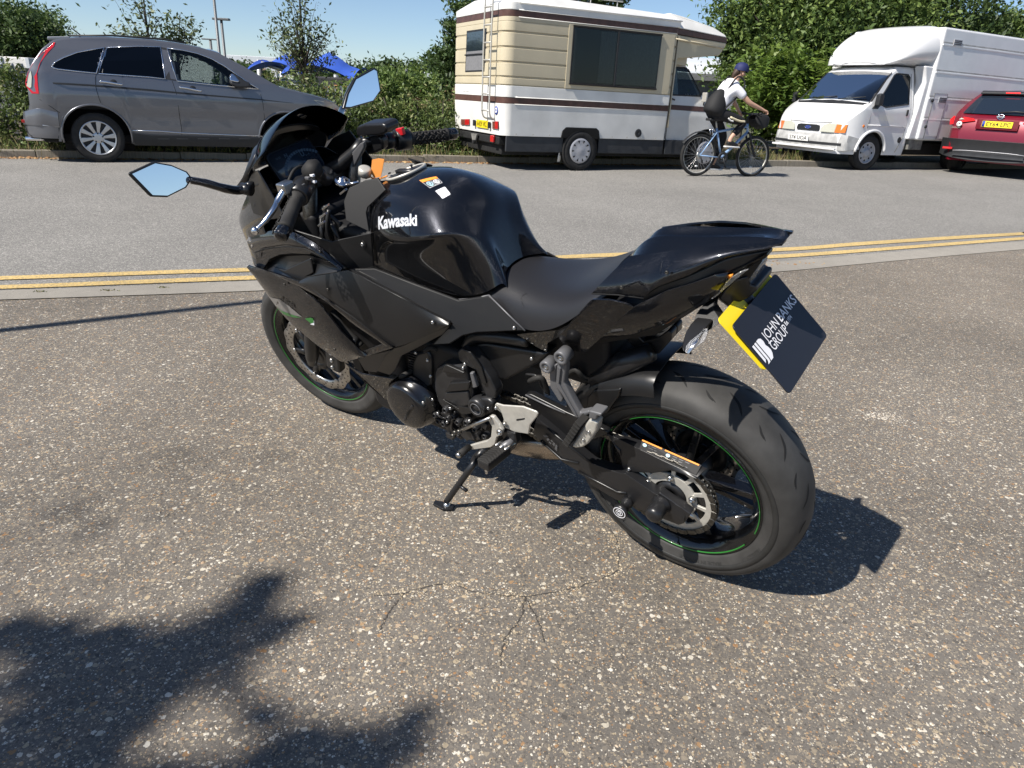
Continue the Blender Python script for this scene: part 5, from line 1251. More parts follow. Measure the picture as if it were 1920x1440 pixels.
def wheel(parent, c, side, r, rim, w, style, name='wheel', steer=0.0):
    """tyre with its rim; side = outward sign on y"""
    c = Vector(c); ax = Vector((math.sin(steer)*-side, side*math.cos(steer), 0))
    e1 = Vector((math.cos(steer), math.sin(steer), 0))
    t = Obj(name, *lathe_data([(-w,rim),(-w*1.02,rim+.4*(r-rim)),(-w*.9,r-.012),(-w*.72,r),(-.0,r),(-.02*1,r-.004),(-.004,r-.018),(.0,rim+.45*(r-rim)),(-.006,rim+.012),(-.012,rim-.001)], c, ax, e1, n=40), 'car_tyre', parent)
    if style == 'none': return t
    rp = [(-.014,rim+.004),(-.004,rim+.002),(-.004,rim-.012),(-.03,rim-.02),(-w*.9,rim-.02),(-w*.9,rim+.004)]
    o = Obj('rim', *lathe_data(rp, c, ax, e1, n=40), 'alloy_wheel' if style != 'steel' else 'trim_silver', t)
    Obj('barrel', *lathe_data([(-.06,.0005),(-.06,rim-.01)], c, ax, e1, n=32, closed=False), 'alloy_dark', t)
    e2 = ax.cross(e1); parts = []
    if style == 'alloy':
        for k in range(10):
            a = 2*math.pi*k/10 + .16; e = e1*math.cos(a) + e2*math.sin(a); s = ax.cross(e)
            v = []
            for rr, hw, d in ((.06,.016,-.022),(rim*.6,.022,-.014),(rim-.004,.034,-.010)):
                for i, j in ((-1,0),(1,0),(1,-1),(-1,-1)): v.append(c + e*rr + s*(hw*i) + ax*(d + j*.02))
            f = [(0,1,2,3),(8,11,10,9)] + [(q+i, q+4+i, q+4+(i+1)%4, q+(i+1)%4) for q in (0,4) for i in range(4)]
            parts.append((v, f))
        parts.append(lathe_data([(-.03,.0005),(-.016,.0005),(-.014,.055),(-.02,.07),(-.05,.075)], c, ax, e1, n=20, closed=False))
        Obj('spokes', *join(parts), 'alloy_wheel', t, bevel=.004)
        Obj('wheel_nuts', *join([bolt_data(c + (e1*math.cos(a)+e2*math.sin(a))*.057 - ax*.016, ax, .011, .006) for a in [k*1.2566+.3 for k in range(5)]]), 'alloy_dark', t)
    elif style == 'trim':
        parts.append(lathe_data([(-.004,rim),(.004,rim-.015),(.006,rim*.86),(.004,rim*.80),(.012,rim*.34),(.016,rim*.2),(.018,.0005)], c, ax, e1, n=36, closed=False))
        Obj('wheel_trim', *join(parts), 'trim_silver', t)
        hs = []
        for k in range(10):
            a = 2*math.pi*k/10; v = []
            for rr, da in ((rim*.60,.0),(rim*.84,.10),(rim*.86,.0),(rim*.84,-.10)): v.append(c + (e1*math.cos(a+da)+e2*math.sin(a+da))*rr + ax*.0145)
            hs.append((v, [(0,1,2,3)]))
        Obj('trim_holes', *join(hs), 'wheel_arch', t, smooth=False)['kind'] = 'stuff'
    elif style == 'steel':
        parts.append(lathe_data([(-.02,rim-.004),(-.045,rim*.82),(-.03,rim*.62),(-.03,rim*.40),(.0,rim*.36),(.004,rim*.25),(.004,.0005)], c, ax, e1, n=32, closed=False))
        Obj('wheel_disc', *join(parts), 'trim_silver', t)
        Obj('wheel_nuts', *join([bolt_data(c + (e1*math.cos(a)+e2*math.sin(a))*rim*.5 - ax*.03, ax, .013, .02) for a in [k*1.2566 for k in range(5)]]), 'steel', t)
        Obj('trim_holes', *join([lathe_data([(-.030,.0005),(-.030,.02)], c + (e1*math.cos(a)+e2*math.sin(a))*rim*.72, ax, e1, n=10, closed=False) for a in [k*.785 for k in range(8)]]), 'wheel_arch', t)['kind'] = 'stuff'
    return t
def number_plate(parent, txt, c, x, y, w, h, m, band=False, name='number_plate'):
    x, y = Vector(x).normalized(), Vector(y).normalized(); z = x.cross(y); c = Vector(c)
    o = plate(name, [c + x*(sx*w/2) + y*(sy*h/2) for sx, sy in ((-1,-1),(1,-1),(1,1),(-1,1))], .006, m, parent, .001, z)
    me = text_mesh(txt, h*.92, .0009); xs = [v.co.x for v in me.vertices]; ys = [v.co.y for v in me.vertices]
    tw = w*(.80 if band else .86)
    for v in me.vertices:
        v.co.x = (v.co.x-(max(xs)+min(xs))/2)/(max(xs)-min(xs))*tw + (w*.045 if band else 0); v.co.y = (v.co.y-(max(ys)+min(ys))/2)/(max(ys)-min(ys))*h*.68
    place_text('plate_characters', me, 'plate_char', o, c + z*.0015, x, y)
    if band: plate('plate_band', [c + x*(w*q) + y*(h*s) + z*.001 for q, s in ((-.49,-.47),(-.40,-.47),(-.40,.47),(-.49,.47))], .001, 'euro_blue', o, 0, z)
    return o

# ------------------------------------------------------------------ grey SUV, seen from its right
g0 = gpx(185, 305.5); SVF = vframe(g0 + RN*.90, math.degrees(1.0843))
suv = empty('parked_suv', SVF, 'metallic grey SUV parked at the far kerb behind the motorcycle mirrors', 'car')
def s_half(x, z):
    b_ = interp([(.2,.84),(.34,.875),(.46,.885),(.60,.885),(.72,.900),(.86,.902),(1.0,.885),(1.10,.868),(1.25,.81),(1.40,.735),(1.52,.66),(1.7,.60)], z)
    if x < -.42: b_ *= 1 - .20*((-.42-x)/.34)**2
    if x > 2.75: b_ *= 1 - .38*(min((x-2.75)/.74,1))**2.2
    return b_
s_top = [(-.775,.50),(-.765,.585),(-.70,.635),(-.672,.72),(-.668,.95),(-.64,1.06),(-.57,1.19),(-.42,1.385),(-.30,1.485),(-.20,1.515),(.0,1.545),(.30,1.570),(.83,1.580),(1.15,1.565),(1.45,1.530),(1.705,1.470),(2.05,1.300),(2.30,1.160),(2.497,1.055),(2.62,1.035),(2.85,.99),(3.10,.94),(3.30,.885),(3.42,.80),(3.47,.70),(3.49,.50)]
SWR, SWF, SWZ = .045, 2.535, .318
def s_bot(x):
    z = .245 if -.35 < x < 3.1 else (.30 if x <= -.35 else .24)
    for cx in (SWR, SWF):
        d_ = abs(x-cx)
        if d_ < .405: z = max(z, SWZ + .02 + math.sqrt(.405**2-d_*d_)*.97)
    return z
def SVS(k, u, v, off=.0):                                   # pixel on the SUV's near flank
    px, py = zz(k, u, v); y = -.88
    for i in range(6):
        p = SVF.at(px, py, y); y = -(s_half(p.x, p.z) + off)
    return SVF.at(px, py, y)
wq = [SVS('A5',*q) for q in ((540,352),(575,310),(660,265),(800,212),(950,183),(1082,163),(1050,270),(1000,428),(800,408),(600,385),(555,372))]
wr = [SVS('A5',1112,162), SVS('A6',-100,128), SVS('A6',100,134), SVS('A6',118,250), SVS('A6',142,422), SVS('A6',0,405), SVS('A5',1025,432), SVS('A5',1060,300)]
wf = [SVS('A6',*q) for q in ((160,146),(300,163),(430,192),(560,240),(680,308),(800,392),(900,462),(975,505),(985,514),(600,478),(250,440),(205,300))]
SH = [[(p.x, p.z) for p in w_] for w_ in (wq, wr, wf)]
def shrink(poly, k=.965):
    cx = sum(p[0] for p in poly)/len(poly); cz = sum(p[1] for p in poly)/len(poly)
    return [(cx+(x-cx)*k, cz+(z-cz)*k) for x, z in poly]
car_body('body', suv, 'paint_grey', -.775, 3.49, s_top, s_bot, s_half, lambda x: .035 if x < 1.6 else .05, [shrink(h, .95) for h in SH], n=170, rows=44, roofholes=[(1.74,2.40)])
for w_, gm, nm in ((wq,'privacy_glass','quarter_window'), (wr,'privacy_glass','rear_door_window'), (wf,'clear_glass','front_door_window')):
    for s in (1, -1):
        pts = [V3((p.x, s*p.y - s*.003, p.z)) for p in w_]
        o = plate(nm, pts, .004*-s, gm, suv, 0, (0,-s,0), smooth=False)
        tube('window_trim', pts + [pts[0]], .008 if nm != 'rear_door_window' else .007, 'chrome' if s > 0 else 'trim_silver', o, 6)
# pillars are dark
for a, b_ in (((1100,200),(1062,425)),):
    tube('window_bar', [SVS('A5',*a,.004), SVS('A5',*b_,.004)], .005, 'chrome', suv, 6)
plate('pillar', [SVS('A6',*q,.002) for q in ((108,136),(160,146),(205,300),(248,440),(142,424),(120,250))], .004, 'dark_plastic', suv, .001, (0,-1,0))
plate('pillar', [SVS('A5',*q,.002) for q in ((1088,162),(1112,162),(1060,300),(1026,432),(1002,428),(1050,290))], .004, 'dark_plastic', suv, .001, (0,-1,0))
v, f = grid([[V3((1.735,y,1.455+.035*(1-(y/.66)**2))) for y in np.linspace(-.64,.64,9)], [V3((2.08,y*1.06,1.29+.035*(1-(y/.68)**2))) for y in np.linspace(-.66,.66,9)], [V3((2.42,y*1.1,1.095+.04*(1-(y/.7)**2))) for y in np.linspace(-.68,.68,9)]])
Obj('windscreen', v, f, 'car_glass', suv)
strip('door_moulding', [SVS('A5',u,v_,.012) for u, v_ in ((270,512),(600,524),(1000,548))] + [SVS('A6',u,v_,.012) for u, v_ in ((0,514),(240,538),(600,570),(1000,604),(1300,640))],
      [SVS('A5',u,v_,.012) for u, v_ in ((268,530),(600,542),(1000,566))] + [SVS('A6',u,v_,.012) for u, v_ in ((0,530),(240,552),(600,582),(1000,612),(1300,642))], 'dark_plastic', suv, n=24, rows=2, bulge=0, solid=.004, bevel=0)
tube('sill_trim', [SVS('A5',1345,1024,.004), SVS('A5',1660,1030,.004), SVS('A6',280,908,.004), SVS('A6',1050,940,.004)], .009, 'chrome', suv, 6)
strip('sill_cladding', [SVS('A5',1370,1045,.010), SVS('A6',0,925,.010), SVS('A6',1045,950,.010)], [V3((.47,-.86,.235)), V3((1.2,-.86,.235)), V3((2.15,-.86,.235))], 'dark_plastic', suv, n=16, rows=3, bulge=.012, solid=.02, bevel=.004)
for k, u in enumerate((130,300,490,680,860)):
    c0 = SVS('A6',u,965,.028); box('cladding_step', c0 + V3((0,.004,0)), (.075,.014,.012), 'dark_plastic', suv, .006)
def arch(cx, m='dark_plastic'):
    pts = [V3((cx + .412*math.cos(a), -s_half(cx + .412*math.cos(a), SWZ+.02+.40*math.sin(a)) - .006, SWZ + .02 + .40*math.sin(a))) for a in np.linspace(R(-12), R(192), 26)]
    tube('wheel_arch_trim', pts, .014, 'paint_grey', suv, 8)
    for s in (1, -1): Obj('arch_liner', *lathe_data([(0,.41),(-.3,.41)], V3((cx, -.86*s, SWZ+.02)), (0,-s,0), n=28, closed=False, a0=R(-15) if s > 0 else R(165), a1=R(195) if s > 0 else R(375)), 'wheel_arch', suv); box('arch_wall', V3((cx, -.60*s, SWZ+.16)), (.42,.01,.34), 'wheel_arch', suv, 0)
arch(SWR); arch(SWF)
for cx, st__ in ((SWR,'alloy'), (SWF,'alloy')):
    wheel(suv, (cx, -.880, SWZ), -1, .318, .218, .20, st__); wheel(suv, (cx, .880, SWZ), 1, .318, .218, .20, 'none')
box('underbody', (1.3,0,.30), (1.9,.70,.06), 'chassis_dark', suv, .02)
box('cabin_floor', (1.2,0,.72), (1.45,.78,.03), 'interior', suv, 0)
box('load_floor', (-.1,0,.70), (.45,.72,.03), 'interior', suv, 0)
for x, y in ((1.35,-.38),(1.35,.38),(.35,-.42),(.35,.42)):
    o = box('seat', (x,y,.86), (.25,.24,.10), 'interior_grey', suv, .05); box('seat_back', (x-.24,y,1.10), (.07,.23,.24), 'interior_grey', o, .05); box('headrest', (x-.29,y,1.38), (.05,.12,.08), 'interior_grey', o, .03)
box('dashboard', (2.10,0,1.0), (.22,.74,.09), 'interior', suv, .05)
# tail lamp and rear bumper details
tl_o = plate('tail_lamp', [SVS('A5',*q,.006) for q in ((575,108),(560,105),(480,180),(400,250),(330,340),(290,420),(262,520),(268,560),(330,640),(405,642),(395,560),(385,430),(420,320),(500,210),(560,150))], .012, 'lamp_red', suv, .003, (0,-1,0))
plate('reverse_lens', [SVS('A5',*q,.010) for q in ((320,400),(300,440),(285,520),(275,560),(305,580),(325,575),(330,470))], .004, 'lamp_clear', tl_o, .001, (0,-1,0))
plate('tail_lamp', [V3((p.x, -p.y, p.z)) for p in [SVS('A5',*q,.006) for q in ((575,108),(480,180),(330,340),(268,560),(330,640),(405,642),(385,430),(500,210))]], -.012, 'lamp_red', suv, .003, (0,1,0))
tube('bumper_trim', [V3((-.765,-.52,.475)), SVS('A5',290,952,.004), SVS('A5',450,968,.004), SVS('A5',620,986,.004)], .007, 'chrome', suv, 6)
strip('rear_bumper', [V3((-.79,-.40,.62)), SVS('A5',250,830,.012), SVS('A5',400,790,.012), SVS('A5',600,835,.006)], [V3((-.785,-.40,.42)), SVS('A5',245,960,.012), SVS('A5',400,970,.012), SVS('A5',620,985,.006)], 'paint_grey', suv, n=14, rows=5, bulge=.012, solid=.01, bevel=.002)
plate('bumper_lower', [SVS('A5',*q,.004) for q in ((255,975),(400,980),(620,992),(612,1100),(430,1100),(330,1090),(280,1040))], .01, 'dark_plastic', suv, .003, (0,-1,0))
plate('mud_flap', [SVS('A5',*q,.008) for q in ((640,880),(660,870),(655,1020),(640,1140),(612,1135),(620,980))], .012, 'paint_grey', suv, .003, (0,-1,0))
tube('exhaust_tip', [V3((-.82,-.55,.27)), V3((-.55,-.55,.27))], .028, 'chrome', suv, 12)
box('bumper_reflector', SVS('A5',246,925,.012), (.02,.03,.018), 'lamp_red', suv, .004)
# handles, mirror, aerial, roof bits, panel gaps
for q0_, q1_ in ((('A5',1035,515),('A5',1270,545)), (('A6',272,498),('A6',468,530))):
    a, b_ = SVS(*q0_, .022), SVS(*q1_, .022); h = tube('door_handle', smoothpath([a, a.lerp(b_,.3)+V3((0,-.02,.006)), a.lerp(b_,.75)+V3((0,-.02,.0)), b_]), .014, 'chrome', suv, 10)
    c0 = a.lerp(b_, .62); Obj('handle_cup', *lathe_data([(0,.0005),(0,.035),(-.004,.045)], V3((c0.x, c0.y+.022, c0.z+.004)), (0,-1,0), n=20, closed=False), 'dark_plastic', h)
mv = [SVS('A6',*q,.16) for q in ((742,368),(725,400),(730,470),(790,505),(880,505),(930,490),(900,455),(830,420),(780,385))]
mo = plate('wing_mirror', mv, .13, 'dark_plastic', suv, .03, (0,-1,0)); plate('mirror_cap', [SVS('A6',*q,.168) for q in ((745,370),(722,405),(728,440),(800,455),(812,440),(775,395))], .08, 'chrome', mo, .02, (0,-1,0))
tube('roof_aerial', [V3((.02,-.05,1.585)), SVF.at(133,52,-.1)], .008, 'dark_plastic', suv, 6)
plate('rear_spoiler', [V3((-.10,-.60,1.555)), V3((-.10,.60,1.555)), V3((-.36,.52,1.535)), V3((-.36,-.52,1.535))], .045, 'paint_grey', suv, .01, (0,0,1))
for s in (1, -1): tube('roof_rail', [V3((-.1,-.62*s,1.56)), V3((.4,-.62*s,1.60)), V3((1.0,-.62*s,1.602)), V3((1.3,-.62*s,1.575))], .012, 'dark_plastic', suv, 6)
for pts in ((('A5',1000,432),('A5',990,480),('A5',992,560),('A5',1012,640),('A5',1045,735)), (('A6',205,440),('A6',240,540),('A6',265,700),('A6',290,880),('A6',295,960)), (('A6',1000,560),('A6',1022,640),('A6',1035,760),('A6',1030,940)), (('A5',410,700),('A5',520,770),('A5',620,838))):
    tube('panel_gap', [SVS(*q,.0006) for q in pts], .0035, 'wheel_arch', suv, 5)
plate('headlamp', [SVS('A6',*q,.006) for q in ((1480,612),(1560,622),(1660,655),(1730,690),(1720,705),(1640,690),(1550,660))], .012, 'lamp_clear', suv, .003, (0,-1,0))
# ------------------------------------------------------------------ beige and white motorhome
g0 = gpx(1083, 319.5); MHF = vframe(g0 + RN*1.0, math.degrees(1.0843)+1.2)
mh = empty('motorhome', MHF, 'old beige and white motorhome with brown stripes and rear ladder', 'motorhome')
def MS(k, u, v, y=-1.05): return MHF.at(*zz(k, u, v), y)
def foot(x0, x1, w, rr=.16, rf=.03):
    """rounded footprint outline, anticlockwise, rear corners round"""
    out = []
    for cx, cy, a0, r in ((x1-rf, w-rf, 0, rf), (x0+rr, w-rr, 90, rr), (x0+rr, -w+rr, 180, rr), (x1-rf, -w+rf, 270, rf)):
        for i in range(7): a = R(a0+15*i); out.append((cx+r*math.cos(a), cy+r*math.sin(a)))
    return out
def band(name, z0, z1, m, x0=-1.40, x1=1.66, w=1.05, inset0=0, inset1=0, cap=True, bevel=.004, tilt0=0, tilt1=0):
    a, b_ = foot(x0+inset0, x1, w-inset0), foot(x0+inset1, x1, w-inset1); n = len(a)
    v = [V3((x, y, z0 + tilt0*(x-x0))) for x, y in a] + [V3((x, y, z1 + tilt1*(x-x0))) for x, y in b_]
    f = [(i, (i+1) % n, (i+1) % n+n, i+n) for i in range(n)]
    if cap: f += [tuple(range(n))[::-1], tuple(range(n, 2*n))]
    return Obj(name, v, f, m, mh, bevel=bevel)
band('lower_body', .50, .955, 'gel_white', inset0=.015)
band('waist_stripe', .957, 1.045, 'gel_brown', w=1.046, x0=-1.396)
band('mid_body', 1.047, 1.205, 'gel_white')
zr = [1.207, 1.325, 1.525, 1.725, 1.925, 2.075]
for a, b_ in zip(zr, zr[1:]):
    band('body_panel', a+.012, b_-.012, 'gel_beige', w=1.048, bevel=.008)
    band('panel_joint', a-.012, a+.012, 'gel_beige', w=1.036, x0=-1.388, bevel=0)
band('body_panel', 2.063, 2.12, 'gel_beige', w=1.05); band('roof_stripe', 2.122, 2.205, 'gel_brown', w=1.046, x0=-1.396)
band('roof', 2.207, 2.30, 'gel_white', w=1.05, x1=1.7, bevel=.01); band('roof', 2.30, 2.46, 'gel_white', inset0=.0, inset1=.22, x1=1.7, bevel=.03, tilt1=-.02)
# ribbed side ends in a flat panel round the window
plate('window_surround', [V3((x, -1.056, z)) for x, z in ((-.36,1.215),(1.60,1.215),(1.60,2.10),(-.36,2.10))], .010, 'gel_beige', mh, .003, (0,-1,0))
# bunk over the cab
def prism(name, prof, w0, w1, m, bevel=.01, parent=None):
    n = len(prof); v = [V3((x, -w, z)) for (x, z), w in zip(prof, w0)] + [V3((x, w, z)) for (x, z), w in zip(prof, w1)]
    f = [tuple(range(n)), tuple(range(n, 2*n))[::-1]] + [((i+1) % n, i, i+n, (i+1) % n+n) for i in range(n)]
    ar = sum(prof[i][0]*prof[(i+1) % n][1]-prof[(i+1) % n][0]*prof[i][1] for i in range(n))
    if ar < 0: f = [tuple(reversed(q)) for q in f]
    return Obj(name, v, f, m, parent or mh, bevel=bevel)
W1 = lambda k: [1.048]*k
box('bunk_base', (1.72,0,1.735), (.30,.90,.06), 'gel_beige', mh, .01)
box('body_front', (1.685,0,1.40), (.02,1.04,.70), 'gel_beige', mh, .004)
prism('cab_bunk', [(1.40,1.720),(2.66,1.870),(2.80,2.03),(2.80,2.075),(1.40,2.118)], [1.02,.93,.90,.90,1.04], [1.02,.93,.90,.90,1.04], 'gel_beige', .02)
prism('bunk_stripe', [(1.50,2.122),(2.80,2.077),(2.80,2.15),(1.50,2.205)], [1.04,.90,.90,1.04], [1.04,.90,.90,1.04], 'gel_brown', .004)
prism('bunk_roof', [(1.60,2.207),(2.80,2.152),(2.78,2.20),(2.55,2.30),(1.9,2.40),(1.60,2.43)], [1.05,.91,.86,.80,.83,.83], [1.05,.91,.86,.80,.83,.83], 'gel_white', .03)
tube('bunk_rib', [V3((1.62,-1.05,2.045)), V3((2.72,-.925,1.995))], .014, 'gel_beige', mh, 8)
# cab
c_top = [(1.60,1.72),(2.02,1.72),(2.10,1.66),(2.50,1.12),(2.72,1.07),(2.95,.98),(3.08,.82),(3.12,.60)]
def c_half(x, z):
    b_ = interp([(.2,.93),(.5,.97),(.9,.98),(1.1,.96),(1.7,.80)], z)
    if x > 2.6: b_ *= 1 - .18*((x-2.6)/.52)**2
    return b_
def c_bot(x):
    d_ = abs(x-2.62); return .505 if d_ > .40 else max(.505, .30 + math.sqrt(.40**2-d_*d_))
cw = [MS('A4',*q,-.90) for q in ((1000,335),(1185,345),(1215,365),(1300,600),(1295,618),(1010,605),(995,560))]
car_body('cab', mh, 'gel_white', 1.64, 3.12, c_top, c_bot, c_half, lambda x: .04, [shrink([(p.x, p.z) for p in cw], .97)], n=60, rows=30, roofholes=[(2.16,2.46)])
def onc(p, off): return V3((p.x, -(c_half(p.x, p.z)+off), p.z))
o = plate('door_window', [onc(p,.004) for p in cw], .004, 'clear_glass', mh, 0, (0,-1,0), smooth=False)
plate('door_window', [V3((p.x, c_half(p.x,p.z)+.004, p.z)) for p in cw], -.004, 'clear_glass', mh, 0, (0,1,0), smooth=False)
tube('window_seal', [onc(p,.005) for p in cw+cw[:1]], .012, 'dark_plastic', o, 6)
plate('cab_curtain', [V3((x, -c_half(x,z)+.05, z)) for x, z in ((1.72,1.22),(1.95,1.22),(1.93,1.66),(1.72,1.66))], .01, 'curtain_pale', o, 0, (0,-1,0), smooth=False)
v, f = grid([[V3((2.14,y,1.63)) for y in (-.74,-.37,0,.37,.74)], [V3((2.48,y*1.1,1.15+.03*(1-abs(y)))) for y in (-.74,-.37,0,.37,.74)]]); Obj('windscreen', v, f, 'car_glass', mh)
box('cab_interior', (2.1,0,.78), (.42,.86,.26), 'interior', mh, .02)
box('cab_seat', (1.9,-.45,1.15), (.10,.22,.28), 'interior_grey', mh, .05); box('dashboard', (2.42,0,1.05), (.14,.80,.06), 'interior', mh, .03)
plate('cab_stripe', [V3((x, -c_half(x,z)-.003, z)) for x, z in ((1.70,.985),(2.60,.975),(2.60,1.055),(1.70,1.065))], .003, 'gel_brown', mh, 0, (0,-1,0), smooth=False)
tube('door_gap', [V3((1.70,-.815,1.70)), V3((1.69,-.97,1.05)), V3((1.70,-.975,.52))], .007, 'wheel_arch', mh, 5)
h = tube('door_handle', [MS('A4',975,640,-.985), MS('A4',1020,640,-.995), MS('A4',1055,655,-.99)], .013, 'dark_plastic', mh, 8)
mo = box('door_mirror', MS('A4',1345,630,-1.02), (.02,.055,.075), 'alloy_satin', mh, .012); tube('mirror_arm', [MS('A4',1345,650,-1.0), V3((2.46,-.93,1.02))], .010, 'dark_plastic', mo, 6)
# skirts, wheels
for x0, x1 in ((-1.30,-.30),(.36,1.66),(1.70,2.20)):
    for s in (1, -1): box('skirt', ((x0+x1)/2, -1.0*s, .385), ((x1-x0)/2, .02, .115), 'skirt_dark', mh, .01)
plate('wheel_recess', [V3((x, -1.055, z)) for x, z in ((-.36,.49),(-.34,.60),(-.28,.655),(.28,.655),(.33,.62),(.36,.49))], .03, 'wheel_arch', mh, .01, (0,-1,0))
box('wheel_well', (0,-.90,.42), (.34,.10,.2), 'wheel_arch', mh, 0)
box('chassis', (.8,0,.33), (2.1,.85,.12), 'chassis_dark', mh, .02)
box('axle', (0,0,.30), (.05,.8,.05), 'chassis_dark', mh, .01)
for x in (0, 2.62):
    wheel(mh, (x, -1.072 if x == 0 else -.985, .305), -1, .305, .19, .18, 'trim'); wheel(mh, (x, .985, .305), 1, .305, .19, .18, 'none')
plate('mud_flap', [MS('A3',*q,-1.0) for q in ((1280,970),(1290,975),(1262,1215),(1230,1222),(1240,1160))], .01, 'gel_white', mh, 0, (0,-1,0))
# side window
o = plate('side_window', [V3((x, -1.068, z)) for x, z in ((-.295,1.285),(1.335,1.285),(1.335,2.075),(-.295,2.075))], .012, 'dark_plastic', mh, .006, (0,-1,0))
plate('window_backing', [V3((x, -1.0695, z)) for x, z in ((-.27,1.31),(1.31,1.31),(1.31,2.05),(-.27,2.05))], .001, 'interior', o, 0, (0,-1,0), smooth=False)
for x0, x1 in ((.20,.48),(.53,1.30)): 
    vv = []
    for i in range(13): x = x0+(x1-x0)*i/12; vv.append([V3((x, -1.0725-.0025*(i % 2), 1.32)), V3((x, -1.0725-.0025*(i % 2), 2.04))])
    v, f = grid(vv); Obj('curtain', v, f, 'curtain', o, smooth=False)
for x0, x1 in ((-.275,.50),(.53,1.315)): plate('pane', [V3((x, -1.079, z)) for x, z in ((x0,1.305),(x1,1.305),(x1,2.055),(x0,2.055))], .002, 'clear_glass', o, 0, (0,-1,0), smooth=False)
box('window_bar', (.515,-1.080,1.68), (.016,.008,.385), 'dark_plastic', o, .003)
Obj('fuel_flap', *lathe_data([(0,.0005),(.004,.0005),(.006,.060),(.0,.066)], V3((MS('A4',703,995).x, -1.045, .60)), (0,-1,0), n=24, closed=False), 'dark_plastic', mh)
for z in (.952,1.05,2.118,2.21): tube('trim_strip', [V3((-1.2,-1.052,z)), V3((1.62,-1.052,z))], .006, 'gel_white', mh, 5)
for z, a_, b2_ in ((1.283,-.30,1.34),(2.078,-.30,1.34)): box('window_seal', ((a_+b2_)/2,-1.072,z), ((b2_-a_)/2,.010,.012), 'rubber', mh, .003)
tube('rain_gutter', [V3((-1.2,-1.06,2.305)), V3((1.7,-1.06,2.30))], .010, 'gel_white', mh, 6)
for k in range(10): box('rivet', (-1.15+.29*k,-1.050,.53), (.008,.004,.008), 'alloy_satin', mh, .002)
tube('door_gap', [V3((1.662,-1.048,2.05)), V3((1.662,-1.053,.5))], .006, 'wheel_arch', mh, 5)
# rear wall
def MR(k, u, v, x=-1.402): return MHF.at(*zz(k, u, v), x, 0)
q = [MR('r',*t) for t in ((240,185),(360,168),(346,430),(230,434))]
o = plate('rear_window', q, .01, 'dark_plastic', mh, .004, (-1,0,0))
c0 = sum(q, V3())/4
plate('pane', [c0 + (p-c0)*.90 + V3((-.004,0,0)) for p in q], .002, 'tft', o, 0, (-1,0,0), smooth=False)
ml, mr = (q[0]*.42+q[3]*.58), (q[1]*.42+q[2]*.58); tube('window_bar', [ml+V3((-.012,0,0)), mr+V3((-.012,0,0))], .012, 'dark_plastic', o, 6)
lq = [q[3].lerp(q[2], t) for t in (.05,.95)] ; hq = [q[3].lerp(q[0], .5).lerp(q[2].lerp(q[1], .5), t) for t in (.95,.05)]
plate('curtain', [p + V3((-.0065,0,0)) for p in (lq[0].lerp(hq[1],.08), lq[1].lerp(hq[0],.08), hq[0], hq[1])], .001, 'curtain', o, 0, (-1,0,0), smooth=False)
a0, a1 = MR('r',336,690,-1.50), MR('r',366,700,-1.50)
ly0, ly1 = a0.y, a1.y
if abs(ly0-ly1) < .2: ly0, ly1 = (ly0+ly1)/2+.14, (ly0+ly1)/2-.14
ld = tube('ladder', smoothpath([V3((-1.41,ly0,.72)), V3((-1.49,ly0,.80)), V3((-1.50,ly0,1.2)), V3((-1.50,ly0,2.2)), V3((-1.46,ly0,2.5)), V3((-1.25,ly0,2.62))]), .013, 'alloy_satin', mh, 8)
tube('ladder_rail', smoothpath([V3((-1.41,ly1,.72)), V3((-1.49,ly1,.80)), V3((-1.50,ly1,1.2)), V3((-1.50,ly1,2.2)), V3((-1.46,ly1,2.5)), V3((-1.25,ly1,2.62))]), .013, 'alloy_satin', ld, 8)
for k in range(8): tube('rung', [V3((-1.50,ly0,.84+.235*k)), V3((-1.50,ly1,.84+.235*k))], .012, 'alloy_satin', ld, 8)
for u0, u1, v0, v1 in ((148,242,740,805),(500,565,765,850)):
    q = [MR('A3',*t,-1.40) for t in ((u0,v0),(u1,v0),(u1,v1),(u0,v1))]; o = plate('tail_lamp', [p + V3((-.006,0,0)) for p in q], .03, 'lamp_brown', mh, .006, (-1,0,0))
    plate('lamp_segment', [q[0].lerp(q[1],.5)+V3((-.009,0,0)), q[1]+V3((-.009,0,0)), q[2]+V3((-.009,0,0)), q[3].lerp(q[2],.5)+V3((-.009,0,0))], .003, 'lamp_red', o, .001, (-1,0,0))
q = [MR('A3',*t,-1.405) for t in ((330,752),(440,762),(440,838),(330,825))]; c0 = sum(q, V3())/4
number_plate(mh, 'A429 VKL', c0 + V3((-.004,0,0)), (0,-1,0), UPZ, .46, .115, 'plate_yellow')
for s in (-.30, .30): box('plate_lamp', c0 + V3((-.012,s,.0)), (.015,.03,.045), 'dark_plastic', mh, .004)
bc = MR('A3',542,642,-1.404); Obj('club_badge', *lathe_data([(.001,.0005),(.003,.0005),(.003,.058),(.0,.06)], bc, (-1,0,0), (0,1,0), n=24, closed=False), 'euro_blue', mh)
Obj('badge_mark', *lathe_data([(.0035,.020),(.0042,.020),(.0042,.042),(.0035,.042)], bc, (-1,0,0), (0,1,0), n=9), 'plate_white', mh)
plate('tow_bracket', [MR('A3',*t,-1.42) for t in ((255,900),(325,905),(305,980),(300,1010),(285,1010),(270,970))], .03, 'grime', mh, .006, (-1,0,0))
box('tow_ball', MR('A3',292,995,-1.46), (.03,.03,.03), 'chassis_dark', mh, .012)
box('rear_reflector', MR('A3',500,960,-1.40), (.02,.055,.05), 'lamp_red', mh, .01)
box('rear_beam', V3((-1.25,0,.42)), (.12,.9,.06), 'chassis_dark', mh, .02)
me = text_mesh('motor home', .05, 0); place_text('maker_script', me, 'trim_silver', mh, MR('A3',200,425,-1.4055)+V3((-.001,0,0)), (0,-1,0), UPZ)
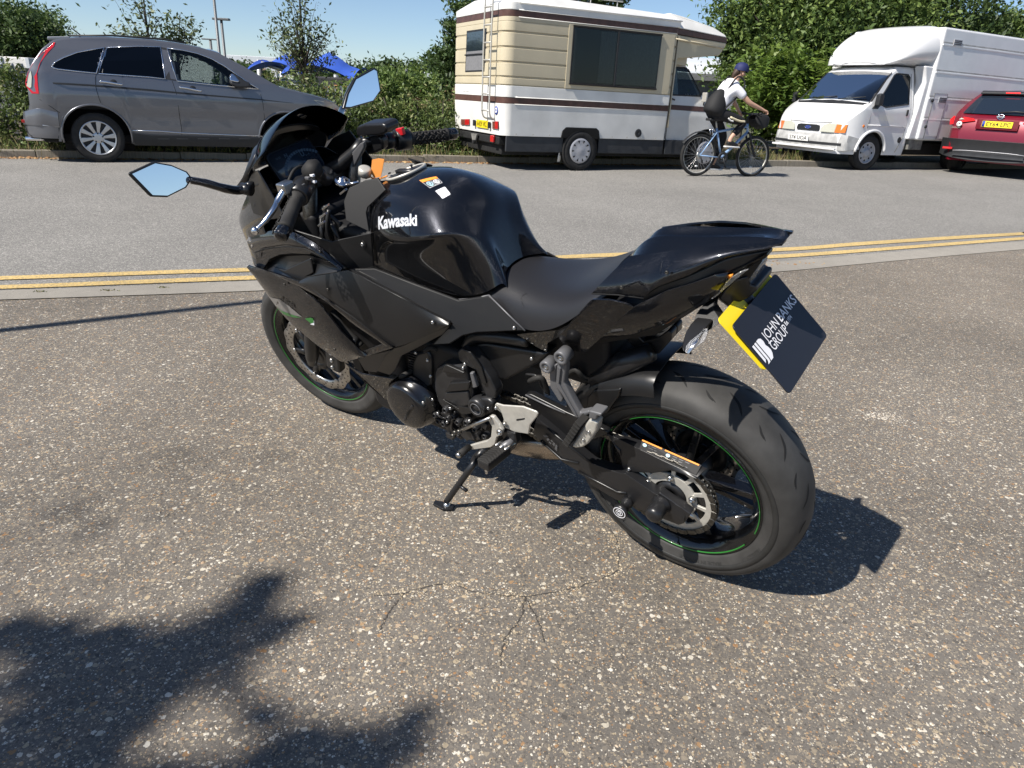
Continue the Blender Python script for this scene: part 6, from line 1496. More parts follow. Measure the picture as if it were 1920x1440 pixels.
# roof fittings
o = box('roof_vent', (.2,.1,2.47), (.22,.22,.05), 'gel_white', mh, .02)
rk = tube('roof_rack', [V3((-.2,-.5,2.55)), V3((.9,-.5,2.55))], .014, 'alloy_satin', mh, 6)
for x in (-.15, .3, .8): tube('rack_leg', [V3((x,-.5,2.40)), V3((x,-.5,2.55))], .010, 'alloy_satin', rk, 6)

# ------------------------------------------------------------------ white box van facing left
VNF = vframe((6.30, 15.25, 0), 241.4); vn = empty('box_van', VNF, 'white box van with streamlined roof pod parked facing left, dented bumper', 'van')
vn.scale = (.972,)*3
b_t = [(-1.06,1.965),(-.62,1.955),(-.45,1.90),(-.36,1.845),(.24,1.255),(.32,1.215),(.55,1.06),(.70,.93),(.765,.84),(.79,.70)]
def v_half(x, z):
    b_ = interp([(.25,.90),(.5,.93),(1.15,.93),(1.3,.895),(1.9,.745),(2.0,.70)], z)
    if x > .30: b_ *= 1 - .17*(min((x-.30)/.49,1))**2.4
    return b_
def v_bot(x):
    d_ = abs(x); return .30 if d_ > .40 else max(.30, .34+math.sqrt(.40**2-d_*d_)*.98)
vw = [(-.90,1.28),(-.20,1.20),(.055,1.27),(-.22,1.56),(-.43,1.80),(-.50,1.83),(-.86,1.83),(-.92,1.78)]
body = car_body('cab', vn, 'paint_white', -1.06, .79, b_t, v_bot, v_half, lambda x: .035, [shrink(vw,.96)], n=80, rows=34, roofholes=[(-.33,.21)])
def vs_(x, z, off=.004): return V3((x, v_half(x,z)+off, z))
for s in (1, -1):
    pts = [V3((p.x, p.y*s, p.z)) for p in [vs_(x,z) for x, z in vw]]
    o = plate('door_window', pts, .004*s, 'car_glass', vn, 0, (0,s,0), smooth=False); tube('window_seal', pts+pts[:1], .012, 'dark_plastic', o, 6)
    plate('door_mirror', [V3((x, s*1.03, z)) for x, z in ((.05,1.22),(.18,1.22),(.18,1.42),(.10,1.45),(.05,1.40))], .10*s, 'dark_plastic', vn, .02, (0,s,0))
    plate('mirror_base', [vs_(x,z,.02)*1 if s > 0 else V3((x,-v_half(x,z)-.02,z)) for x, z in ((.22,1.16),(.05,1.16),(-.02,1.22),(.06,1.29))], .03*s, 'dark_plastic', vn, .01, (0,s,0))
v, f = grid([[V3((-.345,y,1.835+.035*(1-(y/.78)**2))) for y in np.linspace(-.74,.74,9)], [V3((-.05,y*1.07,1.55+.055*(1-(y/.8)**2))) for y in np.linspace(-.74,.74,9)], [V3((.235,y*1.15,1.265+.05*(1-(y/.8)**2))) for y in np.linspace(-.74,.74,9)]])
Obj('windscreen', v, f, 'van_glass', vn)
tube('windscreen_seal', [V3((-.35,-.76,1.84)), V3((.25,-.865,1.25)), V3((.28,-.4,1.275)), V3((.29,0,1.28)), V3((.28,.4,1.275)), V3((.25,.865,1.25)), V3((-.35,.76,1.84))], .012, 'dark_plastic', vn, 6)
plate('scuttle', [V3((.23,-.84,1.262)), V3((.34,-.80,1.235)), V3((.38,0,1.25)), V3((.34,.80,1.235)), V3((.23,.84,1.262)), V3((.27,0,1.30))], .006, 'dark_plastic', vn, .002, (.3,0,1))
tube('bonnet_gap', [V3((.31,-.80,1.222)), V3((.56,-.74,1.06)), V3((.70,-.66,.94)), V3((.768,-.50,.868)), V3((.80,0,.872)), V3((.768,.50,.868)), V3((.70,.66,.94)), V3((.56,.74,1.06)), V3((.31,.80,1.222))], .005, 'grime', vn, 5)
for y0, y1 in ((-.55,.05),(.15,.72)): tube('wiper', [V3((.27,y0,1.315)), V3((.20,y1,1.37))], .010, 'dark_plastic', vn, 6)
box('cab_interior', (-.35,0,.80), (.62,.80,.30), 'interior', vn, .02); box('dashboard', (.08,0,1.17), (.16,.80,.06), 'interior', vn, .03); box('bulkhead', (-1.02,0,1.3), (.02,.72,.55), 'interior', vn, 0)
for y in (-.45, .45): o = box('cab_seat', (-.72,y,1.2), (.09,.22,.28), 'interior_grey', vn, .05); box('headrest', (-.74,y,1.58), (.05,.11,.08), 'interior_grey', o, .03)
Obj('steering_wheel', *lathe_data([(-.012,.17),(.012,.17),(.012,.195),(-.012,.195)], V3((-.18,-.42,1.28)), (-.6,0,.8), n=24), 'dark_plastic', vn)
hat = Obj('sun_hat', *lathe_data([(0,.15),(.004,.16),(.01,.10),(.05,.095),(.09,.08),(.12,.05),(.13,.0005)], VNF.wor(V3((.04,.22,1.235))*.972), (0,0,1), (1,0,0), n=24, closed=False), 'curtain_pale')
tag(hat, 'pale sun hat lying on the dashboard behind the van windscreen', 'hat')
fl = chips('dashboard_clutter', np.array([list(VNF.wor(V3((.07+random.uniform(-.03,.03), .33+random.uniform(0,.38), 1.235+random.uniform(0,.03)))*.972)) for k in range(60)]), np.full(60, .022), 'mortar_dust')
# nose: headlamps, grille, bumper, plate
for s in (1, -1):
    pts = [V3((.785,.86*s*.86,.70)), V3((.80,.33*s,.70)), V3((.80,.36*s,.79)), V3((.785,.46*s,.845)), V3((.76,.70*s,.855)), V3((.72,.80*s,.85))]
    pts = [V3((.835,.33*s,.685)), V3((.820,.66*s,.686)), V3((.783,.66*s,.850)), V3((.795,.48*s,.855)), V3((.815,.38*s,.82)), V3((.83,.34*s,.76))]
    o = plate('headlamp', pts, .04, 'lamp_clear', vn, .008, (1,0,0))
    plate('indicator_lens', [V3((.820,.665*s,.688)), V3((.812,.765*s,.690)), V3((.735,.850*s,.694)), V3((.700,.845*s,.852)), V3((.765,.760*s,.846)), V3((.782,.665*s,.848))], .04, 'lamp_amber', vn, .006, (1,.2*s,0))
plate('grille', [V3((.812,y,z)) for y, z in ((-.27,.70),(.27,.70),(.29,.73),(.27,.80),(.2,.815),(-.2,.815),(-.27,.80),(-.29,.73))], .03, 'dark_plastic', vn, .006, (1,0,0))
Obj('oval_badge', *[(lambda d: ([V3((p.x, p.y*1.0, .758+(p.z-.758)*.42)) for p in d[0]], d[1]))(lathe_data([(.001,.0005),(.005,.0005),(.005,.075),(.0,.08)], V3((.813,0,.758)), (1,0,0), (0,1,0), n=24, closed=False))][0], 'euro_blue', vn)
Obj('badge_ring', *[(lambda d: ([V3((p.x, p.y, .758+(p.z-.758)*.42)) for p in d[0]], d[1]))(lathe_data([(.004,.068),(.008,.068),(.008,.08),(.004,.08)], V3((.813,0,.758)), (1,0,0), (0,1,0), n=24))][0], 'chrome', vn)
me = text_mesh('Ford', .05, .0006, shear=.4); place_text('badge_script', me, 'chrome', vn, (.8195,0,.758), (0,1,0), UPZ)
bl_, bh_ = [], []
for y in np.linspace(-1, 1, 21):
    x = .86 - .16*abs(y)**4; yy = .90*y
    bl_.append(V3((x, yy, .36))); bh_.append(V3((x-.01, yy, .655)))
bl_ = [V3((.33,-.945,.40))] + bl_ + [V3((.33,.945,.40))]; bh_ = [V3((.36,-.94,.60))] + bh_ + [V3((.36,.94,.60))]
mat('bumper_grey', (.40,.40,.39), .55, noise=.25, nscale=7)
bo_ = strip('front_bumper', bh_, bl_, 'bumper_grey', vn, n=40, rows=6, bulge=.02, solid=.02, bevel=.004, bax=0)
strip('bumper_strip', [V3((.885-.16*abs(y)**4, .9*y, .500)) for y in np.linspace(-.93,.93,21)], [V3((.885-.16*abs(y)**4, .9*y, .455)) for y in np.linspace(-.93,.93,21)], 'dark_plastic', bo_, n=30, rows=2, bulge=0, solid=.012, bevel=.002, bax=0)
box('bumper_lip', (.86,0,.385), (.03,.80,.02), 'paint_white', bo_, .01)
number_plate(vn, 'S74 UOA', V3((.903,-.12,.545)), (0,1,0), V3((.06,0,1)), .52, .111, 'plate_white')
box('tow_eye', (.84,.25,.36), (.03,.04,.012), 'steel', vn, .006)
Obj('side_repeater', *lathe_data([(0,.03),(.012,.026),(.014,.0005)], vs_(.34,.835,0), (0,1,0), n=16, closed=False), 'lamp_amber', vn)
for s in (1, -1):
    pts = [V3((.44*math.cos(a), s*(v_half(.44*math.cos(a),.5)+.012), .34+.42*math.sin(a))) for a in np.linspace(R(2), R(178), 24)]
    tube('arch_lip', pts, .028, 'paint_white', vn, 8)
    Obj('arch_liner', *lathe_data([(0,.40),(-.3,.40)], V3((0,.88*s,.34)), (0,s,0), n=28, closed=False, a0=R(-10) if s < 0 else R(170), a1=R(190) if s < 0 else R(370)), 'wheel_arch', vn)
    tube('door_gap', [V3((.19,s*(v_half(.19,1.2)+.001),1.2)), V3((.21,s*(v_half(.2,.9)+.001),.95)), V3((.22,s*.932,.80))], .006, 'grime', vn, 5)
    tube('door_gap', [V3((-.96,s*(v_half(-.96,1.85)+.001),1.85)), V3((-.99,s*(v_half(-.99,1.2)+.001),1.2)), V3((-.92,s*.932,.62)), V3((-.80,s*.93,.36))], .006, 'grime', vn, 5)
    tube('body_crease', [V3((.22,s*.934,.86)), V3((-.95,s*.934,.86))], .010, 'paint_white', vn, 6)
    Obj('fuel_cap', *lathe_data([(0,.0005),(.006,.0005),(.008,.055),(0,.06)], V3((-.85,s*.93,.60)), (0,s,0), n=20, closed=False), 'dark_plastic', vn)
    box('door_handle', vs_(-.88,1.12,.012) if s > 0 else V3((-.88,-v_half(-.88,1.12)-.012,1.12)), (.022,.012,.06), 'dark_plastic', vn, .008)
    wheel(vn, (0, .895*s, .335), s, .335, .205, .19, 'steel' if s > 0 else 'none', steer=R(-6)); wheel(vn, (-3.0, .90*s, .335), s, .335, .205, .19, 'steel' if s > 0 else 'none')
box('underbody', (-1.9,0,.42), (2.6,.75,.12), 'chassis_dark', vn, .03)
# box body and roof pod
o = box('box_body', (-2.95,0,1.66), (1.70,1.05,1.05), 'paint_white', vn, .05)
for z in (1.02, 1.42, 1.90, 2.40): 
    box('side_rail', (-2.95,1.052,z), (1.66,.008,.014), 'paint_white', o, .003); box('rail_recess', (-2.95,1.051,z+.04), (1.66,.002,.014), 'bumper_grey', o, .0005)
    box('side_rail', (-2.95,-1.052,z), (1.66,.012,.016), 'paint_white', o, .004)
box('corner_post', (-4.64,1.045,1.66), (.03,.025,1.05), 'trim_silver', o, .006)
pod = []
for x, zb_, zt_, hb, ht in ((-.30,1.985,2.02,.60,.50),(-.36,1.98,2.22,.84,.70),(-.55,1.98,2.46,.95,.78),(-.82,1.98,2.64,1.00,.84),(-1.10,1.97,2.73,1.03,.90),(-1.35,1.96,2.76,1.05,.95)):
    ring = [V3((x,-hb,zb_)), V3((x,-hb,zb_+(zt_-zb_)*.55)), V3((x,-ht,zt_-.04)), V3((x,-ht*.6,zt_)), V3((x,0,zt_+.01)), V3((x,ht*.6,zt_)), V3((x,ht,zt_-.04)), V3((x,hb,zb_+(zt_-zb_)*.55)), V3((x,hb,zb_)), V3((x,0,zb_)), V3((x,-hb,zb_))]
    pod.append(ring)
v, f = grid(pod); f.append(tuple(range(10))); Obj('roof_pod', v, [tuple(q) for q in f], 'paint_white', vn, sub=2)
for s in (1, -1): prism_pts = [(-1.02,.62),(-1.28,.62),(-1.28,2.0),(-1.0,2.0),(-1.14,1.7),(-1.10,1.2)]; plate('box_fairing', [V3((x, 1.0*s, z)) for x, z in prism_pts], .25*s, 'paint_white', vn, .03, (0,s,0))
ld = plate('locker_door', [V3((x,1.058,z)) for x, z in ((-1.42,.70),(-1.85,.70),(-1.85,1.52),(-1.42,1.52))], .006, 'paint_white', vn, .003, (0,1,0))
tube('door_gap', [V3((x,1.058,z)) for x, z in ((-1.42,.64),(-1.42,1.52),(-1.85,1.52),(-1.85,.64))], .005, 'grime', ld, 5)
for z in (.88, 1.38): Obj('door_catch', *lathe_data([(0,.035),(.02,.03),(.022,.0005)], V3((-1.40,1.055,z)), (0,1,0), n=16, closed=False), 'dark_plastic', ld)
for z in (1.40, 2.46):
    gv = box('side_vent', (-1.72,1.062,z), (.13,.008,.055), 'trim_silver', vn, .003)
    for k in (-1, 0, 1): box('vent_slot', (-1.72,1.0705,z+.03*k), (.115,.001,.008), 'interior', gv, 0)
box('side_locker', (-1.35,.85,.52), (.22,.12,.10), 'grime', vn, .01)
tube('cab_aerial', [V3((-.62,.55,1.985)), V3((-.72,.58,2.22))], .005, 'dark_plastic', vn, 6)
plate('roof_vent', [V3((x, y, 2.78)) for x, y in ((-1.7,.0),(-2.3,.0),(-2.3,-.5),(-1.7,-.5))], .06, 'gel_white', vn, .02, (0,0,1))
# ------------------------------------------------------------------ red crossover, cut by the right edge of the picture
RDF = vframe((9.62, 14.95, 0), 47.0); rd = empty('red_crossover', RDF, 'red crossover car driving away, cut off by the right edge', 'car')
rd.scale = (.99,)*3
r_top = [(-.86,.56),(-.84,.92),(-.80,1.02),(-.66,1.12),(-.50,1.30),(-.30,1.50),(-.20,1.545),(.2,1.58),(.9,1.585),(1.4,1.52),(2.2,1.08),(2.5,1.0),(3.1,.88),(3.35,.72),(3.42,.5)]
def r_half(x, z):
    b_ = interp([(.25,.84),(.5,.885),(.75,.90),(1.0,.885),(1.12,.85),(1.35,.72),(1.52,.60),(1.6,.56)], z)
    if x < -.45: b_ *= 1 - .16*((-.45-x)/.41)**2
    if x > 2.7: b_ *= 1 - .4*((x-2.7)/.75)**2
    return b_
def r_bot(x):
    z = .25
    for cx in (0, 2.63):
        d_ = abs(x-cx)
        if d_ < .40: z = max(z, .33+math.sqrt(.16-d_*d_))
    return z
rw_ = [(-.42,1.26),(-.2,1.44),(.3,1.50),(1.2,1.46),(1.95,1.10),(.3,1.06),(-.2,1.10)]
car_body('body', rd, 'paint_red', -.86, 3.42, r_top, r_bot, r_half, lambda x: .03, [], n=90, rows=24)
for s in (1, -1): plate('side_window', [V3((x, s*(r_half(x,z)+.003), z)) for x, z in rw_], .003*s, 'tft', rd, 0, (0,s,0), smooth=False)
def RR(k, u, v, x): return RDF.at(*zz(k, u, v), x, 0)*(1/.99)
def rx(z): return interp([(.3,-.86),(.56,-.865),(.92,-.85),(1.02,-.81),(1.12,-.67),(1.30,-.51),(1.50,-.31),(1.56,-.2)], z)
rg = [[V3((rx(z)-.020-.035*(1-(q_)**2), q_*hw_, z+.010)) for q_ in np.linspace(-1,1,11)] for z, hw_ in ((1.125,.70),(1.24,.66),(1.36,.61),(1.47,.55))]
v, f = grid(rg); Obj('rear_window', v, f, 'tft', rd, solid=.004)
plate('rear_spoiler', [V3((-.20,-.60,1.575)), V3((-.20,.60,1.575)), V3((-.42,.56,1.535)), V3((-.44,.2,1.54)), V3((-.44,-.2,1.54)), V3((-.42,-.56,1.535))], .04, 'dark_plastic', rd, .012, (0,0,1))
box('high_brake_lamp', (-.445,0,1.535), (.006,.12,.010), 'lamp_brake', rd, .002)
tube('rear_wiper', [V3((-.73,.05,1.17)), V3((-.72,-.2,1.20)), V3((-.70,-.5,1.18))], .014, 'dark_plastic', rd, 6)
strip('rear_bumper', [V3((-.865-.08*(1-abs(y)**3)+.20*abs(y)**6, .945*y, .66)) for y in np.linspace(-1,1,21)], [V3((-.86-.07*(1-abs(y)**3)+.20*abs(y)**6, .935*y, .27+.08*abs(y)**3)) for y in np.linspace(-1,1,21)], 'dark_plastic', rd, n=36, rows=7, bulge=-.03, solid=.02, bevel=.004, bax=0)
strip('bumper_skid', [V3((-.985+.05*abs(y)**2, .6*y, .43)) for y in np.linspace(-1,1,11)], [V3((-.98+.05*abs(y)**2, .62*y, .34)) for y in np.linspace(-1,1,11)], 'skirt_dark', rd, n=18, rows=3, bulge=-.01, solid=.015, bevel=.003, bax=0)
tube('skid_edge', [V3((-.998+.05*abs(y)**2, .62*y, .452-.02*abs(y)**4)) for y in np.linspace(-1,1,11)], .008, 'trim_silver', rd, 6)
for s in (1, -1):
    box('bumper_reflector', (-.90,.74*s,.47), (.03,.09,.022), 'lamp_red', rd, .008)
    for y in (.25, .58): pass
    o = plate('tail_lamp', [V3((rx(z)-.018+.10*max(0,(abs(y)-.62))/.25, y*s, z)) for y, z in ((.40,1.00),(.62,.965),(.86,.90),(.895,1.0),(.86,1.075),(.60,1.06),(.45,1.045))], .03, 'lamp_red', rd, .006, (-1,0,0))
    plate('lamp_segment', [V3((rx(z)-.024+.10*max(0,(abs(y)-.62))/.25, y*s, z)) for y, z in ((.60,1.02),(.80,1.0),(.82,1.065),(.72,1.06))], .006, 'lamp_clear', o, .002, (-1,0,0))
    wheel(rd, (0, .87*s, .335), s, .335, .225, .215, 'alloy'); wheel(rd, (2.63, .87*s, .335), s, .335, .225, .215, 'alloy')
pc = V3((-.872,.0,.955)); number_plate(rd, 'EY64 LPC', V3((-.885,0,.955)), (0,-1,0), V3((.1,0,1)), .52, .111, 'plate_yellow', True)
Obj('round_badge', *lathe_data([(.0,.06),(.008,.055),(.008,.04),(.002,.038)], V3((-.79,0,1.095)), (-.9,0,.4), (0,1,0), n=24), 'chrome', rd)
box('badge_bar', (-.797,0,1.095), (.004,.07,.012), 'chrome', rd, .003)
uk = Obj('country_sticker', *lathe_data([(0,.0005),(.001,.0005),(.001,.05),(0,.05)], V3((-.868,.66,.93)), (-1,.05,.05), (0,1,0), n=24, closed=False), 'plate_white', rd)
me = text_mesh('UK', .05, .001); place_text('sticker_letters', me, 'plate_char', uk, (-.8705,.66,.93), (0,-1,0), UPZ)
me = text_mesh('QASHQAI', .035, .0005); place_text('model_lettering', me, 'chrome', rd, (-.872,.70,.862), (0,-1,0), UPZ)
box('engine_badge', (-.868,-.62,.87), (.004,.08,.02), 'chrome', rd, .003)
box('underbody', (1.2,0,.33), (1.9,.7,.08), 'chassis_dark', rd, .02)
plate('plate_recess', [V3((-.872,y,z)) for y, z in ((-.36,.86),(.36,.86),(.36,1.035),(-.36,1.035))], .004, 'paint_red', rd, .002, (-1,0,0))
# ================================================================== VEGETATION AND BACKGROUND
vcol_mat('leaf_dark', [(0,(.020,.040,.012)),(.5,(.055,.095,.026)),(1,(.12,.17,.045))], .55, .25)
vcol_mat('leaf_mid', [(0,(.028,.052,.013)),(.45,(.090,.145,.034)),(.8,(.17,.235,.055)),(1,(.25,.31,.095))], .55, .28)
vcol_mat('leaf_bright', [(0,(.025,.050,.010)),(.4,(.075,.13,.022)),(.75,(.14,.21,.035)),(1,(.22,.28,.07))], .5, .30)
vcol_mat('leaf_sapling', [(0,(.040,.062,.022)),(.5,(.095,.130,.048)),(1,(.18,.21,.085))], .5, .25)
vcol_mat('leaf_hedge', [(0,(.022,.036,.011)),(.35,(.065,.10,.026)),(.65,(.13,.18,.045)),(.84,(.22,.24,.09)),(.92,(.13,.065,.04)),(1,(.29,.28,.13))], .55, .25)
vcol_mat('grass_blade', [(0,(.05,.075,.02)),(.5,(.13,.14,.045)),(1,(.36,.28,.13))], .7, .2)
mat('bark', (.085,.070,.055), .85, noise=.4, nscale=25, bump=.4, bscale=60)
mat('bark_dark', (.040,.033,.026), .85, noise=.4, nscale=25)
mat('galv', (.30,.31,.32), .45, .6, noise=.1, nscale=12)
mat('pole_grey', (.14,.145,.15), .5, .3)
mat('canopy_blue', (.035,.10,.46), .7, noise=.08, nscale=2)
mat('canopy_tan', (.50,.27,.10), .7, noise=.08, nscale=2)
mat('wall_white', (.66,.65,.62), .8, noise=.06, nscale=1.5)
mat('wall_grey', (.21,.22,.23), .7, noise=.1, nscale=1)
mat('roof_pale', (.50,.53,.56), .5, noise=.06, nscale=1)
def leaves(C, size, rnd, up=.35, aspect=1.7, rs_=rs):
    """C (n,3) leaf centres -> quads, each bent to its own direction"""
    n = len(C); N_ = rs_.normal(size=(n,3)); N_[:,2] += up*2; N_ /= np.linalg.norm(N_, axis=1)[:,None]
    T = rs_.normal(size=(n,3)); T -= N_*(T*N_).sum(1)[:,None]; T /= np.linalg.norm(T, axis=1)[:,None]; B = np.cross(N_, T)
    s = (size*rs_.uniform(.6,1.35,n))[:,None]; V = np.empty((n,4,3))
    V[:,0] = C - T*s*aspect*.5; V[:,1] = C + B*s*.36 + N_*s*.08; V[:,2] = C + T*s*aspect*.5; V[:,3] = C - B*s*.36 + N_*s*.08
    return V.reshape(-1,3), np.arange(n*4).reshape(n,4), rnd
def cloud(ells, n, clump=.28, k=None, shell=.55, rs_=rs):
    """leaf centres gathered in clumps on the skins of several ellipsoids"""
    vol = np.array([r[0]*r[1]*r[2] for c, r in ells])**.75; w_ = vol/vol.sum(); out = []; rn = []
    for (c, r), q in zip(ells, w_):
        m_ = max(int(n*q), 4); nc = k or max(int(m_/55), 3)
        d = rs_.normal(size=(nc,3)); d /= np.linalg.norm(d, axis=1)[:,None]; rad = shell + (1-shell)*rs_.uniform(0,1,nc)**.7
        cc_ = np.array(c) + d*np.array(r)*rad[:,None]; tone = rs_.uniform(.0,1,nc)
        i = rs_.randint(0, nc, m_); sc = rs_.uniform(.5,1.4,nc)*clump*min(r)
        p = cc_[i] + rs_.normal(size=(m_,3))*sc[i][:,None]*np.array([1,1,.75]); out.append(p); rn.append(np.clip(tone[i]*.6 + rs_.uniform(0,1,m_)*.4, 0, 1))
    return np.concatenate(out), np.concatenate(rn)
def foliage(name, C, rn, size, m, parent, up=.35, aspect=1.7):
    V, F, r_ = leaves(C, size, rn, up, aspect); return raw_mesh(name, V, F, r_, m, parent)
def W(px, py, Y):                                           # world point on the pixel's ray at forward distance Y
    d = ray(px, py); return cC + d*(Y/d.y)
def thing_at(name, p, label, cat, group=None):
    o = bpy.data.objects.new(name, None); COL.objects.link(o); o.location = p; o.empty_display_size = .3; return tag(o, label, cat, group)
def tree(name, base, ells, n, size, m, label, trunk_r=.12, bark='bark', group=None, clump=.28, shell=.55, limbs=6, k=None, up=.35):
    """ells in world coordinates"""
    base = Vector(base); o = thing_at(name, base, label, 'tree', group); rg_ = random.Random(sum(map(ord, label)))
    C, rn = cloud([(tuple(Vector(c)-base), r) for c, r in ells], n, clump, k, shell); foliage('crown', C, rn, size, m, o, up)
    top = sum((Vector(c)-base for c, r in ells), Vector())/len(ells)
    fork = Vector((top.x*.2, top.y*.2, max(top.z*.42, .4)))
    tube('trunk', smoothpath([(0,0,-.3), (fork.x*.3+.03, 0, fork.z*.5), fork, fork.lerp(top,.6)], 3), [trunk_r*q for q in np.linspace(1.15,.45,10)], bark, o, 9)
    for i in range(limbs):
        c, r = ells[i % len(ells)]; e = Vector(c)-base + Vector((rg_.uniform(-.6,.6)*r[0], rg_.uniform(-.6,.6)*r[1], rg_.uniform(-.2,.6)*r[2]))
        s = fork.lerp(top, rg_.uniform(0,.45)); tube('limb', smoothpath([s, s.lerp(e,.5)+Vector((rg_.uniform(-.1,.1),0,.12)), e], 3), [trunk_r*q for q in (.42,.38,.32,.26,.2,.13,.05)], bark, o, 6)
    return o
# ---- hedge along the verge
K = lambda t, s: K0 + kd*t + kn*s
hb = K(2.5, 1.3); hedge = thing_at('hedge', (hb.x, hb.y, gz(hb.x, hb.y)+.08), 'long mixed green hedge behind the far kerb', 'hedge')
ells = []
for i in range(30):
    t = -5.5 + i*.46; s = .95 + .25*math.sin(i*1.9); hgt = .52 + .07*math.sin(i*1.3) + .05*math.sin(i*.7)
    p = K(t, s+.25); ells.append((tuple(Vector((p.x, p.y, .10 + hgt*.92))-hedge.location), (.48,.55,hgt)))
C, rn = cloud(ells, 62000, .20, None, .62)
foliage('foliage', C, rn, .042, 'leaf_hedge', hedge)
pt = []; 
for i in range(170):
    t = random.uniform(-5.5, 8.5); p = K(t, random.uniform(.7, 1.5)) - hedge.location; h = random.uniform(.90, 1.20); pt += [Vector((p.x, p.y, z)) + Vector((random.gauss(0,.03), random.gauss(0,.03), 0)) for z in np.linspace(.78, h, 9)]
C = np.array([list(p) for p in pt]); foliage('young_shoots', C, rs.uniform(.6,1,len(C)), .045, 'leaf_hedge', hedge)
for i in range(34):
    t = -5.2 + i*.4; p = K(t, random.uniform(.8,1.3)) - hedge.location; tube('stem', [Vector((p.x,p.y,-.1)), Vector((p.x+.05,p.y,.35)), Vector((p.x+random.uniform(-.2,.2),p.y,.9))], [.022,.018,.008], 'bark_dark', hedge, 5)
# low weeds and grass between kerb and hedge
C = []; 
for i in range(5200):
    t = random.uniform(-6, 12); cl = .55 + .45*math.sin(t*3.1)*math.sin(t*1.3); 
    if random.random() > cl: continue
    p = K(t, .12 + abs(random.gauss(0,.22))); C.append((p.x, p.y, gz(p.x,p.y)+.09+abs(random.gauss(0,.07))))
C = np.array(C); o = foliage('verge_weeds', C, rs.uniform(0,1,len(C)), .035, 'leaf_mid', None); o['kind'] = 'stuff'
def grass(name, pts, h, m='grass_blade'):
    n = len(pts); P_ = np.array(pts); ang = rs.uniform(0, 6.283, n); hh_ = h*rs.uniform(.5,1.3,n); ln = rs.normal(0,.35,(n,2))*hh_[:,None]
    V = np.zeros((n,4,3)); dx = np.stack([np.cos(ang), np.sin(ang)],1)*.006
    V[:,0] = P_; V[:,0,:2] -= dx; V[:,1] = P_; V[:,1,:2] += dx; V[:,2] = P_; V[:,2,:2] += dx*.3+ln; V[:,2,2] += hh_; V[:,3] = P_; V[:,3,:2] += -dx*.3+ln; V[:,3,2] += hh_
    o = raw_mesh(name, V.reshape(-1,3), np.arange(n*4).reshape(n,4), rs.uniform(0,1,n), m); o['kind'] = 'stuff'; return o
g_ = []
for i in range(7000):
    t = random.choice([random.uniform(-6,14), random.uniform(8.5,13)]); p = K(t, .02 + abs(random.gauss(0,.45 if t > 8.5 else .1))); g_.append((p.x, p.y, gz(p.x,p.y)+(.09 if (p-K0).dot(kn) > .11 else .01)))
grass('dry_grass', g_, .17)
# weeds along the near channel joint
g_ = []
for q in ((75,548),(205,546),(305,540)):
    for i in range(26): p = gp(*q); g_.append((p.x+random.gauss(0,.02), p.y+random.gauss(0,.01), 0))
grass('channel_weeds', g_, .012, 'grass_blade')
# ---- right-hand trees and shrub
def gnd(p): return Vector((p[0], p[1], gz(p[0], p[1])+.05))
def ell(px, py, Y, rx_, rz_, ry_=None): p = W(px, py, Y); return (tuple(p), (rx_, ry_ or rx_, rz_))
tree('broadleaf_tree', gnd(W(1480,260,20)), [ell(1470,60,20,1.5,1.5), ell(1560,30,20.5,1.7,1.6), ell(1430,140,19.5,1.1,1.0), ell(1640,70,21,1.5,1.3), ell(1530,140,20,1.3,1.1), ell(1500,-30,20.5,1.6,1.2), ell(1620,-20,21,1.5,1.0), ell(1410,20,20,.9,1.1)], 36000, .085, 'leaf_mid', 'tall leafy tree directly behind the white van cab', .2, limbs=8, shell=.5)
tree('broadleaf_tree', gnd(W(1740,260,23)), [ell(1700,60,23,1.7,1.5), ell(1790,80,23.5,1.8,1.2), ell(1660,-10,23,1.4,1.3), ell(1750,10,23.5,1.5,1.2), ell(1835,85,24,1.4,.9), ell(1720,140,23,1.7,1.2)], 26000, .09, 'leaf_dark', 'dense dark tree rising behind the van roof', .22, limbs=6, shell=.5)
tree('feathery_tree', gnd(W(1930,260,25)), [ell(1880,90,25,1.9,.9), ell(1960,80,25.5,1.8,.9), ell(1830,110,24.5,1.5,1.0), ell(1905,130,25,1.8,1.1)], 30000, .10, 'leaf_mid', 'feathery tree at the top right corner beyond the van', .2, limbs=6)
sb_ = thing_at('sumac_shrub', gnd(W(1470,280,17.4)), 'bright green shrub with frond leaves between cyclist and van', 'shrub')
fr_ = []; frn = []
for i in range(420):
    px, py = random.gauss(1480,42), random.gauss(165,42)
    if py < 85 or py > 262: continue
    a = W(px, py, 17.2+random.uniform(-.8,.8)); dr_ = Vector((random.gauss(0,1), random.gauss(0,1)-.3, random.gauss(0,.25))).normalized(); tn = random.uniform(.35,1)
    for k in range(13):
        q = a + dr_*(.045*k) + Vector((0,0,.02*k-.0042*k*k)); sd = dr_.cross(UPZ).normalized()
        for s in (-1, 1): fr_.append(list(q + sd*(.06*s) - sb_.location)); frn.append(tn*random.uniform(.75,1))
foliage('fronds', np.array(fr_), np.array(frn), .085, 'leaf_bright', sb_, .9, 2.0)
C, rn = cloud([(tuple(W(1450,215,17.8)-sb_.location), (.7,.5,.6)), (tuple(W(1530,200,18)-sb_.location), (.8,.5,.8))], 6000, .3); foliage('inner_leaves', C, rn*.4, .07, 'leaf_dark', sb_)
for i in range(7): e = W(random.uniform(1430,1530), random.uniform(120,200), 17.6)-sb_.location; tube('stem', smoothpath([(random.uniform(-.3,.3),0,-.1), e*.5+Vector((0,0,.1)), e], 3), [.03,.028,.025,.02,.016,.012,.006], 'bark_dark', sb_, 5)
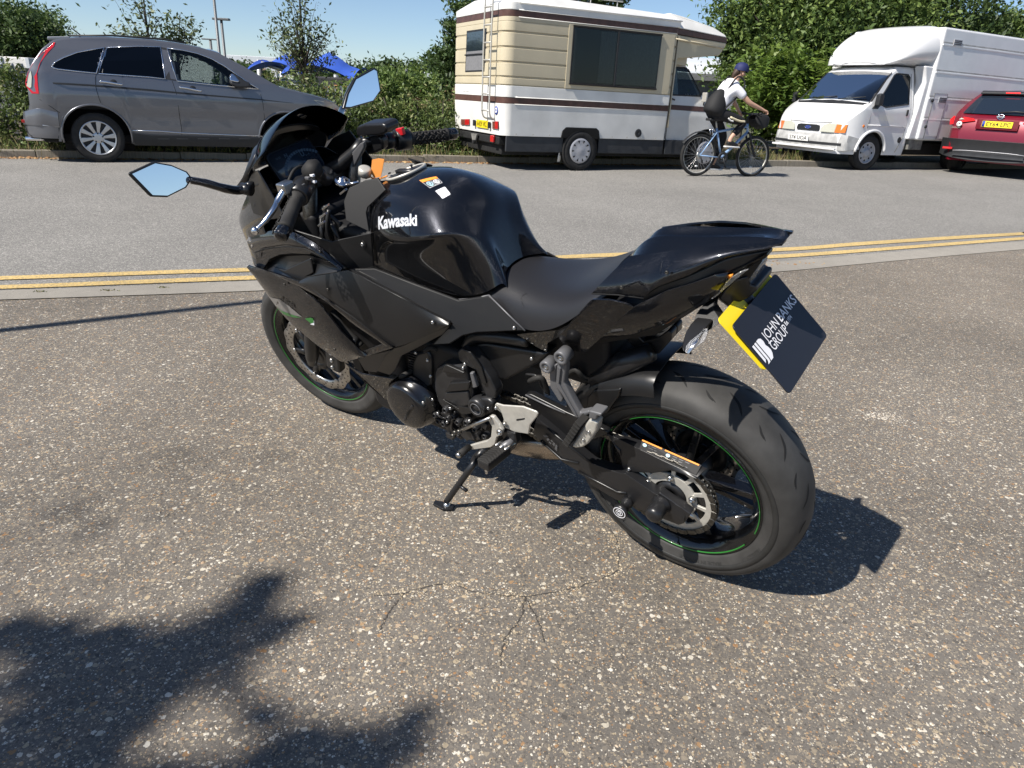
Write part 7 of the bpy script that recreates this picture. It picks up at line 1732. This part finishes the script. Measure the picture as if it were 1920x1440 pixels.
# ---- slim young trees beyond the hedge (sparse crowns, sky between the leaves)
def sapling(base, top, crown, label, n, tr=.05, seed=1):
    base = Vector(base); o = thing_at('young_tree', base, label, 'tree'); rg_ = random.Random(seed); C = []; rn = []
    top = Vector(top)-base; tube('trunk', smoothpath([(0,0,-.3), top*.35+Vector((.05,0,0)), top*.7, top], 3), [tr*q for q in np.linspace(1.1,.12,10)], 'bark', o, 8)
    for i in range(n):
        c, r = crown[rg_.randrange(len(crown))]; d = Vector((rg_.gauss(0,1), rg_.gauss(0,1), rg_.gauss(0,1))).normalized()
        e = Vector(c)-base + Vector((d.x*r[0], d.y*r[1], d.z*r[2]))*rg_.uniform(.55,1)
        s = top*min(max((e.z/top.z)*rg_.uniform(.45,.8), .25), .95); m1 = s.lerp(e,.5) + Vector((0,0,.06)); pth = smoothpath([s, m1, e], 3)
        tube('limb', pth, [tr*q for q in (.24,.21,.17,.13,.10,.07,.04)], 'bark', o, 5)
        for k in range(rg_.randint(20,36)):
            q = pth[rg_.randrange(2,7)] + Vector((rg_.gauss(0,.11), rg_.gauss(0,.11), rg_.gauss(0,.10))); C.append(list(q)); rn.append(rg_.random())
    foliage('crown', np.array(C), np.array(rn), .056, 'leaf_sapling', o); return o
sapling(gnd(W(578,250,17)), W(560,-25,17), [ell(565,60,17,.85,.75), ell(525,70,17,.45,.35), ell(600,80,17,.45,.45), ell(560,10,17,.55,.45)], 'slender young tree with open crown in front of the blue canopy', 62, .055, 4)
sapling(gnd(W(300,260,16)), W(265,-40,16), [ell(262,20,16,.55,.55), ell(225,62,16,.30,.18), ell(285,50,16,.4,.3)], 'sparse young tree rising behind the SUV roof', 40, .05, 9)
sapling(gnd(W(330,260,16.5)), W(338,25,16.5), [ell(338,55,16.5,.38,.26), ell(318,45,16.5,.2,.2), ell(358,50,16.5,.22,.2)], 'small low young tree peeping over the SUV bonnet end of the roof', 22, .035, 12)
# ---- trees and roofs far left
tree('broadleaf_tree', gnd(W(30,230,27)), [ell(20,75,27,1.6,1.1), ell(-60,70,27,1.6,1.2), ell(55,90,26.5,1.1,.9)], 20000, .10, 'leaf_dark', 'dark rounded tree at the far left edge', .2)
tree('broadleaf_tree', gnd(W(80,230,29)), [ell(68,72,29,1.0,1.0), ell(88,105,29,1.0,.7), ell(60,100,29,1.2,.8)], 14000, .10, 'leaf_mid', 'lighter green tree just left of the SUV tail lamp', .18)
# tree beside the motorhome's rear wall
tree('slim_tree', gnd(W(860,250,19)), [ell(868,60,19,.45,.6), ell(845,110,19,.5,.35), ell(862,150,19,.5,.4), ell(880,20,19,.4,.5)], 9000, .07, 'leaf_dark', 'slim dark tree beside the motorhome rear wall', .08, shell=.35)
tree('broadleaf_tree', gnd(W(1385,250,20.5)), [ell(1385,110,20.5,.5,.6), ell(1372,70,20.5,.4,.5), ell(1400,60,20.5,.5,.7)], 8000, .075, 'leaf_dark', 'thin tree between the motorhome nose and the tall trees', .08, shell=.35)
tree('broadleaf_tree', gnd(W(1070,200,27)), [ell(1090,-8,27,1.0,.5), ell(1000,-12,27,1.0,.45), ell(1140,-5,27,.7,.4)], 7000, .10, 'leaf_dark', 'tree crown showing just above the motorhome roof', .15)
# belt of trees in the distance, each its own crown
belt = [(635,158,40,1.4,.75),(668,152,43,1.4,.95),(700,158,38,1.1,.70),(728,148,42,1.3,.95),(762,155,39,1.1,.75),(795,147,43,1.3,1.0),(822,141,40,.8,1.05),(850,156,41,1.3,.8),(600,158,45,1.5,.8),(885,156,44,1.4,.9),(470,143,52,1.6,.6),(440,132,55,1.4,.6)]
lab = ['far tree straight above the right mirror root','far tree seen through the mirror\'s right edge','far tree just right of the mirror head','far broad tree above the brake reservoir','far tree above the red switch','far tree above the throttle grip start','tallest far tree left of the motorhome','far tree touching the motorhome rear edge','far tree behind the tan canopy','far tree hidden mostly by the motorhome corner','far dark tree left of the blue canopy','far low tree by the SUV windscreen pillar']
for (px, py, Y, rx_, rz_), lb in zip(belt, lab):
    tree('distant_tree', gnd(W(px,215,Y)), [ell(px,py,Y,rx_,rz_), ell(px-10,py+22,Y-.6,rx_*.9,rz_*.7), ell(px+11,py+18,Y,rx_*.8,rz_*.8)], 5200, .16, 'leaf_dark' if Y > 39.5 else 'leaf_mid', lb, .15, group='belt of distant trees', limbs=3)
tree('bush', gnd(W(735,230,21)), [ell(690,185,21,1.0,.5), ell(740,180,21,1.0,.6), ell(790,183,22,1.0,.55), ell(845,180,21,.9,.6)], 15000, .075, 'leaf_mid', 'rank of bushes just behind the hedge below the far trees', .06)
tree('bush', gnd(W(560,215,22)), [ell(520,178,22,.9,.25), ell(575,181,22,.8,.25), ell(620,184,21,.7,.25)], 8000, .07, 'leaf_hedge', 'yellowish flowering bush below the blue canopy', .05)
# ---- lamp columns
def lamp(px0, py0, px1, py1, Y, head, label):
    a, b_ = W(px0, py0, Y), W(px1, py1, Y); base = Vector((b_.x, b_.y, gz(b_.x,b_.y))); top = Vector((b_.x + (a.x-b_.x)*.0, b_.y, a.z)); o = thing_at('lamp_column', base, label, 'street lamp', 'lamp columns on the car park beyond')
    tube('column', [(0,0,0), (0,0,1.2), (0,0,1.25), top-base], [.09*Y/30,.09*Y/30,.06*Y/30,.05*Y/30], 'pole_grey', o, 10)
    if head: box('lamp_head', top-base+Vector((0,0,.05)), (.32*Y/30,.14,.05), 'pole_grey', o, .02)
lamp(402,-40,411,97,30,True,'nearest tall lamp column left of the blue canopy'); lamp(414,38,421,100,38,True,'second lamp column with flat head beside the tall one'); lamp(395,75,396,92,62,True,'small distant lamp column above the SUV windscreen')
pz = W(762,130,30); o = thing_at('post', Vector((pz.x,pz.y,0)), 'thin grey post standing among the far bushes', 'post'); tube('shaft', [(0,0,0), (0,0,pz.z)], .05, 'pole_grey', o, 8)
# ---- blue shade canopy with its frame, small tan one, fences and roofs
cn = W(560,150,27); cno = thing_at('shade_canopy', Vector((cn.x,cn.y,0)), 'blue fabric shade canopy stretched between grey posts', 'canopy')
def sail(pts, peak, m, n=9):
    a, b_, c, d = [Vector(p) for p in pts]; peak = Vector(peak); rr = []
    for i in range(n):
        r = []
        for j in range(n):
            u, w_ = i/(n-1), j/(n-1); p = a.lerp(b_, u).lerp(d.lerp(c, u), w_); k = (1-abs(2*u-1)**1.3)*(1-abs(2*w_-1)**1.3)
            edge_ = .35*((4*u*(1-u))*(1 if w_ in (0,1) else 0) + (4*w_*(1-w_))*(1 if u in (0,1) else 0)); r.append(p.lerp(Vector((p.x,p.y,0))+Vector((0,0,peak.z)), k) + Vector((0,0,edge_)))
        rr.append(r)
    return grid(rr)
L0 = cno.location
for (pA, pB, pk, dY) in (((460,134),(565,141),(514,98),25), ((525,141),(660,152),(585,96),23.5)):
    A_, B_, T_ = W(*pA, dY), W(*pB, dY), W(*pk, dY+1.5); back = Vector((0,3.4,.15))
    v, f = sail([A_-L0, B_-L0, B_-L0+back, A_-L0+back], T_-L0, 'canopy_blue'); Obj('sail', v, f, 'canopy_blue', cno, solid=.01)
for px, py, Y in ((485,112,26.5),(527,120,30),(657,150,25.5),(630,140,29),(462,133,27)): p = W(px,py,Y)-L0; tube('post', [(p.x,p.y,0), p], .10, 'galv', cno, 10)
for a_, b_ in (((505,150),(650,160)), ((520,158),(640,163)), ((490,118),(555,140))): tube('beam', [W(*a_,25.4)-L0, W(*b_,25.4)-L0], .07, 'galv', cno, 6)
tn_ = W(630,175,23); to = thing_at('tan_canopy', Vector((tn_.x,tn_.y,0)), 'small tan curved canopy beside the motorcycle mirror', 'canopy')
rr = []
for i in range(9):
    u = i/8; rr.append([Vector((W(608+46*u,0,23).x, 23+d_, W(630,178-17*math.sin(math.pi*min(u*.62+.25,1)),23).z)) - to.location for d_ in (0,.8,1.6)])
v, f = grid(rr); Obj('cover', v, f, 'canopy_tan', to, solid=.03)
for px in (612,652):
    p = W(px,178,23)-to.location; tube('post', [(p.x,0,0), (p.x,0,p.z)], .05, 'galv', to, 8)
box('kiosk', (0,1.0,.7), (.8,.5,.7), 'interior', to, .05)
def palisade(name, a, b_, h, label, n):
    a, b_ = Vector(a), Vector(b_); o = thing_at(name, gnd(a), label, 'fence'); d = (b_-a); dd = Vector((d.x,d.y,0)).normalized(); side = Vector((-dd.y,dd.x,0)); me_ = None
    for i in range(n):
        p = a + d*(i/(n-1)); z0 = gz(p.x,p.y)-gz(a.x,a.y)
        if me_ is None:
            v = [(-.035,0,0),(.035,0,0),(.035,0,h-.08),(.012,0,h),(-.012,0,h),(-.035,0,h-.08)]; f = [(0,1,2,3,4,5)]; v2 = [(x,-.015 if abs(x) > .02 else .0,z) for x,y,z in v]
            q = Obj('pale', v2, f, 'galv', o, smooth=False, solid=.004); me_ = q
        else: q = me_.copy(); COL.objects.link(q)
        q.location = (p.x-a.x, p.y-a.y, z0-.05); q.rotation_euler = (0,0,math.atan2(dd.y,dd.x))
    for z in (.35, h-.3): box('rail', (d/2)+Vector((0,0,z)), (Vector((d.x,d.y,0)).length/2,.02,.025), 'galv', o, 0, (dd, side, UPZ))
    return o
pa, pb = K(-3.2,2.9), K(-.2,2.9); palisade('palisade_fence', pa, pb, 1.22, 'grey steel palisade fence at the left behind the hedge', 23)
pa, pb = K(4.2,3.4), K(5.3,3.4); palisade('palisade_fence', pa, pb, 1.10, 'low pale palisade fence by the SUV bonnet and mirror', 9)
p = W(-10,140,21); o = thing_at('flat_roofed_shed', Vector((p.x,p.y,0)), 'low white flat roofed building behind the left fence', 'building')
zt = W(10,106,21).z; zm = W(10,126,21).z; xr = W(105,120,21).x - p.x
box('wall', (-1.5+(xr-1.5)/2,1.5,zm/2), ((xr+3)/2,1.5,zm/2), 'wall_grey', o, .02); box('fascia', (-1.5+(xr-1.5)/2,1.4,(zm+zt)/2), ((xr+3)/2+.1,1.6,(zt-zm)/2), 'wall_white', o, .02)
for k in range(7): box('fascia_joint', (-2.6+k*.75,-.215,(zm+zt)/2), (.05,.02,(zt-zm)/2*.96), 'roof_pale', o, .004)
p = W(1330,150,24); o = thing_at('barrel_roofed_hall', Vector((p.x,p.y,0)), 'pale curved roof of a low building behind the motorhome cab', 'building')
zt = W(1330,105,24).z; zm = W(1330,142,24).z
rr = []
for i in range(9): a = math.pi*(.5+.5*i/8); rr.append([Vector((x, 2.2+2.4*math.cos(a), zm+(zt-zm)*math.sin(a))) for x in (-2.4,-1,0,.6,1.0)])
v, f = grid(rr); Obj('roof', v, f, 'roof_pale', o, solid=.05); box('fascia', (-.7,-.25,zm-.06), (1.75,.08,.10), 'galv', o, .01); box('wall', (-.7,2.2,(zm-.1)/2), (1.65,2.2,(zm-.1)/2), 'wall_grey', o, .02)
p = W(845,144,34); o = thing_at('flat_roof', Vector((p.x,p.y,0)), 'flat grey roof edge beside the motorhome rear window', 'building'); box('roof', (0,2,p.z), (1.2,2,.13), 'roof_pale', o, .02); box('wall', (0.1,2,p.z/2), (1.0,1.9,p.z/2-.1), 'interior', o, 0)
p = W(470,110,95); o = thing_at('distant_buildings', Vector((p.x,p.y,0)), 'pale industrial roofs far away left of the blue canopy', 'building')
box('block', (-3,0,W(440,108,95).z/2), (6,3,W(440,108,95).z/2), 'wall_white', o, .05); box('block', (1.5,-2,W(470,106,93).z/2), (3,2,W(470,106,93).z/2), 'roof_pale', o, .05)
# ---- out of the picture on the left: the post and the tree whose shadows fall across the car park
po = thing_at('sign_post', Vector((-4.62,1.62,0)), 'slim grey post out of frame, its shadow crossing by the kerb', 'post')
tube('shaft', [(0,0,0),(0,0,2.2),(0,0,4.5)], [.038,.038,.034], 'galv', po, 10); box('cap', (0,0,4.51), (.04,.04,.012), 'galv', po, .004)
tb = Vector((-7.6,-4.0,0)); rs2 = np.random.RandomState(5); HT = 5.6
ells = []
for px, py, r in ((505,1105,.05),(470,1128,.08),(430,1150,.12),(360,1200,.15),(300,1240,.18),(220,1262,.16),(150,1300,.22),(60,1190,.09),(20,1195,.12),(110,1215,.05),(60,1350,.30),(0,1440,.45),(180,1390,.25),(300,1440,.22),(520,1400,.10),(600,1420,.12),(470,1440,.15),(780,1370,.05),(700,1440,.10),(230,1190,.05),(520,1180,.05)):
    for k in range(5):
        an, rad = rs2.uniform(0,6.283), r*rs2.uniform(0,.85)
        g1 = gp(px, py) + Vector((rad*math.cos(an), rad*math.sin(an), 0)); h = HT + rs2.uniform(-.9,.9); c = g1 + SUN*(h/SUN.z); q_ = r*rs2.uniform(.12,.27)+.010; ells.append((tuple(c), (q_,q_,q_*.8)))
o = thing_at('shade_tree', tb, 'tree standing out of frame behind the camera, shading the lower left', 'tree')
Cs, Rn = [], []
for (c, r) in ells:
    m_ = int(3 + r[0]*300); d = rs2.normal(size=(m_,3)); d /= np.linalg.norm(d,axis=1)[:,None]; q = np.array(c)-np.array(tb) + d*np.array(r)*(rs2.uniform(0,1,m_)**.4)[:,None]; Cs.append(q); Rn.append(rs2.uniform(0,1,m_))
Cc, Rc = cloud([((-.5,-.3,6.9),(2.0,2.0,1.6)), ((-1.4,.9,6.2),(1.4,1.4,1.1))], 6000, .3, rs_=rs2); Cs.append(Cc); Rn.append(Rc)
foliage('crown', np.concatenate(Cs), np.concatenate(Rn), .055, 'leaf_mid', o)
tube('trunk', smoothpath([(0,0,-.2),(.1,0,2),(.0,.1,3.6),(-.2,0,6.0)], 3), [.2*q for q in np.linspace(1.1,.5,10)], 'bark', o, 10)
for i, (c, r) in enumerate(ells):
    if i % 6 == 0:
        e = Vector(c)-tb; s = Vector((0,.05,3.8+.012*i)); tube('limb', smoothpath([s, s.lerp(e,.5)+Vector((0,0,.35)), e], 3), [.045,.04,.034,.027,.02,.013,.006], 'bark', o, 6)
# ================================================================== CYCLIST
BCF = vframe((2.79, 11.80, 0), 70.0); bs = .957
bc = empty('bicycle', BCF, 'pale blue mountain bicycle with black front bag, ridden past the motorhome', 'bicycle')
def Q(u, v, y=0.0): return BCF.at(*zz('t', u, v), y)        # zoomed pixel on the bicycle's own planes
mat('bike_blue', (.26,.40,.62), .3, .1, .8)
mat('spoke_steel', (.55,.55,.55), .3, 1.0)
RW_, FW_, r_ = V3((0,0,.325)), V3((1.045,0,.325)), .325
for nm, c in (('rear_wheel', RW_), ('front_wheel', FW_)):
    rim_ = Obj(nm, *lathe_data([(.012,.290),(.012,.272),(.006,.266),(-.006,.266),(-.012,.272),(-.012,.290)], c, n=40), 'alloy_satin', bc)
    tv, tf = lathe_data([(0.026*math.sin(a), .300+.026*math.cos(a)) for a in np.linspace(0, 2*math.pi, 10, endpoint=False)], c, n=44); Obj('tyre', tv, tf, 'car_tyre', rim_)
    sp_ = []
    for k in range(28):
        a = 2*math.pi*k/28; s = 1 if k % 2 else -1; sp_.append(tube_data([c + V3((.02*math.cos(a+.9*s), .025*s, .02*math.sin(a+.9*s))), c + V3((.268*math.cos(a),0,.268*math.sin(a)))], .0018, 4, False))
    Obj('spokes', *join(sp_), 'spoke_steel', rim_); tube('hub', [c - V3((0,.045,0)), c + V3((0,.045,0))], .022, 'alloy_satin', rim_, 10)
    Obj('reflector', *box_data(c + V3((-.02,-.02,-.17)), (.022,.006,.012)), 'plate_white', rim_)
Obj('cassette', *lathe_data([(-.045,.012),(-.045,.05),(-.02,.062),(-.02,.012)], RW_, n=20), 'steel', bc)
bb = V3((.435,0,.295)); st0 = V3((.27,0,.74)); hd0, hd1 = V3((.865,0,.70)), V3((.835,0,.83))
fr = []
for a, b_, r in ((bb, st0, .017), (bb, hd0, .024), (st0.lerp(bb,.12), hd1.lerp(hd0,.35), .018), (hd0, hd1, .02)): fr.append(tube_data([a, b_], r, 10))
for s in (1, -1):
    fr.append(tube_data([bb + V3((0,.03*s,0)), RW_ + V3((0,.055*s,0))], .010, 8)); fr.append(tube_data([st0.lerp(bb,.1) + V3((0,.02*s,0)), RW_ + V3((0,.055*s,0))], .010, 8))
Obj('frame', *join(fr), 'bike_blue', bc)
fk = [tube_data([hd0 + V3((.005,.0,0)), hd0 + V3((.01,0,-.03))], .03, 8)]
for s in (1, -1): fk += [tube_data([hd0 + V3((.01,.055*s,-.02)), V3((.95,.055*s,.50))], .017, 8), tube_data([V3((.95,.055*s,.50)), FW_ + V3((0,.055*s,0))], .021, 8)]
Obj('fork', *join(fk), 'dark_plastic', bc)
tube('seat_post', [st0, V3((.235,0,.86))], .014, 'alloy_satin', bc, 8)
sd = plate('saddle', [V3((x,y,.885)) for x, y in ((.08,-.07),(.16,-.075),(.30,-.03),(.38,-.018),(.38,.018),(.30,.03),(.16,.075),(.08,.07))], .04, 'dark_plastic', bc, .015, (0,0,1))
tube('stem', [hd1, hd1 + V3((-.015,0,.10)), hd1 + V3((.05,0,.14))], .016, 'dark_plastic', bc, 8)
hb_ = tube('handlebar', smoothpath([V3((.84,-.30,.99)), V3((.88,-.16,.98)), V3((.885,0,.97)), V3((.88,.16,.98)), V3((.84,.30,.99))]), .013, 'dark_plastic', bc, 8)
for s in (1, -1): tube('grip', [V3((.875,.19*s,.982)), V3((.84,.30*s,.99))], .018, 'rubber', hb_, 10)
for s in (1, -1): tube('brake_lever', [V3((.89,.16*s,.965)), V3((.92,.25*s,.94))], .007, 'dark_plastic', hb_, 6)
bg_ = []
for x, h0, h1, w_ in ((.90,.90,.98,.10),(.93,.80,1.0,.13),(1.05,.74,1.0,.14),(1.14,.76,.98,.13),(1.18,.84,.95,.09)): bg_.append([V3((x, w_*c_, (h0+h1)/2 + (h1-h0)/2*s_)) for c_, s_ in ((-1,-.7),(-1,.7),(-.6,1),(.6,1),(1,.7),(1,-.7),(.6,-1),(-.6,-1),(-1,-.7))])
v, f = grid(bg_); mat('nylon_black', (.012,.012,.013), .75, bump=.3, bscale=40); Obj('front_bag', v, [tuple(q) for q in f], 'nylon_black', bc, sub=2)
Obj('chainset', *join([lathe_data([(-.055,.05),(-.050,.05),(-.050,.095),(-.055,.095)], bb, n=28), tube_data([bb+V3((0,-.07,0)), bb+V3((.06,-.08,-.155))], .012, 8), tube_data([bb+V3((0,.07,0)), bb+V3((-.06,.08,.155))], .012, 8)]), 'dark_plastic', bc)
for s, e in ((-1, V3((.06,-.08,-.155))), (1, V3((-.06,.08,.155)))): pass
Obj('rear_mech', *join([tube_data([RW_+V3((.01,-.06,-.02)), RW_+V3((.06,-.06,-.12))], .012, 6), tube_data([RW_+V3((.0,-.045,.05)), bb+V3((0,-.052,.09))], .004, 4), tube_data([RW_+V3((.06,-.05,-.12)), bb+V3((0,-.052,-.09))], .004, 4)]), 'dark_plastic', bc)
mg_ = []
for i in range(13):
    a = R(20 + 130*i/12); mg_.append([RW_ + V3((-.365*math.cos(math.pi-a), y, .365*math.sin(a))) + V3((0,0,-.004*abs(y)*100)) for y in (-.03,0,.03)])
v, f = grid(mg_); Obj('mudguard', v, f, 'dark_plastic', bc, solid=.003)
Obj('v_brake', *join([tube_data([V3((.20,.03*s,.62)), V3((.17,.035*s,.72))], .008, 6) for s in (1,-1)]), 'alloy_bright', bc)
# pedals move with the crank
pedR, pedL = bb + V3((.06,-.12,-.16)), bb + V3((-.06,.12,.16))
# crank is drawn level with the raised right foot in the picture: near foot at the upper front
for p in (pedR, pedL): box('pedal', p, (.045,.04,.010), 'dark_plastic', bc, .004)
# ---- rider
rdr = empty('person', BCF, 'person in white t-shirt and navy cap riding the bicycle, wearing a black backpack', 'person')
mat('skin', (.50,.30,.21), .5); mat('shirt_white', (.72,.72,.76), .8, noise=.04, nscale=30); mat('trousers_black', (.010,.010,.012), .8); mat('cap_navy', (.012,.018,.085), .7); mat('hair_brown', (.045,.025,.015), .6); mat('shoe_black', (.012,.012,.012), .6); mat('shoe_white', (.75,.74,.72), .6); mat('stripe_tan', (.62,.55,.38), .7)
def skin(name, chains, m, parent, sub=2, root=0):
    """chains: lists of (point, (rx, ry)); points closer than 1 mm are one vertex"""
    V, E, Rr = [], [], []
    def idx(p, r):
        for i, q in enumerate(V):
            if (q-p).length < 1e-3: return i
        V.append(p); Rr.append(r); return len(V)-1
    for ch in chains:
        last = None
        for p, r in ch:
            i = idx(Vector(p), r if isinstance(r, tuple) else (r, r))
            if last is not None and last != i: E.append((last, i))
            last = i
    me = bpy.data.meshes.new(name); me.from_pydata([tuple(p) for p in V], E, []); me.update()
    o = link(name, me, parent, None); o.modifiers.new('s', 'SKIN')
    if not me.skin_vertices:
        bpy.context.view_layer.objects.active = o
    sv = me.skin_vertices[0].data if me.skin_vertices else None
    if sv is None:
        bm = bmesh.new(); bm.from_mesh(me); bm.verts.layers.skin.verify(); bm.to_mesh(me); bm.free(); sv = me.skin_vertices[0].data
    for i, r in enumerate(Rr): sv[i].radius = r; sv[i].use_root = (i == root)
    o.modifiers['s'].use_smooth_shade = True
    u = o.modifiers.new('u', 'SUBSURF'); u.levels = sub; u.render_levels = sub; me.materials.append(MATS[m]); return o
hip = V3((.20,0,.965)); hR, hL = V3((.22,-.085,.955)), V3((.22,.085,.955))
kR = Q(838,745,-.11); kL = V3((.50,.115,.62)); aR = Q(692,915,-.115); aL = V3((.385,.115,.20))
ftR, ftL = Q(690,985,-.12), V3((.40,.12,.135))
chest = V3((.40,0,1.33)); waist = V3((.28,0,1.12)); neck = V3((.475,0,1.455))
shR, shL = Q(775,405,-.165), V3((.47,.165,1.40)); elR, wrR = Q(900,540,-.235), Q(1035,608,-.245); elL, wrL = V3((.66,.235,1.17)), V3((.815,.25,1.01))
hdc = V3((.555,0,1.575))
def hand(w_, e_, s):
    d = (w_-e_).normalized(); dn = V3((0,0,-1)); out = [[(w_, .022), (w_ + d*.04, (.036,.020)), (w_ + d*.075, (.038,.018))]]
    for k in range(4):
        b_ = w_ + d*(.085) + V3((0,(-.027+.018*k),0)); out.append([(w_ + d*.075, (.038,.018)), (b_, .010), (b_ + d*.018 + dn*.022, .009), (b_ + d*-.002 + dn*.042, .008)])
    t = w_ + d*.035 + V3((0,-.032*s,-.005)); out.append([(w_ + d*.04, (.036,.020)), (t, .011), (t + d*.03 + dn*.022, .009)])
    return out
body_ = [[(hip,(.13,.12)), (waist,(.115,.10)), (chest,(.14,.105)), (neck,.06), (neck.lerp(hdc,.5),.052), (hdc + V3((-.01,0,-.03)),(.075,.085)), (hdc + V3((.0,0,.06)),(.078,.088))],
         [(chest,(.14,.105)), (shR,.055), (elR,.040), (wrR,.026)], [(chest,(.14,.105)), (shL,.055), (elL,.040), (wrL,.026)],
         [(hip,(.13,.12)), (hR,.085), (kR,.056), (kR.lerp(aR,.35),.055), (aR,.034), (ftR+V3((-.03,0,.02)),.036)], [(hip,(.13,.12)), (hL,.085), (kL,.056), (kL.lerp(aL,.35),.055), (aL,.034), (ftL+V3((-.03,0,.02)),.036)]]
body_ += hand(wrR, elR, -1) + hand(wrL, elL, 1)
skin('body', body_, 'skin', rdr)
# face: nose, eyes, ear, mouth
Obj('nose', *lathe_data([(-.012,.014),(.004,.012),(.016,.006),(.018,.0005)], hdc + V3((.085,0,-.035)), (1,0,-.3), n=10, closed=False), 'skin', rdr)
for s in (1, -1):
    Obj('ear', *lathe_data([(-.008,.0005),(-.008,.020),(0,.026),(.008,.020),(.006,.0005)], hdc + V3((-.01,.088*s,-.025)), (0,s,0), n=12, closed=False), 'skin', rdr)
    Obj('eye', *lathe_data([(-.004,.010),(.002,.008),(.004,.0005)], hdc + V3((.074,.032*s,-.010)), (1,.2*s,0), n=10, closed=False), 'shoe_black', rdr)
Obj('mouth', *box_data(hdc + V3((.078,0,-.078)), (.006,.022,.004)), 'lamp_brown', rdr)
skin('hair', [[(hdc + V3((-.03,0,.02)),(.085,.09)), (hdc + V3((-.10,0,-.02)),.055), (hdc + V3((-.13,0,-.07)),.03), (hdc + V3((-.12,0,-.13)),.012)]], 'hair_brown', rdr)
ca_ = V3((.12,0,1)).normalized(); capo = Obj('cap', *lathe_data([(-.02,.108),(.02,.108),(.06,.098),(.09,.070),(.104,.03),(.106,.0005)], hdc + V3((.002,0,.030)), ca_, n=24, closed=False), 'cap_navy', rdr, solid=.004)
plate('cap_peak', [hdc + V3((x,y,.030+.02*(1-(y/.09)**2) - .10*(x-.08))) for x, y in ((.06,-.09),(.12,-.085),(.17,-.05),(.185,0),(.17,.05),(.12,.085),(.06,.09))], .006, 'cap_navy', capo, .002, (0,0,1))
slv = lambda a, b_, k: a.lerp(b_, k)
skin('t_shirt', [[(hip + V3((.0,0,.03)),(.168,.155)), (waist,(.162,.142)), (chest,(.185,.150)), (neck + V3((-.01,0,-.005)),(.085,.085))], [(chest,(.185,.150)), (shR,.082), (slv(shR,elR,.55),.066)], [(chest,(.185,.150)), (shL,.082), (slv(shL,elL,.55),.066)]], 'shirt_white', rdr)
trs = [[(hip + V3((0,0,.05)),(.152,.140)), (hip,(.155,.145)), (hR,.108), (hR.lerp(kR,.5),.092), (kR,.074), (kR.lerp(aR,.4),.070), (kR.lerp(aR,.82),.052)], [(hip,(.155,.145)), (hL,.108), (hL.lerp(kL,.5),.092), (kL,.074), (kL.lerp(aL,.4),.070), (kL.lerp(aL,.82),.052)]]
skin('trousers', trs, 'trousers_black', rdr)
sp0, sp1, sp2 = Q(690,690,-.19), Q(780,730,-.20), Q(845,738,-.195)
tube('side_stripe', smoothpath([sp0, sp1, sp2]), .016, 'stripe_tan', rdr, 6)
tube('side_stripe', smoothpath([Q(668,700,-.195), Q(690,725,-.2), Q(720,735,-.2)]), .012, 'shoe_white', rdr, 6)
for s, ft_, an in ((-1, ftR, aR), (1, ftL, aL)):
    sh_ = skin('shoe', [[(ft_ + V3((-.075,0,.015)),(.034,.034)), (ft_ + V3((0,0,.022)),(.040,.042)), (ft_ + V3((.09,0,.0)),(.040,.028)), (ft_ + V3((.145,0,-.012)),(.030,.018))]], 'shoe_black', rdr)
    plate('sole', [ft_ + V3((x,y,-.022-.12*max(x,0)*.35)) for x, y in ((-.11,-.03),(0,-.040),(.10,-.043),(.175,-.02),(.175,.02),(.10,.043),(0,.040),(-.11,.03))], .022, 'shoe_white', sh_, .006, (0,0,1))
# backpack (carried, its own thing)
bp_ = empty('backpack', BCF, 'slack black backpack on the cyclist\'s back', 'backpack')
pk = [(Q(630,400,-.02),(.06,.10)), (Q(575,480,-.03),(.13,.16)), (Q(530,570,-.03),(.18,.19)), (Q(500,635,-.03),(.18,.19)), (Q(480,675,-.03),(.13,.15))]
skin('pack', [pk], 'nylon_black', bp_)
for s in (1, -1):
    tube('strap', smoothpath([pk[0][0] + V3((0,.08*s,.02)), V3((.42,.13*s,1.50)), V3((.54,.15*s,1.44)), V3((.52,.17*s,1.30)), V3((.40,.16*s,1.17)), pk[3][0] + V3((.05,.12*s,0))]), .014, 'nylon_black', bp_, 6)
